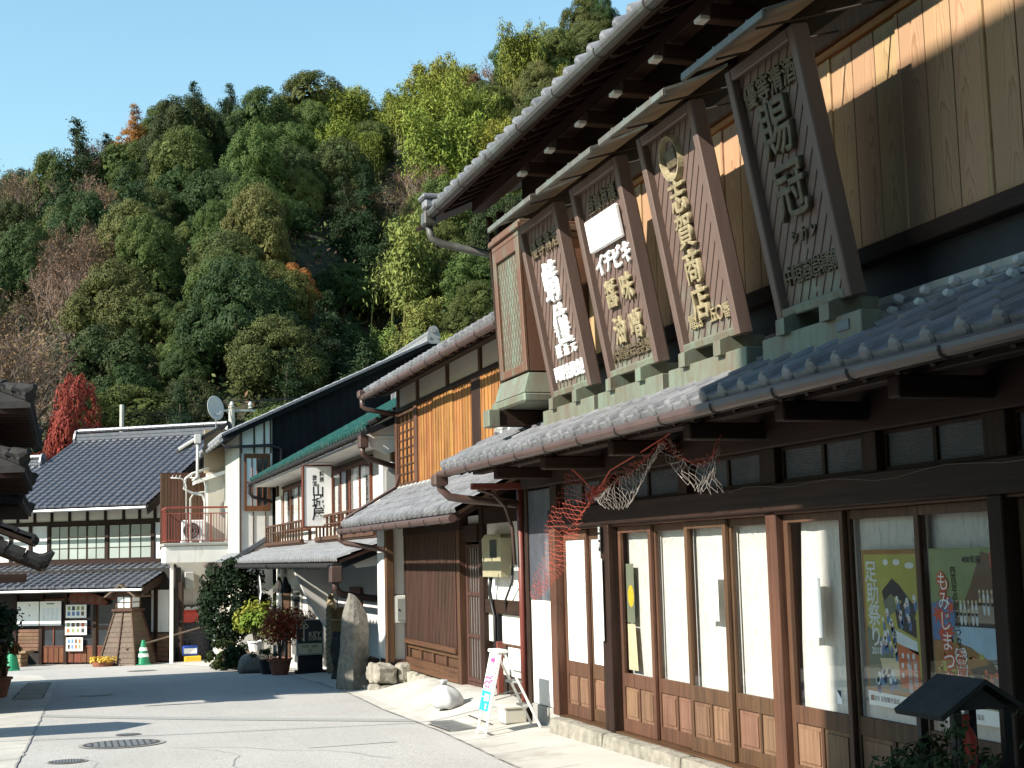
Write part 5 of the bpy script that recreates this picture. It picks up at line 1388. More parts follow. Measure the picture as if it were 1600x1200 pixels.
# shop front
SH = .72
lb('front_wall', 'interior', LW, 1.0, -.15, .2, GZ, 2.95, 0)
for x in (.52, -.35, -1.55, -2.5, -3.55, -4.45, -5.4): lb('post', 'darkz', x + SH - .06, x + SH + .06, -.26, -.151, GZ, 2.5, .004)
lb('white_panel', 'white', .20, .80, -.20, -.151, .98, 2.27, 0)
for k in range(6): lb('clapboard', 'panelwood', .20, .80, -.22, -.151, .1 + k * .14, .235 + k * .14, .01)
def sashes(x0, x1, n, z0=.58, z1=2.0):
    f = MB(); f.box(x0, x1, -.22, -.17, z1, z1 + .06, .003).box(x0, x1, -.22, -.17, z0 - .05, z0, .003).box(x0, x1, -.215, -.175, 1.12, 1.16, .003)
    for k in range(n + 1):
        x = x0 + (x1 - x0) * k / n; f.box(x - .025, x + .025, -.222, -.168, .05, z1, .003)
    w_ = f.build('sash_door', 'redwood', fs)
    m2 = 2 * n
    for k in range(m2):
        a = x0 + (x1 - x0) * k / m2 + .012; b2 = x0 + (x1 - x0) * (k + 1) / m2 - .012; lb('door_plank', 'redwood', a, b2, -.21, -.18, .06, z0 - .05, .004, w_)
    lb('pane', 'darkglass', x0, x1, -.19, -.186, z0, z1, 0, w_)
sashes(-2.44 + SH, -1.0 + SH, 2); sashes(-3.49 + SH, -2.56 + SH, 2); sashes(-4.39 + SH, -3.61 + SH, 2)
for k in range(6): lb('clapboard', 'panelwood', -5.3 + SH, -4.52 + SH, -.24, -.151, .42 + k * .115, .53 + k * .115, .015)
lb('sill_stone', 'stone', -6.5, 1.0, -.3, .1, -.25, GZ - .001, .02)
# things on and before the shop front (parts given in the shop's local frame, top-level things)
FM = Matrix.Translation(fs.location) @ Matrix.Rotation(ANG, 4, 'Z')
def lthing(name, label, cat, x, y, z=0, group=None):
    p = FM @ Vector((x + SH, y, z)); t = thing(name, label, cat, p, ANG, group, world=False); t['o'] = (x, y, z); return t
def lpart(t, name, mat, x0, x1, y0, y1, z0, z1, bev=.004):
    o = t['o']; return MB().box(x0 - o[0], x1 - o[0], y0 - o[1], y1 - o[1], z0 - o[2], z1 - o[2], bev).build(name, mat, t)
def notice(label, x0, x1, z0, z1, kind, y=-.30, mat='plastic_w'):
    t = lthing('notice_board', label, 'notice board', (x0 + x1) / 2, y, z0)
    lpart(t, 'board', mat, x0, x1, y, y + .03, z0, z1, .003)
    rn = random.Random(int(x0 * 77))
    if kind == 'grid':
        for r_ in range(2):
            for c_ in range(4):
                xx = x0 + .06 + c_ * (x1 - x0 - .08) / 4; zz = z0 + .07 + r_ * (z1 - z0 - .08) / 2
                lpart(t, 'picture', rn.choice(['p_blue', 'p_dark', 'p_green', 'p_orange', 'p_brown']), xx, xx + (x1 - x0) / 7, y - .003, y - .0005, zz, zz + (z1 - z0) / 3.2, 0)
    elif kind == 'lines':
        lpart(t, 'heading', 'ink', x0 + .25, x1 - .25, y - .003, y - .0005, z1 - .09, z1 - .06, 0)
        for c_ in range(4): lpart(t, 'print_column', 'p_pale', x0 + .1 + c_ * .16, x0 + .2 + c_ * .16, y - .003, y - .0005, z0 + .15, z1 - .2, 0)
    elif kind == 'dots':
        for xx, zz in ((.08, .3), (.08, .55), (.45, .3), (.45, .62)): lpart(t, 'magnet', 'ink', x0 + xx, x0 + xx + .03, y - .006, y - .0005, z0 + zz, z0 + zz + .05, 0)
    return t
notice('blank white notice board with four dark magnets on the shop front', -5.3, -4.50, 1.22, 1.98, 'dots')
notice('white notice board with a headline and pale columns', -4.46, -3.68, 1.22, 1.98, 'lines')
notice('white sheet with two rows of small pictures, uppermost of three', -3.50, -2.76, 1.45, 1.86, 'grid', -.31)
notice('white sheet with coloured pictures, middle one of three', -3.52, -2.74, .92, 1.36, 'grid', -.31)
notice('white sheet with pictures, lowest of three on the sash door', -3.48, -2.88, .42, .84, 'grid', -.31)
t = lthing('carved_sign', 'reddish carved driftwood name board over the shop door', 'sign', -2.7, -.36, 1.6)
ow = MB(); o_ = t['o']
prof = [(-3.38, 2.06), (-3.3, 2.22), (-2.9, 2.26), (-2.5, 2.20), (-2.15, 2.10), (-1.98, 1.94), (-2.05, 1.84), (-2.4, 1.86), (-2.9, 1.90), (-3.25, 1.94)]
ow.prism([(x - o_[0], -.36 - o_[1], z - o_[2]) for x, z in prof], (0, .08, 0)).build('board', 'redwood', t)
for k in range(4):
    me = glyph_mesh('三州足助'[k], .004, .001, 'p_brown', .2); place('letter', me, t, Matrix.Translation((-3.15 + .3 * k - o_[0], -.362 - o_[1], 2.07 - .02 * k - o_[2])) @ Matrix.Rotation(R(90), 4, 'X'))
t = lthing('poster', 'blue and purple mountain poster on the dark shop front', 'poster', -1.35, -.32, 1.15)
lpart(t, 'sheet', 'p_blue', -1.58, -1.14, -.32, -.315, 1.0, 1.82, 0); lpart(t, 'lower_picture', 'p_purple', -1.575, -1.145, -.323, -.3205, 1.05, 1.27, 0)
MB().prism([(-1.56 + 1.35, -.005, .1), (-1.16 + 1.35, -.005, .1), (-1.30 + 1.35, -.005, .24), (-1.36 + 1.35, -.005, .28), (-1.44 + 1.35, -.005, .22)], (0, .002, 0)).build('mountain', 'navy', t)
lpart(t, 'foot_strip', 'paper', -1.575, -1.145, -.323, -.3205, 1.005, 1.045, 0)
# bench, tower lantern, planter, cones
t = lthing('wooden_bench', 'pale wooden bench with block legs before the shop', 'bench', -4.8, -1.1, GZ)
lpart(t, 'seat', 'benchwood', -5.5, -4.25, -1.3, -.85, .42, .50, .01)
for x in (-5.4, -4.65): 
    for k in range(3): lpart(t, 'leg', 'benchwood', x + .02 * (k % 2), x + .22 - .02 * (k % 2), -1.26, -.88, GZ + .14 * k + .004, GZ + .14 * k + .138, .02)
t = lthing('leaflet_stand', 'small dark wooden leaflet stand with sloping lid beside the bench', 'stand', -5.85, -.9, GZ)
o_ = t['o']
MB().prism([(-.2, -.25, 0), (.25, -.25, 0), (.25, -.25, .85), (-.2, -.25, .72)], (0, .5, 0)).build('cabinet', 'darkz', t)
MB().prism([(-.26, -.3, .70), (.32, -.3, .88), (.32, -.3, .93), (-.26, -.3, .75)], (0, .6, 0)).build('lid', 'brown', t)
tw = lthing('street_lantern', 'tapered wooden lantern tower with little gabled roof and paper windows', 'lantern', -.12 - SH, -1.0, GZ)
b0, b1, hh = .62, .27, 1.68
def ring4(s, z): return [(-s, -s, z), (s, -s, z), (s, s, z), (-s, s, z)]
m = MB(); m.add(ring4(b0, 0) + ring4(b1, hh), [(0, 1, 5, 4), (1, 2, 6, 5), (2, 3, 7, 6), (3, 0, 4, 7), (3, 2, 1, 0), (4, 5, 6, 7)]); m.build('core', 'darkz', tw)
nb = 11
for k in range(nb):
    za, zb = hh * k / nb + .004, hh * (k + 1) / nb - .004; sa = b0 + (b1 - b0) * za / hh + .012; sb = b0 + (b1 - b0) * zb / hh + .004
    m = MB(); m.add(ring4(sa + .012, za) + ring4(sb + .006, zb), [(0, 1, 5, 4), (1, 2, 6, 5), (2, 3, 7, 6), (3, 0, 4, 7), (3, 2, 1, 0), (4, 5, 6, 7)]); m.build('board', 'towerwood', tw)
for sx_, sy_ in ((-1, -1), (1, -1), (1, 1), (-1, 1)):
    MB().tube([(sx_ * (b0 + .03), sy_ * (b0 + .03), 0), (sx_ * (b1 + .02), sy_ * (b1 + .02), hh)], .03, 4).build('corner_strip', 'brown', tw)
MB().tube([(0, -b0 - .045, 0), (0, -b1 - .03, hh)], .025, 4).build('corner_strip', 'brown', tw)
MB().box(-.36, .36, -.36, .36, hh, hh + .08, .01).build('shelf', 'brown', tw)
lan = MB().box(-.25, .25, -.25, .25, hh + .08, hh + .46, 0).build('lantern_box', 'frost', tw)
for sx_, sy_ in ((-1, -1), (1, -1), (1, 1), (-1, 1)): MB().box(sx_ * .25 - .025, sx_ * .25 + .025, sy_ * .25 - .025, sy_ * .25 + .025, hh + .08, hh + .47, .003).build('lantern_bar', 'brown', lan)
for z in (hh + .09, hh + .26, hh + .44): MB().box(-.262, .262, -.262, .262, z, z + .03, 0).build('lantern_bar', 'brown', lan)
MB().box(-.015, .015, -.264, -.25, hh + .08, hh + .46, 0).build('lantern_bar', 'brown', lan)
for sg in (-1, 1):
    MB().prism([(0, -.5, hh + .78), (sg * .52, -.5, hh + .42), (sg * .55, -.5, hh + .46), (0, -.5, hh + .84)], (0, 1.0, 0)).build('roof_slope', 'towerwood', tw)
MB().prism([(-.4, -.3, hh + .47), (.4, -.3, hh + .47), (0, -.3, hh + .76)], (0, .6, 0)).build('gable', 'brown', tw)
def leaves(mb, c, r, n, s, rnd, squash=.8, up=.3):
    for _ in range(n):
        d = Vector((rnd.gauss(0, 1), rnd.gauss(0, 1), rnd.gauss(0, 1))).normalized() * r * rnd.uniform(.55, 1.0)
        p = Vector(c) + Vector((d.x, d.y, d.z * squash))
        nrm = (d.normalized() + Vector((rnd.uniform(-.6, .6), rnd.uniform(-.6, .6), rnd.uniform(-.4, .8) + up))).normalized()
        a = nrm.orthogonal().normalized(); a = (Matrix.Rotation(rnd.uniform(0, 6.28), 3, nrm) @ a); b = nrm.cross(a)
        ss = s * rnd.uniform(.6, 1.3)
        mb.add([p - a * ss, p + b * ss * .45, p + a * ss, p - b * ss * .45], [(0, 1, 2, 3)])
t = lthing('flower_planter', 'small planter of yellow flowers at the foot of the lantern tower', 'planter', -.45 - SH, -1.85, GZ)
MB().lathe([(.2, 0), (.28, .06), (.32, .2), (.28, .22)], (0, 0, 0), 14).build('pot', 'terra', t)
m = MB(); rn = random.Random(2)
for k in range(14): leaves(m, (rn.uniform(-.3, .3), rn.uniform(-.25, .25), .3), .14, 26, .05, rn)
m.build('flowers', 'leaf_yellow', t, fix=False)
def cone(p, label, h=.72):
    t = thing('traffic_cone', label, 'traffic cone', p)
    MB().lathe([(.20 * h / .72, .03), (.05, h), (.03, h + .02)], p, 16).build('body', 'conegreen', t, smooth=False)
    MB().box(p[0] - .22, p[0] + .22, p[1] - .22, p[1] + .22, p[2], p[2] + .035, .01).build('base', 'conegreen', t)
    for z, r_ in ((.42, .115), (.24, .158)): MB().lathe([(r_ + .006, z), (r_ - .016, z + .10)], p, 16).build('reflective_band', 'paper', t)
p = FM @ Vector((.62, -1.35, 0)); cone((p.x, p.y, zg(p.y)), 'green striped traffic cone holding a bamboo pole by the lantern tower')
t = tag(MB().tube([p + Vector((-.5, .1, .55)), p + Vector((1.7, .3, 1.1)), p + Vector((3.2, .4, 1.2))], .028, 7).build('bamboo_pole', 'bark'), 'long bamboo pole resting on the green cone as a barrier', 'pole')
MB().lathe([(.2, 0)], (0, 0, 0)) if False else None
cone((-1.42, 44.6, zg(44.6)), 'plain green traffic cone half hidden by plants near the left houses', .8)
# roof of a lower house further left and a utility pole head behind the ridge
t = thing('utility_pole', 'utility pole head with three insulators behind the big roof', 'utility pole', (6.9, 62, -1.6))
MB().tube([(6.9, 62, -1.6), (6.9, 62, 8.4)], .14, 10).build('pole', 'concrete', t)
bx('cross_arm', 'metal', t, 5.9, 7.9, 61.95, 62.05, 8.15, 8.25, .01)
for x in (6.1, 6.9, 7.7): MB().lathe([(.05, 0), (.11, .06), (.06, .12), (.11, .18), (.08, .28), (.04, .34)], (x, 62, 8.26), 10).build('insulator', 'greybox', t)
t = thing('utility_pole', 'thin grey pole with a plain top behind the end of the tiled ridge', 'utility pole', (2.2, 60, -1.6))
MB().tube([(2.2, 60, -1.6), (2.2, 60, 8.2)], .09, 8).build('pole', 'concrete', t)
for k, (za, zb) in enumerate(((8.4, 8.6), (7.9, 8.55), (8.3, 8.58))):
    tag(MB().tube([Vector((2.2, 60, 8.1 - .2 * k)).lerp(Vector((6.1 + .8 * k, 62, 8.58)), q / 10) - Vector((0, 0, .35 * math.sin(math.pi * q / 10))) for q in range(11)], .018, 4).build('overhead_wire', 'ink'), 'thin black wire strung between the two utility poles', 'wire', 'wires between the two poles')
    tag(MB().tube([Vector((6.1 + .8 * k, 62, 8.58)).lerp(Vector((24, 66, 11.5 + .2 * k)), q / 10) - Vector((0, 0, .5 * math.sin(math.pi * q / 10))) for q in range(11)], .018, 4).build('overhead_wire', 'ink'), 'thin black wire running from the insulators up to the wooded slope', 'wire', 'wires up to the slope')
# ------------------------------------------------------------------ houses along the left side of the street
def left_house(label, x_e, y0, y1, z_e, depth, wall_x, tiers, slant=0.0, slope=.5, hip=True, mat='tile_dark', wallmat='darkz', group=None):
    """house on the left; eave corner line x_e from y0 to y1 at height z_e (hipped at both ends)"""
    t = thing('old_house', label, 'house', (wall_x - 1, (y0 + y1) / 2, zg((y0 + y1) / 2) - .05))
    zb = zg(y1) - .4
    MB().prism([(wall_x, y0 + .7, zb), (wall_x - depth + 1, y0 + .7 + slant, zb), (wall_x - depth + 1, y1 - .7, zb), (wall_x, y1 - .7, zb)], (0, 0, z_e - zb + .05)).build('wall', wallmat, t)
    # hipped roof
    a = Vector((x_e, y0, z_e)); b = Vector((x_e, y1, z_e)); c = Vector((x_e - depth, y1, z_e)); d = Vector((x_e - depth, y0 + slant, z_e))
    h = slope * depth / 2; inset = min(depth / 2, (y1 - y0) / 2 - .1)
    r0 = Vector((x_e - depth / 2, y0 + inset + slant / 2, z_e + h)); r1 = Vector((x_e - depth / 2, y1 - inset, z_e + h))
    m = MB(); lo = [p - Vector((0, 0, .10)) for p in (a, b, c, d)]
    m.add([a, b, c, d, r0, r1] + lo, [(0, 1, 5, 4), (1, 2, 5), (2, 3, 4, 5), (3, 0, 4), (6, 7, 1, 0), (7, 8, 2, 1), (8, 9, 3, 2), (9, 6, 0, 3), (9, 8, 7, 6)])
    rf_ = m.build('roof', 'tile_dark', t)
    n = int((y1 - y0) / .28)
    src = tile_mesh(.28, .30, .05, cap=True, mat=mat); U_ = (Vector((-depth / 2, 0, h))).normalized(); base = Matrix((Vector((0, 1, 0)), U_, Vector((0, 1, 0)).cross(U_))).transposed().to_4x4()
    for k in range(n):
        for j in range(3):
            yk = y0 + (k + .5) * (y1 - y0) / n; p = Vector((x_e, yk, z_e)) + U_ * (.25 * j) + Vector((0, 0, .02))
            if yk - y0 < .25 * j or y1 - yk < .25 * j: continue
            place('tile', src, rf_, Matrix.Translation(p) @ base)
    # hip ridges with upturned end tiles
    for p, q in ((a, r0), (b, r1)):
        hp = MB(); dd = (q - p); L = dd.length; dn = dd.normalized(); n2 = int(L / .3)
        for k in range(n2):
            hp.tube([p + dn * (L * k / n2) + Vector((0, 0, .07)), p + dn * (L * (k + 1) / n2) + Vector((0, 0, .055))], [.10, .085], 8)
        hp.tube([p + dn * .25 + Vector((0, 0, .10)), p + dn * .02 + Vector((0, 0, .13)), p - dn * .10 + Vector((0, 0, .22))], [.11, .10, .04], 7)
        hp.build('hip_ridge', mat, rf_)
    ridge(rf_, r0, r1, .22, mat=mat) if (r1 - r0).length > .5 else None
    for k in range(int((y1 - y0) / .4)):
        y = y0 + .2 + k * .4; MB().box(wall_x - .05, x_e - .06, y, y + .06, z_e - .17, z_e - .105, 0).build('rafter', 'darkx', rf_)
    return t, rf_
# nearer: single storey house with a low hipped roof; its shadow edge crosses the road
t, _ = left_house('dark single storey house with low hipped roof on the left side, by the sunny road', -.55, 21.1, 26.4, 3.05, 6.5, -1.35, 1, slant=3.6)
# further: two storey house with upturned corner tiles, lower pent roof and a shop front
t2, r_ = left_house('dark two storey house on the left with upturned corner tiles and a pent roof', -.48, 20.9, 27.6, 3.95, 8.0, -1.45, 2, slant=3.6)
t6, _ = left_house('tall dark house with hipped roof added mostly out of view to shade the inn porch', -1.35, 22.6, 30.5, 5.25, 7.0, -1.9, 1)  # house added to throw shade on the inn porch
pm = MB()
U8 = Vector((-1, 0, .42)).normalized()
P0 = Vector((-.30, 21.0, 1.62))
lp = slab(t2, 'pent_roof', 'darkx', P0 + Vector((0, 0, -.02)), (0, 1, 0), U8, 6.4, 1.35, .06)
tile_roof(lp, P0, (0, 1, 0), U8, 22, 5, .29, .25, 'tile_dark', single_rows=5, seed=91)
hp = MB()
for k in range(5): p = P0 + Vector((0, -.02, .06)) + U8 * (.26 * k); hp.tube([p, p + U8 * .25], [.10, .085], 8)
hp.tube([P0 + Vector((-.06, -.02, .08)), P0 + Vector((.06, -.02, .10)), P0 + Vector((.16, -.02, .20))], [.10, .09, .03], 7)
hp.build('verge_tiles', 'tile_dark', lp)
P1 = Vector((-.42, 20.9, 1.98))
lq = slab(t2, 'upper_pent_roof', 'darkx', P1, (0, 1, 0), U8, 3.0, 1.0, .06)
tile_roof(lq, P1, (0, 1, 0), U8, 10, 4, .29, .25, 'tile_dark', single_rows=4, seed=92)
bx('cross_beam', 'darkx', t2, -1.5, -.5, 21.0, 21.12, 1.40, 1.52, .01)
MB().tube([(-.9, 21.0, 1.35), (-.9, 21.0, 1.28)], .01, 5).build('lamp_cord', 'ink', t2)
q = thing('globe_lamp', 'white globe lamp under the pent roof of the dark left house', 'lamp', (-1.0, 23.5, 1.9))
MB().lathe([(.03, .22), (.09, .19), (.125, .1), (.1, .02), (.03, -.02)], (-1.0, 23.5, 1.9), 14).build('globe', 'paper', q, smooth=True)
MB().tube([(-1.0, 23.5, 2.1), (-1.0, 23.5, 2.4)], .012, 5).build('cord', 'ink', q)
# wall and shop window behind the plants
bx('front_window', 'darkglass', t2, -1.455, -1.44, 21.6, 26, .0, 1.3, 0)
for y in (21.6, 23, 24.5, 26): bx('front_post', 'darkz', t2, -1.46, -1.38, y - .06, y + .06, -.8, 1.5, .005)
# third: far left house, dark, beyond the second
t3, _ = left_house('dark eaved house on the left beside the bend of the road', -.75, 27.6, 35.2, 2.9, 7.0, -1.7, 1)
# tall storehouse out of view; height and slanted footprint shaped to shade the near end of the shop
t4 = thing('shade_building', 'tall dark boarded storehouse out of view, shaped to shade the near end of the shop', 'shade_building', (-7, -2, 0))
FP = [(-4.6, 6.30), (-9.0, 5.24), (-11, -9), (-4.6, -9)]
MB().prism([(x, y, -.4) for x, y in FP], (0, 0, 11.0)).build('wall', 'darkz', t4)
for k in range(36):
    y = 6.25 - k * .34; bx('board', 'darkz', t4, -4.60, -4.57, y - .33, y, -.2, 10.5, .004)
MB().prism([(-4.45, 6.36, 10.75), (-9.1, 5.24, 10.75), (-11.3, -9.3, 10.75), (-4.45, -9.3, 10.75)], (0, 0, .28)).build('roof', 'tile_dark', t4)
t7, _ = left_house('dark two storey house added out of view on the near left to block sky light', -.95, -9.0, 5.0, 5.5, 3.4, -1.5, 1)  # unseen house added to cut the sky light on the shop front
# low gate added out of view for its wedge shadow and the overhead cable whose shadows cross the road
t5 = thing('shadow_roof', 'low tiled gate on two posts, added unseen to cast a wedge shadow on the road', 'shadow_roof', (-2.6, 17.8, -.3))
bx('post', 'darkz', t5, -2.0, -1.88, 17.75, 17.87, -.45, 1.3, .01); bx('post', 'darkz', t5, -4.0, -3.88, 17.75, 17.87, -.45, 1.3, .01)
gt = MB(); gt.prism([(-1.6, 17.1, 1.22), (-1.6, 17.8, 1.52), (-1.6, 18.5, 1.22), (-1.6, 18.5, 1.14), (-1.6, 17.1, 1.14)], (-3, 0, 0)); gt.build('roof', 'tile_dark', t5)
ow = thing('overhead_cable', 'overhead cable strung along the left side of the street above the roofs', 'cable', (-6, 9, 6))
MB().tube([(-14, 15.6, 6.9), (-11, 15.0, 6.35), (-8, 14.5, 6.05), (-3.6, 13.85, 6.0)], .022, 6).build('line', 'ink', ow)
# plants and pots beside the left houses
rn = random.Random(8)
def pot_plant(p, label, potmat, leafm, r=.18, ph=.2, h=.45, n=500, ls=.05, kind='bush', cat='potted plant', squash=.85, stems=6):
    t = thing('potted_plant', label, cat, p)
    MB().lathe([(r * .72, 0), (r, ph), (r * 1.1, ph), (r * 1.1, ph + .035), (r * .95, ph + .035), (r * .92, ph - .02)], p, 16).build('pot', potmat, t)
    MB().lathe([(r * .9, ph - .02), (r * .2, ph)], p, 12).build('soil', 'soil', t)
    st = MB(); lf = MB()
    for k in range(stems):
        a = rn.uniform(0, 6.28); d = Vector((math.cos(a), math.sin(a), 0)) * rn.uniform(.1, 1) * r * 1.6
        tip = Vector(p) + d + Vector((0, 0, ph + h * rn.uniform(.55, 1)))
        st.tube([Vector(p) + Vector((0, 0, ph - .02)), Vector(p) + d * .3 + Vector((0, 0, ph + h * .4)), tip], [.012, .009, .004], 5)
        leaves(lf, tip, h * .34, n // stems, ls, rn, squash)
    st.build('stems', 'bark', t); lf.build('foliage', leafm, t, fix=False)
    return t
pot_plant((-1.12, 26.9, zg(26.9) + .02), 'trough of small yellow and green plants on the left pavement', 'terra', 'leaf_mid', .26, .30, .42, 500, .05)
pot_plant((-1.30, 29.6, zg(29.6) + .02), 'large terracotta pot before the dark left house', 'terra', 'leaf_orange', .30, .42, .4, 400, .05)
pot_plant((-1.62, 33.0, zg(33) + .02), 'tall dark shrub in a pot among the left houses', 'ink', 'leaf_shrub', .25, .35, 1.3, 2600, .08, stems=12)
pot_plant((-1.58, 31.0, zg(31) + .02), 'dark leafy pot plant against the left house wall', 'ink', 'leaf_dark', .25, .35, .9, 1500, .07, stems=9)
t = thing('flower_shelf', 'dark slatted wooden plant shelf on the left pavement', 'shelf', (-1.25, 27.9, zg(27.9)))
zz = zg(27.9)
for z in (.25, .6, .95): bx('shelf_board', 'darkz', t, -1.65, -1.02, 27.4, 28.4, zz + z, zz + z + .04, .004)
for x, y in ((-1.63, 27.42), (-1.05, 27.42), (-1.63, 28.36), (-1.05, 28.36)): bx('leg', 'darkz', t, x, x + .04, y, y + .04, zz, zz + 1.0, .003)
# ------------------------------------------------------------------ wooded hill behind the street
def sm(t): t = max(0., min(1., t)); return t * t * (3 - 2 * t)
def hill_z(x, y):
    """height of the hillside above the valley floor"""
    top = 33.4 + .32 * max(-30, min(70, x)) + 3.0 * math.sin(x * .07 + 1.0) + .34 * max(0, min(50, x - 26)) + 2.6 * math.exp(-((x - 3) / 11) ** 2) + 2.2 * math.exp(-((x - 24) / 7) ** 2) + 1.2 * sm((x - 28) / 12)
    t = (y - 60 + 6 * math.sin(x * .06)) / 88.0
    h = top * (sm(t) * .35 + max(0, min(1, t)) * .65)
    # ravine running up the slope
    d = x - (.205 * y + 1.0)
    h -= 6.5 * math.exp(-(d / 5.0) ** 2) * sm((y - 70) / 25) * (1 - sm((y - 100) / 28))
    h += 2.5 * math.exp(-((x - .10 * y) / 9) ** 2) * sm((y - 62) / 25)
    h += .8 * math.sin(x * .31 + y * .13) + .6 * math.sin(y * .27 - x * .11)
    if y > 150: h -= (y - 150) * .12
    return -1.6 + max(h, -.3)
hm = MB(); xs = frange(-140, 200, 4); ys = frange(58, 230, 4)
hm.add([(x, y, hill_z(x, y)) for y in ys for x in xs], [(j * len(xs) + i, j * len(xs) + i + 1, (j + 1) * len(xs) + i + 1, (j + 1) * len(xs) + i) for j in range(len(ys) - 1) for i in range(len(xs) - 1)])
MT['forest_floor'] = plain('forest_floor', (.035, .034, .018), .95, .4, .6, 0, .05, 3)
hm.build('hill', 'forest_floor', smooth=True)['kind'] = 'structure'

def np_mesh(name, V, mat):
    V = np.asarray(V, dtype=np.float32); n = len(V) // 4
    me = bpy.data.meshes.new(name); me.vertices.add(n * 4); me.vertices.foreach_set('co', V.reshape(-1))
    me.loops.add(n * 4); me.loops.foreach_set('vertex_index', np.arange(n * 4, dtype=np.int32))
    me.polygons.add(n); me.polygons.foreach_set('loop_start', np.arange(0, n * 4, 4, dtype=np.int32))
    me.polygons.foreach_set('loop_total', np.full(n, 4, dtype=np.int32))
    me.materials.append(MT[mat]); me.update(); me.validate(); return me
def leaf_quads(rg, P, N, size, asp=.5, droop=0.0, jit=.55, lift=.25):
    """P (n,3) positions, N (n,3) outward directions -> n diamond leaves facing roughly along N"""
    n = len(P)
    nn = N + rg.normal(0, jit, (n, 3)); nn[:, 2] += lift; nn /= np.linalg.norm(nn, axis=1)[:, None]
    a = np.cross(nn, rg.normal(0, 1, (n, 3))); a[:, 2] -= droop; a -= nn * (a * nn).sum(1)[:, None]; a /= np.linalg.norm(a, axis=1)[:, None]
    b = np.cross(nn, a); s = (size * rg.uniform(.6, 1.4, n))[:, None]
    return np.stack([P - a * s, P + b * s * asp, P + a * s, P - b * s * asp], 1).reshape(-1, 3)
def crown_broad(seed, R_, H_, nclump, per, leaf, z0=.2, lobes=6):
    """mounded evergreen crown: a few big lobes studded with small leafy clumps"""
    rg = np.random.default_rng(seed); out = []; L = []
    L.append((np.array([0, 0, z0 + H_ * .48]), np.array([R_ * .72, R_ * .72, H_ * .5])))
    for k in range(lobes):
        a = k * 6.283 / lobes + rg.uniform(-.4, .4); d = R_ * rg.uniform(.36, .66); r_ = R_ * rg.uniform(.28, .52); zc = z0 + H_ * rg.uniform(.28, .68)
        L.append((np.array([math.cos(a) * d, math.sin(a) * d, zc]), np.array([r_, r_, r_ * rg.uniform(.8, 1.15)])))
    wts = np.array([l[1].prod() ** (2 / 3) for l in L]); wts /= wts.sum()
    done = 0
    while done < nclump:
        c0, rr = L[rg.choice(len(L), p=wts)]
        d = rg.normal(0, 1, 3); d /= np.linalg.norm(d)
        if d[2] < -.45: continue
        c = c0 + d * rr
        if any((((c - q) / s_) ** 2).sum() < .72 for q, s_ in L): continue
        cr = R_ * rg.uniform(.085, .19)
        n_ = int(per * (cr / (R_ * .14)) ** 2)
        q = rg.normal(0, 1, (n_, 3)); q /= np.linalg.norm(q, axis=1)[:, None]
        keep = (q @ d) > -.55; q = q[keep]
        rad = cr * rg.uniform(.78, 1.06, len(q))[:, None] * np.array([1, 1, .82])
        out.append(leaf_quads(rg, c + q * rad, q * .9 + d * .15, leaf, jit=.24, lift=.08)); done += 1
    for c0, rr in L:                                 # inner leaves close the crown
        q = rg.normal(0, 1, (220, 3)); q /= np.linalg.norm(q, axis=1)[:, None]
        out.append(leaf_quads(rg, c0 + q * rr * .78, q, leaf * 3.4, .8, jit=.3))
    return np.concatenate(out)
def crown_conifer(seed, R_, H_, n, leaf):
    rg = np.random.default_rng(seed); out = []
    tiers = int(H_ / .55)
    for t in range(tiers):
        f = t / tiers; z = .12 * H_ + f * H_ * .88; rr = R_ * (1 - f) ** .75 * rg.uniform(.8, 1.1) + .12
        nb = max(4, int(9 * (1 - f) + 3))
        for k in range(nb):
            a = rg.uniform(0, 6.28); L = rr * rg.uniform(.6, 1.15); m = int(n * L / R_ / tiers / 5) + 14
            s = rg.uniform(.25, 1, m); w_ = rg.normal(0, .16 * L + .08, (m, 2))
            P = np.stack([np.cos(a) * s * L + w_[:, 0], np.sin(a) * s * L + w_[:, 1], z - s * s * L * .28 + rg.normal(0, .13, m)], 1)
            N = np.tile(np.array([math.cos(a) * .6, math.sin(a) * .6, .7]), (m, 1))
            out.append(leaf_quads(rg, P, N, leaf, .35, .5))
    return np.concatenate(out)
def crown_bamboo(seed, R_, H_, culms, leaf):
    rg = np.random.default_rng(seed); out = []; paths = []
    for k in range(culms):
        a = rg.uniform(0, 6.28); b0 = rg.normal(0, R_ * .35, 2); h = H_ * rg.uniform(.7, 1.05); ln = rg.uniform(.12, .34) * h
        pts = []
        for i in range(8):
            f = i / 7; pts.append((b0[0] + math.cos(a) * ln * f ** 2.4, b0[1] + math.sin(a) * ln * f ** 2.4, h * (f - .14 * f ** 4)))
        paths.append(pts)
        m = 420; f = rg.uniform(.3, 1.0, m) ** .8; i0 = np.minimum((f * 7).astype(int), 6); fr = f * 7 - i0
        pa = np.array(pts); P = pa[i0] * (1 - fr)[:, None] + pa[i0 + 1] * fr[:, None]
        sp = rg.normal(0, 1, (m, 3)) * (np.array([.55, .55, .3]) * (1.25 - f)[:, None] * R_ * .42 + .1); P = P + sp; P[:, 2] -= np.abs(sp[:, 0]) * .35
        out.append(leaf_quads(rg, P, sp / (np.linalg.norm(sp, axis=1)[:, None] + 1e-6) + np.array([0, 0, .4]), leaf, .3, 1.2))
    return np.concatenate(out), paths
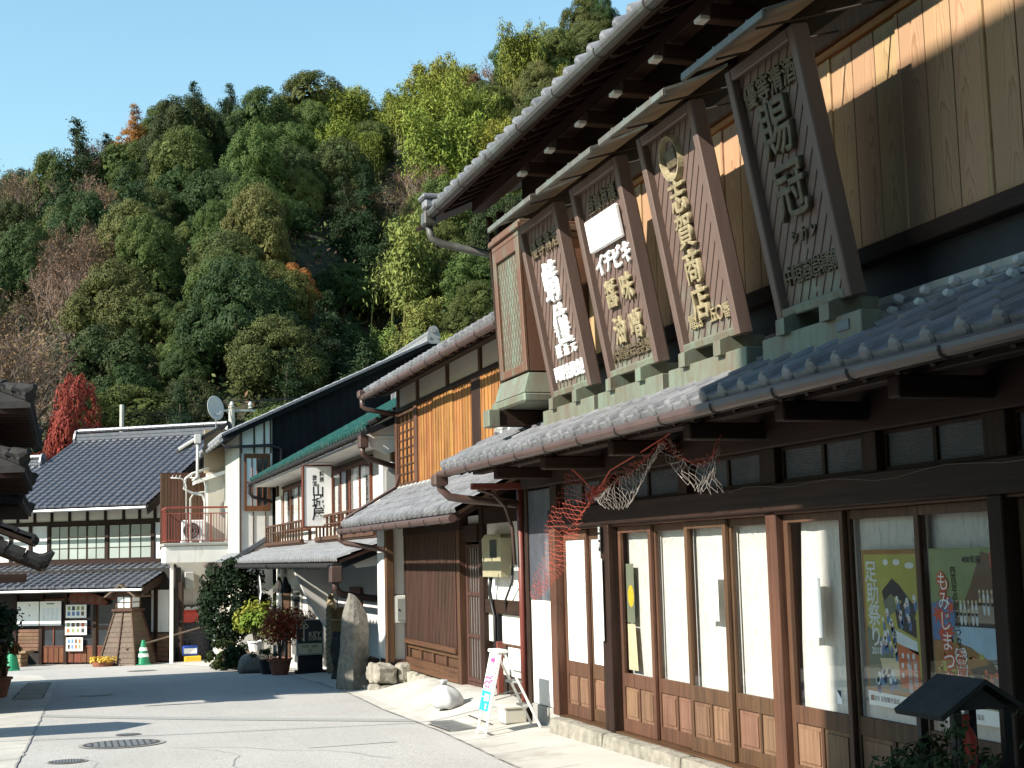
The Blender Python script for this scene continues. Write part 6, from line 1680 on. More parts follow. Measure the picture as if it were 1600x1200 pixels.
def bare_tree(seed, H_, depth=5):
    rn = random.Random(seed); mb = MB()
    def br(p, d, L, r, k):
        q = p + d * L; mid = p + d * L * .5 + Vector((rn.uniform(-1, 1), rn.uniform(-1, 1), 0)) * L * .06
        mb.tube([p, mid, q], [r, r * .85, r * .62], 5 if k > 2 else 3, caps=False)
        if k <= 0: return
        for _ in range(3 if k > 1 else 4):
            ax = Vector((rn.uniform(-1, 1), rn.uniform(-1, 1), rn.uniform(-.25, .45))).normalized()
            nd = (d * rn.uniform(.7, 1.1) + ax * rn.uniform(.45, .85) + Vector((0, 0, .12))).normalized()
            br(p + d * L * rn.uniform(.55, 1.0), nd, L * rn.uniform(.58, .8), r * .55, k - 1)
    for s in range(3): br(Vector((rn.uniform(-.3, .3), rn.uniform(-.3, .3), -.5)), Vector((rn.uniform(-.3, .3), rn.uniform(-.3, .3), 1)).normalized(), H_ * .36, H_ * .016, depth)
    return mb
def trunk_mesh(seed, H_, r, mat='bark', limbs=5, lean=.05):
    rn = random.Random(seed); mb = MB(); top = Vector((rn.uniform(-1, 1) * lean * H_, rn.uniform(-1, 1) * lean * H_, H_ * .8))
    mb.tube([(0, 0, -1.5), (0, 0, H_ * .15), tuple(top * .55), tuple(top)], [r * 1.3, r, r * .7, r * .25], 7)
    for k in range(limbs):
        f = rn.uniform(.3, .75); p = top * f; a = rn.uniform(0, 6.28); q = p + Vector((math.cos(a), math.sin(a), .7)) * H_ * rn.uniform(.18, .3)
        mb.tube([p, p.lerp(q, .5) + Vector((0, 0, .1)), q], [r * .45, r * .3, r * .12], 5)
    return mb.mesh('trunk', mat)
# one of each kind of tree
PROTO = {}
def proto(key, crown, trunk): PROTO.setdefault(key, []).append((crown, trunk))
for s, leafm in ((1, 'leaf_dark'), (2, 'leaf_mid'), (3, 'leaf_olive'), (4, 'leaf_dark'), (5, 'leaf_mid')):
    V = crown_broad(s, 4.1, 7.2, 230, 150, .082)
    proto({'leaf_dark': 'dark', 'leaf_mid': 'mid', 'leaf_olive': 'olive'}[leafm], np_mesh('crown', V, leafm), trunk_mesh(s, 6.5, .22))
for s in (11, 12): proto('cedar', np_mesh('crown', crown_conifer(s, 3.3, 9.0, 26000, .11), 'leaf_cedar'), trunk_mesh(s, 9.5, .2, limbs=0, lean=.01))
for s in (13,): proto('rustcedar', np_mesh('crown', crown_conifer(s, 3.3, 9.0, 26000, .11), 'leaf_orange'), trunk_mesh(s, 9.5, .2, limbs=0, lean=.01))
for s, lm in ((21, 'leaf_bamboo'), (22, 'leaf_bamboo'), (23, 'leaf_bamboo2')):
    V, paths = crown_bamboo(s, 3.4, 8.5, 26, .17)
    tm_ = MB()
    for p in paths: tm_.tube(p, [.05] * 5 + [.035, .025, .012], 4, caps=False)
    MT.setdefault('culm', plain('bamboo_culm', (.22, .22, .07), .6, .2, 4, .1, 0))
    proto('bamboo' if lm == 'leaf_bamboo' else 'bamboo2', np_mesh('crown', V, lm), tm_.mesh('culms', 'culm', fix=False))
for s in (31, 32, 33):
    mb = bare_tree(s, 7.5)
    rg = np.random.default_rng(s); co = np.array(mb.v); pick = rg.choice(len(co), 1500); P = co[pick]; P = P[P[:, 2] > 2.5] + rg.normal(0, .12, (len(P[P[:, 2] > 2.5]), 3))
    proto('bare', np_mesh('crown', leaf_quads(rg, P, rg.normal(0, 1, (len(P), 3)), .13, .22), 'leaf_rust'), mb.mesh('trunk', 'barktwig', fix=False))
for s, lm, key in ((41, 'leaf_red', 'red'), (42, 'leaf_orange', 'orange'), (43, 'leaf_rust', 'rust')):
    V = crown_broad(s, 3.0, 6.6, 140, 130, .075, lobes=5); proto(key, np_mesh('crown', V, lm), trunk_mesh(s, 6, .15))
LAB = {'dark': ('broadleaf_tree', 'dark green rounded evergreen tree on the wooded hillside', 'dark evergreen trees on the hillside'),
       'mid': ('broadleaf_tree', 'mid green rounded evergreen tree on the wooded hillside', 'mid green trees on the hillside'),
       'olive': ('broadleaf_tree', 'olive green lighter evergreen tree on the wooded hillside', 'olive green trees on the hillside'),
       'cedar': ('cedar_tree', 'dark pointed conifer standing on the wooded hillside', 'conifers on the hillside'),
       'bamboo': ('bamboo_clump', 'bright yellow green feathery bamboo clump on the hillside', 'bright bamboo clumps on the hillside'),
       'bamboo2': ('bamboo_clump', 'dull green drooping bamboo clump low on the hillside', 'dull bamboo clumps on the hillside'),
       'bare': ('bare_tree', 'leafless brownish tree with fine twigs on the hillside', 'leafless trees on the hillside'),
       'rust': ('autumn_tree', 'rust brown autumn tree among the evergreens', 'rust brown trees on the hillside'),
       'orange': ('autumn_tree', 'orange tinted autumn tree among the evergreens', 'orange trees on the hillside'),
       'red': ('maple_tree', 'bright red maple at the foot of the wooded hill', None),
       'rustcedar': ('cedar_tree', 'orange turning conifer standing alone on the skyline', None)}
rt = random.Random(99)
def tree(kind, x, y, s=1.0, dz=-.4, label=None, sz=None, grow=None):
    cr, tk = rt.choice(PROTO[kind]); nm, lb_, gp = LAB[kind]
    z = hill_z(x, y) + dz if y > 58 else zg(y)
    t = thing(nm, label or lb_, 'tree' if nm != 'bamboo_clump' else 'bamboo', (x, y, z), rt.uniform(0, 6.28), None if label else gp, world=False)
    t.rotation_euler.x = rt.uniform(-.09, .09); t.rotation_euler.y = rt.uniform(-.09, .09)
    t.scale = (s * rt.uniform(.9, 1.12), s * rt.uniform(.9, 1.12), (sz or s) * rt.uniform(.9, 1.12))
    mesh_obj('trunk', tk, t); mesh_obj('crown', cr, t)
    return t
def kind_at(u, v, r):
    """mix of trees by place on the hill: u = x/y (across), v = (z-1.6)/y (up)"""
    px = u * 2200 + 100; py = 886 - v * 2200
    def near(cx, cy, rx, ry): return ((px - cx) / rx) ** 2 + ((py - cy) / ry) ** 2 < 1
    if near(670, 185, 190, 75) : return 'bamboo' if r < .78 else 'mid'
    if near(860, 130, 130, 90): return 'bamboo' if r < .4 else ('olive' if r < .75 else 'mid')
    if near(460, 240, 50, 40): return 'bamboo' if r < .2 else ('mid' if r < .6 else 'dark')
    if near(690, 520, 110, 90): return 'bamboo2' if r < .75 else 'bamboo'
    if near(600, 250, 65, 75): return 'bare' if r < .6 else ('rust' if r < .8 else 'olive')
    if near(125, 275, 60, 70): return 'bare' if r < .75 else 'rust'
    if near(50, 490, 75, 120): return 'bare' if r < .75 else 'dark'
    if near(90, 680, 60, 50): return 'bare'
    if near(700, 380, 90, 80): return 'olive' if r < .5 else 'mid'
    if near(540, 440, 70, 160): return 'dark' if r < .6 else ('cedar' if r < .92 else 'rust')
    if near(330, 400, 140, 170): return 'mid' if r < .45 else ('olive' if r < .72 else 'dark' if r < .95 else 'orange')
    if r < .34: return 'dark'
    if r < .62: return 'mid'
    if r < .74: return 'olive'
    if r < .92: return 'cedar'
    if r < .95: return 'bare'
    return 'rust' if r < .98 else 'orange'
count = 0
spots = []
y = 63.0
while y < 158:
    step = 3.95 + (y - 63) * .010
    x = -.075 * y - 4; xe = .47 * y + 3
    while x < xe:
        xx = x + rt.uniform(-1.6, 1.6); yy = y + rt.uniform(-1.8, 1.8)
        spots.append((xx, yy)); x += step
    y += step * .92
for xx, yy in spots:
    z = hill_z(xx, yy) + 4; u = xx / yy; v = (z - 1.6) / yy; px = u * 2200 + 100; py = 886 - v * 2200
    if px > 1000 and py > 300: continue
    if py < -60: continue
    if abs(px - 105) < 62 and yy < 71: continue
    if px < 135 and 66 < yy < 100 and rt.random() < .45: continue
    k = kind_at(u, v, rt.random())
    s = rt.uniform(.42, .88)
    if k in ('bare', 'bamboo', 'bamboo2'): s *= 1.2
    tree(k, xx, yy, s, sz=s * rt.uniform(.9, 1.45))
# named trees on the skyline and at the foot
def at(px, py, y):
    return ((px - 102) / 2200.0 * y, y)
for px, y, k, s, sz, lab in ((112, 134, 'cedar', 1.15, 180, 'broad dark conifer at the left end of the skyline'), (205, 136, 'rustcedar', .75, 158, None), (168, 134, 'cedar', .7, 205, 'small dark conifer beside the orange turning conifer'), (287, 140, 'cedar', .75, 138, 'slim pointed conifer on the skyline between rounded trees'), (340, 140, 'cedar', .85, 130, 'tall pointed conifer on the skyline left of the big round tree'), (752, 148, 'cedar', .8, 82, 'dark conifer standing out above the bamboo on the skyline')):
    x, yy = at(px, 0, y); tree(k, x, yy, s, label=lab or LAB[k][1], sz=((886 - sz) / 2200 * y + 1.6 - hill_z(x, y) + .4) / 9.0)
x, yy = at(488, 0, 138); tree('mid', x, yy, 1.2, label='big rounded tree standing high on the skyline', sz=1.25)
x, yy = at(790, 0, 150); tree('bare', x, yy, 1.1, label='leafless tree with bare twigs against the sky', sz=1.2)
x, yy = at(106, 0, 69); tree('red', x, yy, .5, label=LAB['red'][1], sz=1.5)
x, yy = at(84, 0, 67); tree('red', x, yy, .42, label='smaller dull red maple below the bright red maple', sz=1.05)
for px, y, s in ((12, 80, 1.2), (40, 76, 1.3), (75, 84, 1.2), (20, 95, 1.2), (590, 112, 1.0), (640, 116, 1.0), (120, 120, 1.0)):
    x, yy = at(px, 0, y); tree('bare', x, yy, s, sz=s * 1.15)
# undergrowth covering the slope between the trees
rg = np.random.default_rng(5); Vs = []
for lm, n, sc_ in (('leaf_dark', 40000, .2), ('leaf_olive', 20000, .2), ('leaf_rust', 14000, .17)):
    yy = rg.uniform(60, 165, n); xx = rg.uniform(-.1, .5, n) * yy
    zz = np.array([hill_z(a, b) for a, b in zip(xx, yy)]) + rg.uniform(-.1, 1.6, n)
    P = np.stack([xx, yy, zz], 1)
    o = mesh_obj('undergrowth', np_mesh('undergrowth', leaf_quads(rg, P, rg.normal(0, .4, (n, 3)) + np.array([-.3, -.5, .6]), sc_), lm), None); o['kind'] = 'stuff'
    o['label'] = {'leaf_dark': 'dark green undergrowth between the trees of the hill', 'leaf_olive': 'olive brushwood and saplings covering the slope', 'leaf_rust': 'rusty fallen leaves and dry brush on the slope'}[lm]
# ------------------------------------------------------------------ folding sign board on the pavement
zA = zpr(4.16, 14.2)
t = thing('folding_sign', 'white folding stepladder sign with red arrow and red and blue lettering', 'sign', (4.4, 14.25, zA))
AP = Vector((4.31, 0, zA + .84)); ya, yb = 14.10, 14.42
def bar(name, p, q, w_=.03, d_=.022, mat='plastic_w', par=None):
    p = Vector(p); q = Vector(q); m = frame_m(p, (0, 1, 0), q - p); L = (q - p).length
    return MB(m).box(-w_ / 2, w_ / 2, 0, L, -d_ / 2, d_ / 2, .004).build(name, mat, par or t)
for y in (ya + .015, yb - .015):
    bar('front_leg', (4.12, y, zA), (AP.x, y, AP.z)); bar('rear_leg', (4.72, y, zpr(4.72, y) + .005), (AP.x + .03, y, AP.z))
    bar('spreader', (4.235, y, zA + .36), (4.52, y, zA + .42), .02, .01, 'metal')
bx('top_cap', 'plastic_w', t, AP.x - .05, AP.x + .07, ya - .01, yb + .01, AP.z - .01, AP.z + .025, .008)
bar('rung', (4.125, ya + .03, zA + .06), (4.125, ya + .031, zA + .06)) if False else None
bx('front_rung', 'plastic_w', t, 4.12, 4.14, ya + .03, yb - .03, zA + .05, zA + .08, .004)
for f in (.32, .62):
    x = 4.72 + (AP.x + .03 - 4.72) * f; z = zA + .02 + .82 * f; bx('step', 'greybox', t, x - .05, x + .05, ya + .03, yb - .03, z - .012, z + .012, .004)
dirf = (Vector((AP.x, 0, AP.z)) - Vector((4.12, 0, zA))).normalized()
ctr = Vector((4.12, (ya + yb) / 2, zA)) + dirf * .25
fmA = frame_m(ctr + Vector((-.02, 0, .004)), (0, -1, 0), dirf)
MB(fmA).box(-.15, .15, 0, .60, -.003, .008, .002).build('board', 'plastic_w', t)
MB(fmA).box(-.15, .15, .0, .20, .0082, .0095, 0).build('blue_field', 'cyan', t)
ar = MB(fmA); ar.add([(-.06, .42, .01), (-.03, .42, .01), (-.03, .50, .01), (.03, .50, .01), (.03, .47, .01), (.10, .52, .01), (.03, .57, .01), (.03, .54, .01), (-.06, .54, .01)], [(0, 1, 2, 8), (2, 3, 7, 8), (4, 5, 6)]); ar.build('arrow', 'pink', t)
letters('右折', t, fmA, -.068, .30, .15, 'pink', .14, 0, .0008, .003, lift=.009)
letters('一般車', t, fmA, -.09, .135, .085, 'letterwhite', .09, 0, .0008, .001, lift=.0098)
letters('は', t, fmA, .06, .045, .07, 'letterwhite', .09, 0, .0008, .001, lift=.0098)
# sandbag
def blob(name, mat, par, c, sx, sy, sz, fn, nu=24, nv=14):
    m = MB(); vs = []
    for j in range(nv + 1):
        v = math.pi * j / nv
        for i in range(nu):
            u = 2 * math.pi * i / nu; k = fn(u, v)
            vs.append((c[0] + sx * k * math.sin(v) * math.cos(u), c[1] + sy * k * math.sin(v) * math.sin(u), c[2] + sz * math.cos(v) * (k if abs(math.cos(v)) < 2 else 1)))
    m.add(vs, [(j * nu + i, j * nu + (i + 1) % nu, (j + 1) * nu + (i + 1) % nu, (j + 1) * nu + i) for j in range(nv) for i in range(nu)])
    return m.build(name, mat, par, smooth=True)
zs_ = zpr(4.45, 16.8)
t = thing('sandbag', 'tied white woven sandbag lying on the pavement', 'sandbag', (4.45, 16.8, zs_))
def sq(u, v): return 1 + .05 * math.sin(3 * u + 4 * v) + .035 * math.sin(9 * u + 3 * v) * math.sin(v) + .20 * abs(math.sin(2 * u)) * math.sin(v) ** 2 - .10 * max(0, math.cos(v)) * (1 + .6 * math.sin(5 * u))
m = MB(); vs = []; nu = 28; rn = random.Random(21)
prof = [(.10, .0), (.175, .012), (.20, .05), (.205, .10), (.19, .15), (.165, .195), (.125, .235), (.07, .262), (.028, .278), (.024, .288), (.045, .31), (.052, .33), (.03, .335)]
for j, (r_, z_) in enumerate(prof):
    for i in range(nu):
        u = 2 * math.pi * i / nu; f_ = min(1, z_ / .25)
        k_ = 1 + .06 * math.sin(2 * u + .6) + (.05 + .16 * f_) * math.sin(7 * u + 1.3 * math.sin(3 * u)) * .5 + .025 * math.sin(13 * u + j)
        vs.append((4.45 - .05 * f_ ** 2 + r_ * k_ * math.cos(u) * .92, 16.8 + r_ * k_ * math.sin(u) * 1.1, zs_ + z_ + .008 * math.sin(5 * u + j)))
m.add(vs, [(j * nu + i, j * nu + (i + 1) % nu, (j + 1) * nu + (i + 1) % nu, (j + 1) * nu + i) for j in range(len(prof) - 1) for i in range(nu)] + [tuple(range((len(prof) - 1) * nu, len(prof) * nu))])
m.build('sack', 'sack', t, smooth=True)
MB().tube([(4.40 + .03 * math.cos(a), 16.8 + .03 * math.sin(a), zs_ + .284) for a in [R(q) for q in range(0, 361, 40)]], .006, 5).build('tie', 'ink', t)
# polystyrene box
t = thing('foam_box', 'small cream polystyrene box between the folding sign and the wall', 'box', (4.68, 14.85, zpr(4.68, 14.85)))
z = zpr(4.68, 14.85); bx('body', 'styro', t, 4.52, 4.77, 14.72, 14.98, z + .001, z + .15, .012); bx('lid', 'styro', t, 4.51, 4.78, 14.71, 14.99, z + .152, z + .185, .012)
# upright stone, straw, charred log, rope
t = thing('standing_stone', 'tall rough grey standing stone before the inn porch', 'stone', (4.50, 22.95, zg(22.9)))
m = MB(); nz_, na = 12, 14; vs = []; rn = random.Random(3)
for j in range(nz_ + 1):
    f = j / nz_; rr = .27 - .07 * f - (.10 * max(0, f - .78) / .22); z = zg(22.9) - .05 + 1.52 * f
    for i in range(na):
        a = 2 * math.pi * i / na; w_ = 1 + .10 * math.sin(3 * a + f * 2.2) + .07 * math.sin(5 * a - f * 5) + rn.uniform(-.075, .075)
        top = .10 * max(0, f - .7) * math.cos(a + 2.6) * 3
        vs.append((4.50 + .02 * f + rr * w_ * math.cos(a), 22.95 + rr * w_ * math.sin(a) * 1.0, z + top))
vs.append((4.52, 22.95, zg(22.9) - .05 + 1.50)); k = len(vs) - 1
m.add(vs, [(j * na + i, j * na + (i + 1) % na, (j + 1) * na + (i + 1) % na, (j + 1) * na + i) for j in range(nz_) for i in range(na)] + [(nz_ * na + i, nz_ * na + (i + 1) % na, k) for i in range(na)])
m.build('stone', 'granite', t, smooth=False)
bx('plinth', 'concrete_d', t, 4.2, 4.82, 22.6, 23.3, zg(22.9) - .1, zg(22.9) + .025, .02)
zb = zpr(5.12, 27.2)
t = thing('charred_log', 'upright charred black log behind the standing stone', 'log', (5.12, 27.2, zb))
m = MB(); rn = random.Random(6); vs = []
for j in range(9):
    for i in range(12):
        a = 2 * math.pi * i / 12; r_ = .2 * (1 + .16 * math.sin(3 * a + j) + rn.uniform(-.08, .08)); vs.append((5.12 + r_ * math.cos(a), 27.2 + r_ * math.sin(a), zb + .9 * j / 8))
m.add(vs, [(j * 12 + i, j * 12 + (i + 1) % 12, (j + 1) * 12 + (i + 1) % 12, (j + 1) * 12 + i) for j in range(8) for i in range(12)] + [tuple(range(96, 108))]); m.build('log', 'char', t)
t = thing('straw_bundle', 'golden tied straw bundle resting on the charred log', 'straw bundle', (5.12, 27.2, zb + .9))
m = MB(); rn = random.Random(9)
for k in range(420):
    a = rn.uniform(0, 6.28); r_ = .21 * math.sqrt(rn.random()); q = .21 * math.sqrt(rn.random()) * 1.15; b2 = a + rn.uniform(-.3, .3)
    m.tube([(5.12 + r_ * math.cos(a), 27.2 + r_ * math.sin(a), zb + .9), (5.12 + q * math.cos(b2), 27.2 + q * math.sin(b2), zb + .9 + rn.uniform(.36, .46))], .009, 3, caps=False)
m.build('stalks', 'straw', t, kind='stuff', fix=False)
MB().tube([(5.12 + .215 * math.cos(a), 27.2 + .215 * math.sin(a), zb + 1.12) for a in [R(q) for q in range(0, 361, 30)]], .016, 6).build('band', 'rope', t)
zr_ = zpr(5.3, 29.4)
t = thing('straw_rope', 'thick twisted straw rope hanging beside the inn entrance', 'rope', (5.3, 29.4, zr_))
for ph in (0, 2.09, 4.19):
    pts = []; rs = []
    for k in range(49):
        f = k / 48; a = ph + f * 30; rr = .055 * (1 - .35 * abs(f - .35)); pts.append((5.3 + rr * math.cos(a), 29.4 + rr * math.sin(a), zr_ + .05 + 1.6 * f)); rs.append(.062 * (1 - .75 * max(0, f - .8) / .2) * (.8 + .2 * min(1, f / .1)))
    MB().tube(pts, rs, 7).build('strand', 'rope', t, smooth=True)
# coffee sign on a dark stand
zk = zpr(4.9, 31.2)
t = thing('coffee_sign', 'dark framed coffee sign with a pale key emblem on a black stand', 'sign', (5.15, 31.2, zk))
fk = frame_m((5.16, 31.2, zk + .42), (1, -.12, 0), (0, .12, 1))
MB(fk).box(-.27, .27, 0, .72, -.05, 0, .01).build('panel', 'p_dark', t)
for a in ((-.30, -.27, -.02, .74), (.27, .30, -.02, .74), (-.27, .27, .72, .745), (-.27, .27, -.025, 0)): MB(fk).box(*a, -.055, .012, .005).build('frame', 'metal', t)
MB(fk).box(-.26, .26, .005, .225, .0005, .004, 0).build('cream_field', 'p_cream', t)
ky = MB(fk); key_c = -.13
for cx, cy in ((key_c - .05, .60), (key_c + .05, .60), (key_c, .66)):
    ky.tube([(cx + .04 * math.cos(R(a)), cy + .04 * math.sin(R(a)), .006) for a in range(0, 361, 30)], .013, 5)
ky.box(key_c - .014, key_c + .014, .27, .58, .002, .012, 0).box(key_c - .04, key_c - .014, .29, .35, .002, .012, 0).build('key_emblem', 'p_cream', t)
line_text('KEY', t, fk, .11, .42, .16, 'p_cream', .001, .002, sx=.95); line_text('COFFEE', t, fk, .11, .32, .085, 'p_cream', .001, .001)
line_text('料理・喫茶', t, fk, .0, .16, .07, 'ink', .001, .0, lift=.005); line_text('三', t, fk, .0, .07, .09, 'ink', .001, .002, lift=.005)
bx('stand', 'ink', t, 4.92, 5.45, 31.25, 31.45, zk, zk + .40, .02); bx('foot', 'ink', t, 4.86, 5.5, 31.05, 31.5, zk, zk + .06, .01)
t = thing('twig_basket', 'long basket of dry twigs on a rail beside the coffee sign', 'basket', (5.1, 32.4, zk + 1.0))
MB().box(4.75, 5.5, 32.3, 32.7, zk + .92, zk + 1.06, .02).build('basket', 'bark', t)
m = MB(); rn = random.Random(4)
for k in range(160): x = rn.uniform(4.78, 5.46); y = rn.uniform(32.32, 32.68); m.tube([(x, y, zk + 1.04), (x + rn.uniform(-.15, .15), y + rn.uniform(-.15, .1), zk + rn.uniform(1.15, 1.34))], .007, 3, caps=False)
m.build('twigs', 'char', t, kind='stuff', fix=False)
bx('leg', 'ink', t, 4.8, 4.86, 32.45, 32.55, zpr(4.8, 32.5), zk + .92, .005); bx('leg', 'ink', t, 5.38, 5.44, 32.45, 32.55, zpr(5.4, 32.5), zk + .92, .005)
# pots and plants before the inn
pot_plant((4.52, 31.4, zpr(4.52, 31.4)), 'red leaved heavenly bamboo in a terracotta pot before the inn', 'terra', 'leaf_nandina', .24, .30, 1.0, 1500, .045, stems=14)
pot_plant((4.42, 32.4, zpr(4.42, 32.4)), 'dark empty-looking plastic pot with low greenery beside the red plant', 'ink', 'leaf_dark', .22, .28, .25, 260, .04)
pot_plant((4.35, 34.0, zpr(4.35, 34) + .45), 'yellow green dwarf pine in a white pot on a rock', 'plastic_w', 'leaf_pine', .2, .25, .62, 1500, .06, stems=11)
pot_plant((4.5, 35.2, zpr(4.5, 35.2) + .2), 'leafy yellowish potted shrub behind the dwarf pine', 'terra', 'leaf_pine', .2, .25, 1.1, 1300, .06, stems=9)
pot_plant((4.75, 32.8, zpr(4.75, 32.8)), 'bushy grey green herb pot between the pine and the coffee sign', 'terra', 'leaf_olive', .25, .3, .95, 1300, .05, stems=10)
t = thing('boulder', 'rounded garden boulder under the white pot', 'boulder', (4.35, 34.0, zpr(4.35, 34)))
blob('rock', 'granite', t, (4.38, 34.0, zpr(4.35, 34) + .2), .48, .45, .30, lambda u, v: 1 + .08 * math.sin(3 * u + 2 * v) + .06 * math.sin(5 * v + u))
def shrub(name, label, c, rx, rz, n, leaf, lm, seed, bottom=.0, trunk=True):
    t = thing(name, label, 'shrub', c, world=False); rg = np.random.default_rng(seed); out = []
    for k in range(n // 60):
        d = rg.normal(0, 1, 3); d /= np.linalg.norm(d); f = rg.uniform(.45, 1) ** .5
        cc = np.array([d[0] * rx * f, d[1] * rx * f, bottom + rz + d[2] * rz * f]); q = rg.normal(0, 1, (60, 3)); q /= np.linalg.norm(q, axis=1)[:, None]
        out.append(leaf_quads(rg, cc + q * rx * rg.uniform(.14, .24), q, leaf, .5))
    if trunk: MB().tube([(0, 0, -.05), (.03, 0, bottom + rz * .6), (-.05, .02, bottom + rz * 1.3)], [.06, .05, .02], 7).build('trunk', 'bark', t)
    mesh_obj('crown', np_mesh('crown', np.concatenate(out), lm), t); return t
shrub('camellia_shrub', 'large dark glossy evergreen shrub at the corner of the inn', (4.28, 38.2, zg(38.2)), .88, 1.12, 16000, .045, 'leaf_shrub', 1, .62)
shrub('low_shrub', 'low dark bush at the foot of the large evergreen shrub', (3.95, 37.6, zg(37.6)), .42, .38, 3600, .04, 'leaf_dark', 2, 0)
shrub('low_shrub', 'trailing greenery at the road edge before the boulder', (4.25, 36.2, zg(36.2)), .45, .34, 3600, .04, 'leaf_shrub', 3, 0)
# ------------------------------------------------------------------ lantern house with planter by the shop
zl = zpr(4.15, 5.95)
t = thing('planter_stand', 'dark wooden planter stand crowded with small plants at the shop front', 'planter', (4.15, 5.9, zl))
bx('box', 'darkz', t, 3.86, 4.50, 5.35, 6.25, zl, zl + .54, .012); bx('rim', 'dark', t, 3.84, 4.52, 5.33, 6.27, zl + .541, zl + .58, .008)
m = MB(); rn = random.Random(14); st = MB()
for k in range(46):
    x, y = (rn.uniform(3.84, 4.5), rn.choice((rn.uniform(6.02, 6.25), rn.uniform(5.2, 5.62)))) if k % 2 else (rn.uniform(3.80, 3.92), rn.uniform(5.4, 6.2))
    z = zl + .60 + rn.uniform(-.06, .14) + (.22 * rn.random() if y < 5.6 else 0); leaves(m, (x, y, z), .08, 26, .022, rn)
    st.tube([(x, y, zl + .55), (x + rn.uniform(-.03, .03), y, z)], .004, 3, caps=False)
m.build('foliage', 'leaf_dark', t, fix=False); st.build('stems', 'bark', t, fix=False)
lt_ = thing('lantern_house', 'little gabled wooden lantern house standing on the dark planter', 'garden lantern', (4.21, 6.06, zl + .62))
zL = zl + .582
for x, y in ((4.07, 5.92), (4.35, 5.92), (4.07, 6.20), (4.35, 6.20)): bx('post', 'ink', lt_, x - .022, x + .022, y - .022, y + .022, zL, zL + .31, .004)
for sg in (-1, 1): MB().prism([(4.21, 5.86, zL + .43), (4.21 + sg * .25, 5.86, zL + .27), (4.21 + sg * .26, 5.86, zL + .295), (4.21, 5.86, zL + .455)], (0, .40, 0)).build('roof_slope', 'char', lt_)
MB().prism([(4.07, 5.90, zL + .31), (4.35, 5.90, zL + .31), (4.21, 5.90, zL + .41)], (0, .32, 0)).build('gable', 'char', lt_)
bx('floor', 'darkz', lt_, 4.02, 4.40, 5.87, 6.25, zL - .001, zL + .02, .004)
t = thing('red_bottle', 'red plastic bottle standing inside the lantern house', 'bottle', (4.21, 6.05, zL + .02))
MB().lathe([(.045, 0), (.052, .02), (.052, .14), (.04, .17), (.02, .20), (.02, .225)], (4.21, 6.05, zL + .021), 14).build('body', 'red', t, smooth=True)
MB().lathe([(.024, .226), (.024, .25)], (4.21, 6.05, zL + .021), 10).build('cap', 'red', t)
# ------------------------------------------------------------------ fishing net under the pent roof
net = thing('fishing_net', 'torn red and pale fishing net slung under the eave of the shop', 'net', (4.6, 11.5, 2.0))
def curve(pts):
    P = [Vector(p) for p in pts]
    def f(u):
        u = max(0, min(1, u)) * (len(P) - 1); i = min(int(u), len(P) - 2); t_ = u - i
        a = P[max(i - 1, 0)]; b = P[i]; c = P[i + 1]; d = P[min(i + 2, len(P) - 1)]
        return .5 * ((2 * b) + (c - a) * t_ + (2 * a - 5 * b + 4 * c - d) * t_ * t_ + (3 * b - a - 3 * c + d) * t_ ** 3)
    return f
def net_patch(name, mat, T, B, n, m_, seed, r=.0012, skew=1.0, jit=.012):
    rn = random.Random(seed); mb = MB(); T = curve(T); B = curve(B)
    def P(u, v): p = T(u).lerp(B(u), v); return p + Vector((.04 * math.sin(9 * u + 4 * v), 0, 0)) + Vector((rn.uniform(-1, 1), rn.uniform(-1, 1), rn.uniform(-1, 1))) * jit
    G = [[P((i + .5 * (j % 2)) / n, j / m_) for i in range(n + 1)] for j in range(m_ + 1)]
    for j in range(m_):
        for i in range(n + 1):
            if rn.random() < .05: continue
            for di in ((0, -1) if j % 2 == 0 else (0, 1)):
                k = i + di
                if 0 <= k <= n: mb.tube([G[j][i], G[j + 1][k]], r, 3, caps=False)
    mb.build(name, mat, net, kind='stuff', fix=False)
K = (4.55, 11.85, 2.14)
net_patch('red_tail', 'net_red', [K, (4.52, 12.4, 1.93), (4.55, 13.0, 1.62), (4.62, 13.6, 1.40), (4.68, 14.15, 1.30)], [K, (4.52, 12.25, 1.78), (4.52, 12.8, 1.44), (4.6, 13.5, 1.20), (4.68, 14.1, 1.12)], 32, 6, 1)
net_patch('red_veil', 'net_red', [(4.48, 12.5, 2.46), (4.5, 12.85, 2.12), (4.55, 13.3, 1.74), (4.64, 14.0, 1.42)], [K, (4.5, 12.25, 1.86), (4.55, 12.85, 1.5), (4.64, 13.7, 1.16)], 26, 9, 2, .0013)
net_patch('pale_sling', 'net_pale', [K, (4.45, 11.3, 2.16), (4.42, 10.6, 2.28), (4.4, 10.0, 2.44)], [K, (4.45, 11.35, 1.98), (4.42, 10.65, 2.03), (4.4, 9.95, 2.42)], 34, 6, 3, .0013)
net_patch('red_sling_edge', 'net_red', [K, (4.45, 11.3, 2.24), (4.42, 10.6, 2.34), (4.4, 9.95, 2.48)], [K, (4.45, 11.3, 2.15), (4.42, 10.6, 2.27), (4.4, 9.95, 2.43)], 30, 3, 4, .0013)
net_patch('pale_bag', 'net_pale', [(4.4, 9.95, 2.46), (4.38, 9.6, 2.30), (4.38, 9.3, 2.24), (4.38, 9.0, 2.34)], [(4.4, 9.95, 2.40), (4.38, 9.6, 2.1), (4.38, 9.3, 2.02), (4.38, 8.98, 2.0)], 14, 6, 5, .0013)
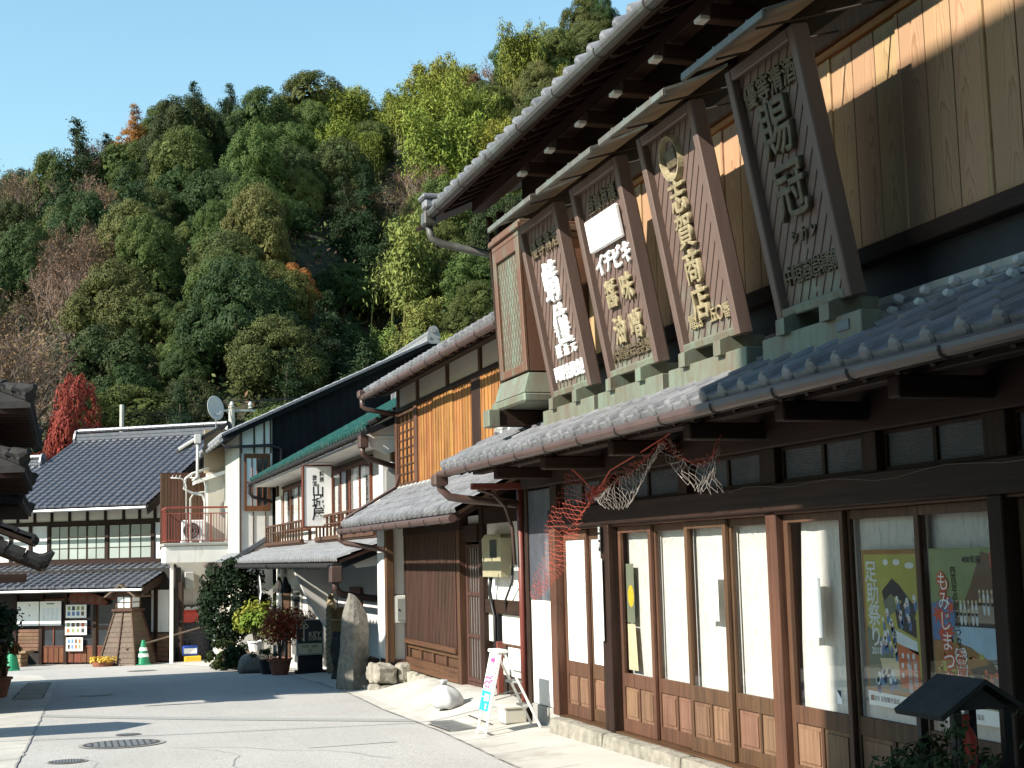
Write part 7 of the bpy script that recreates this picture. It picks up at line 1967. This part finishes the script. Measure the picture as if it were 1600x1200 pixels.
net_patch('red_bag_edge', 'net_red', [(4.4, 9.97, 2.48), (4.38, 9.6, 2.32), (4.38, 9.3, 2.26), (4.38, 8.97, 2.40)], [(4.4, 9.95, 2.42), (4.38, 9.6, 2.27), (4.38, 9.3, 2.2), (4.38, 8.97, 2.2)], 16, 3, 6, .0013)
net_patch('knot', 'net_red', [(4.54, 11.75, 2.20), (4.54, 11.85, 2.20), (4.54, 11.95, 2.18)], [(4.54, 11.75, 2.10), (4.54, 11.85, 2.10), (4.54, 11.95, 2.08)], 16, 12, 7, .002, jit=.02)
MB().tube([K, (4.48, 12.2, 2.35), (4.45, 12.45, 2.5)], .005, 4).tube([K, (4.43, 11.2, 2.30), (4.42, 10.5, 2.40), (4.42, 9.9, 2.5)], .005, 4).build('head_rope', 'net_red', net)
# ------------------------------------------------------------------ posters behind the shop panes
def disc2(fm, cx, cy, rx, ry, z, n=14, a0=0, a1=360):
    m = MB(fm); m.add([(cx, cy, z)] + [(cx + rx * math.cos(R(a0 + (a1 - a0) * k / n)), cy + ry * math.sin(R(a0 + (a1 - a0) * k / n)), z) for k in range(n + 1)], [(0, k, k + 1) for k in range(1, n + 1)]); return m
def poly2(fm, pts, z): return MB(fm).add([(x, y, z) for x, y in pts], [tuple(range(len(pts)))])
t = thing('festival_poster', 'olive festival poster with a festival float and big white characters', 'poster', (4.93, 7.76, .6))
W, H = .64, .98
fm = frame_m((4.925, 7.765, .60), *STREET); hw = W / 2
rn = random.Random(31)
poly2(fm, [(-hw, 0), (hw, 0), (hw, H), (-hw, H)], 0).build('sheet', 'p_ochre', t, fix=False)
poly2(fm, [(-hw + .025, .11), (hw - .03, .11), (hw - .03, H - .03), (-hw + .025, H - .03)], .0006).build('field', 'p_olive', t, fix=False)
poly2(fm, [(-hw + .025, .11), (hw - .03, .11), (hw - .03, .2), (.05, .26), (-.1, .42), (-hw + .025, .5)], .001).build('lower_field', 'p_greyg', t, fix=False)
poly2(fm, [(-hw, 0), (hw, 0), (hw, .075), (-hw, .09)], .001).build('foot_strip', 'paper', t, fix=False)
# float: stacked dark roof and body, drawn as flat print
for pts, mt in (([(-.10, .72), (.02, .80), (.10, .76), (.27, .62), (.25, .56), (.12, .66), (.0, .70), (-.08, .66)], 'p_dark'), ([(-.09, .66), (.02, .70), (.06, .60), (-.06, .56)], 'p_greyg'), ([(.04, .60), (.12, .66), (.26, .55), (.26, .44), (.06, .50)], 'p_dark'), ([(-.02, .50), (.26, .42), (.27, .34), (.0, .42)], 'p_pale'), ([(.04, .40), (.27, .36), (.28, .12), (.06, .14)], 'p_orange'), ([(-.16, .30), (.05, .31), (.06, .18), (-.12, .19)], 'p_cream')):
    poly2(fm, pts, .0014).build('float_print', mt, t, fix=False)
m1 = MB(fm); m2 = MB(fm); m3 = MB(fm)
for k in range(34):
    if k < 14: x, y = rn.uniform(-.14, .02), rn.uniform(.36, .60)
    elif k < 22: x, y = rn.uniform(.02, .26), rn.uniform(.54, .68)
    else: x, y = rn.uniform(-.22, -.0), rn.uniform(.15, .24)
    s = rn.uniform(.012, .02)
    for mb, cx, cy, rx, ry, z in ((m1, x, y, s, s * 1.5, .0022), (m2, x + .01, y - .04, s * 1.1, s * 2.2, .0018)):
        d = disc2(None, cx, cy, rx, ry, z, 8); mb.add(d.v, d.f)
    if k < 22: d = disc2(None, x - .004, y - .012, s * .4, s * .4, .0026, 6); m3.add(d.v, d.f)
m1.build('figure_print', 'p_pale', t, fix=False); m2.build('figure_print', 'p_blue', t, fix=False); m3.build('figure_print', 'p_leaf', t, fix=False)
m4 = MB(fm)
for k in range(7): d = disc2(None, .09 + .06 * (k % 3) + rn.uniform(0, .02), .33 - .06 * (k // 3), .016, .02, .002, 5); m4.add(d.v, d.f)
for x, y, rx in ((-.04, .90, .03), (.08, .90, .04), (.22, .88, .05)): d = disc2(None, x, y, rx, .02, .002, 9); m4.add(d.v, d.f)
m4.build('crest_print', 'p_pale', t, fix=False)
letters('足助祭り', t, fm, -.215, .84, .145, 'p_pale', .008, -.135, .0004, .002, lift=.0022)
line_text('2018', t, fm, -.19, .345, .06, 'p_pale', .0004, .001, lift=.003)
letters('本町', t, fm, .02, .46, .05, 'ink', 0, -.05, .0004, lift=.003)
letters('山車曳廻', t, fm, .23, .30, .045, 'p_pale', 0, -.042, .0004, lift=.003); letters('火縄銃披露', t, fm, .17, .30, .045, 'p_pale', 0, -.042, .0004, lift=.003)
poly2(fm, [(-.29, .03), (-.255, .03), (-.255, .065), (-.29, .065)], .0016).build('seal', 'p_leaf', t, fix=False)
line_text('豊田市 足助観光協会', t, fm, -.13, .046, .036, 'ink', .0003, .0004, lift=.002); line_text('TEL 0565-62-1272', t, fm, .14, .044, .022, 'ink', .0003, 0, lift=.002)
# maple festival poster
t = thing('maple_poster', 'autumn maple festival poster with an old group photograph and red lettering', 'poster', (4.885, 6.93, .6))
W, H = .68, .98; hw = W / 2
fm = frame_m((4.886, 6.935, .60), *STREET)
poly2(fm, [(-hw, 0), (hw, 0), (hw, H), (-hw, H)], 0).build('sheet', 'p_green', t, fix=False)
def arc(cx, cy, r_, a0, a1, n=12): return [(cx + r_ * math.cos(R(a0 + (a1 - a0) * k / n)), cy + r_ * math.sin(R(a0 + (a1 - a0) * k / n))) for k in range(n + 1)]
poly2(fm, [(hw, .40), (hw, .86)] + [(hw - .04, .93)] + [(.16, H - .02), (.04, .76), (-.06, .62), (-.12, .48), (-.10, .42)], .0006).build('old_photo', 'p_brown', t, fix=False)
poly2(fm, [(-.12, .62), (.02, .64), (hw, .70), (hw, .56), (-.11, .56)], .001).build('figures_back', 'p_sepia', t, fix=False)
poly2(fm, [(-.12, .55), (hw, .55), (hw, .26), (.2, .34), (.02, .42), (-.1, .44)], .001).build('river', 'p_skyblue', t, fix=False)
poly2(fm, [(-.12, .555), (hw, .555), (hw, .535), (-.12, .535)], .0014).build('bridge_rail', 'p_dark', t, fix=False)
poly2(fm, [(-hw, .12), (hw, .12), (hw, .24), (.22, .34), (.04, .41), (-.12, .44), (-hw, .45)], .0012).build('autumn_wood', 'p_ochre', t, fix=False)
poly2(fm, [(.0, .30), (.2, .34), (hw, .24), (hw, .14), (.12, .14)], .0014).build('dark_wood', 'p_dark', t, fix=False)
poly2(fm, [(-hw, .45), (-.14, .45), (-.1, .6), (-.14, .70), (-hw, .66)], .0014).build('blue_sky_print', 'p_blue', t, fix=False)
poly2(fm, [(-hw, 0), (hw, 0), (hw, .085), (-hw, .085)], .0014).build('foot_strip', 'paper', t, fix=False)
m1 = MB(fm); m2 = MB(fm); m3 = MB(fm)
for k in range(24):
    x = -.09 + .4 * (k % 12) / 11; y = .58 + .05 * (k // 12) + (.06 if k % 12 > 5 else 0)
    d = disc2(None, x, y, .012, .04, .0018, 8); (m1 if k % 3 else m2).add(d.v, d.f); d = disc2(None, x, y + .045, .01, .012, .002, 6); m3.add(d.v, d.f)
m1.build('figure_print', 'p_pale', t, fix=False); m2.build('figure_print', 'p_sepia', t, fix=False); m3.build('figure_print', 'p_cream', t, fix=False)
m5 = MB(fm); m6 = MB(fm)
for k in range(60):
    x, y = rn.uniform(-hw + .02, hw - .03), rn.uniform(.13, .40)
    if y > .42 - .35 * max(0, x): continue
    d = disc2(None, x, y, rn.uniform(.008, .03), rn.uniform(.008, .02), .0022, 7); (m5 if k % 2 else m6).add(d.v, d.f)
m5.build('foliage_print', 'p_orange', t, fix=False); m6.build('foliage_print', 'p_olive', t, fix=False)
for k, (cx, cy, s) in enumerate(((-.28, .60, .07), (-.17, .50, .06), (-.25, .49, .05), (-.15, .64, .05))):
    pts = []
    for i in range(14):
        a = R(90 + 360 * i / 14); r_ = s * (1 if i % 2 == 0 else .35); pts.append((cx + r_ * math.cos(a), cy + r_ * math.sin(a)))
    m = MB(fm); m.add([(cx, cy, .0024)] + [(x, y, .0024) for x, y in pts], [(0, 1 + i, 1 + (i + 1) % 14) for i in range(14)]); m.build('maple_leaf_print', 'p_leaf', t, fix=False)
for i, ch in enumerate('もみじまつり'):
    x, y = -.215 + .006 * i, .79 - .115 * i
    letters(ch, t, fm, x, y, .12, 'p_leaf', depth=.0002, weight=.010, lift=.0030); letters(ch, t, fm, x, y, .12, 'paper', depth=.0002, weight=.0, lift=.0036)
letters('四百年の歴史をつなぐ', t, fm, -.11, .85, .055, 'ink', .003, -.05, .0003, .0005, lift=.0034)
for i, ch in enumerate('香嵐渓'):
    letters(ch, t, fm, -.075 + .006 * i, .36 - .095 * i, .105, 'paper', depth=.0002, weight=.008, lift=.0034); letters(ch, t, fm, -.075 + .006 * i, .36 - .095 * i, .105, 'p_leaf', depth=.0002, lift=.004)
line_text('400年前', t, fm, .07, H - .065, .05, 'ink', .0003, .0006, lift=.003); line_text('100年前', t, fm, .24, .35, .045, 'ink', .0003, .0006, lift=.003)
poly2(fm, [(.24, .87), (.30, .87), (.30, .955), (.24, .955)], .002).build('seal', 'p_leaf', t, fix=False); letters('足助', t, fm, .27, .935, .04, 'paper', 0, -.04, .0003, lift=.0028)
line_text('豊田市足助観光協会', t, fm, -.05, .04, .034, 'ink', .0003, .0004, lift=.002)
# dark poster half behind the curtain of the first glazed door
t = thing('faded_poster', 'dark green and yellow poster half hidden by the white curtain', 'poster', (4.90, 12.0, .6))
fm = frame_m((4.902, 12.0, .55), *STREET)
poly2(fm, [(-.08, .42), (.10, .42), (.10, .95), (-.08, .95)], 0).build('upper_sheet', 'p_greyg', t, fix=False); poly2(fm, [(-.08, 0), (.14, 0), (.10, .41), (-.08, .41)], 0).build('lower_sheet', 'p_cream', t, fix=False)
disc2(fm, .02, .66, .07, .10, .001, 16).build('yellow_disc', 'yellow', t, fix=False)
# small sticker with a dark triangle on the half lit door
t = thing('door_sticker', 'small square sticker with a dark corner on the half sunlit door', 'sticker', (4.872, 8.34, .62))
fm = frame_m((4.8705, 8.36, .58), *STREET); poly2(fm, [(-.03, 0), (.03, 0), (.03, .09), (-.03, .09)], 0).build('sheet', 'paper', t, fix=False); poly2(fm, [(-.028, .088), (.028, .088), (.028, .035)], .0008).build('corner_print', 'navy', t, fix=False)
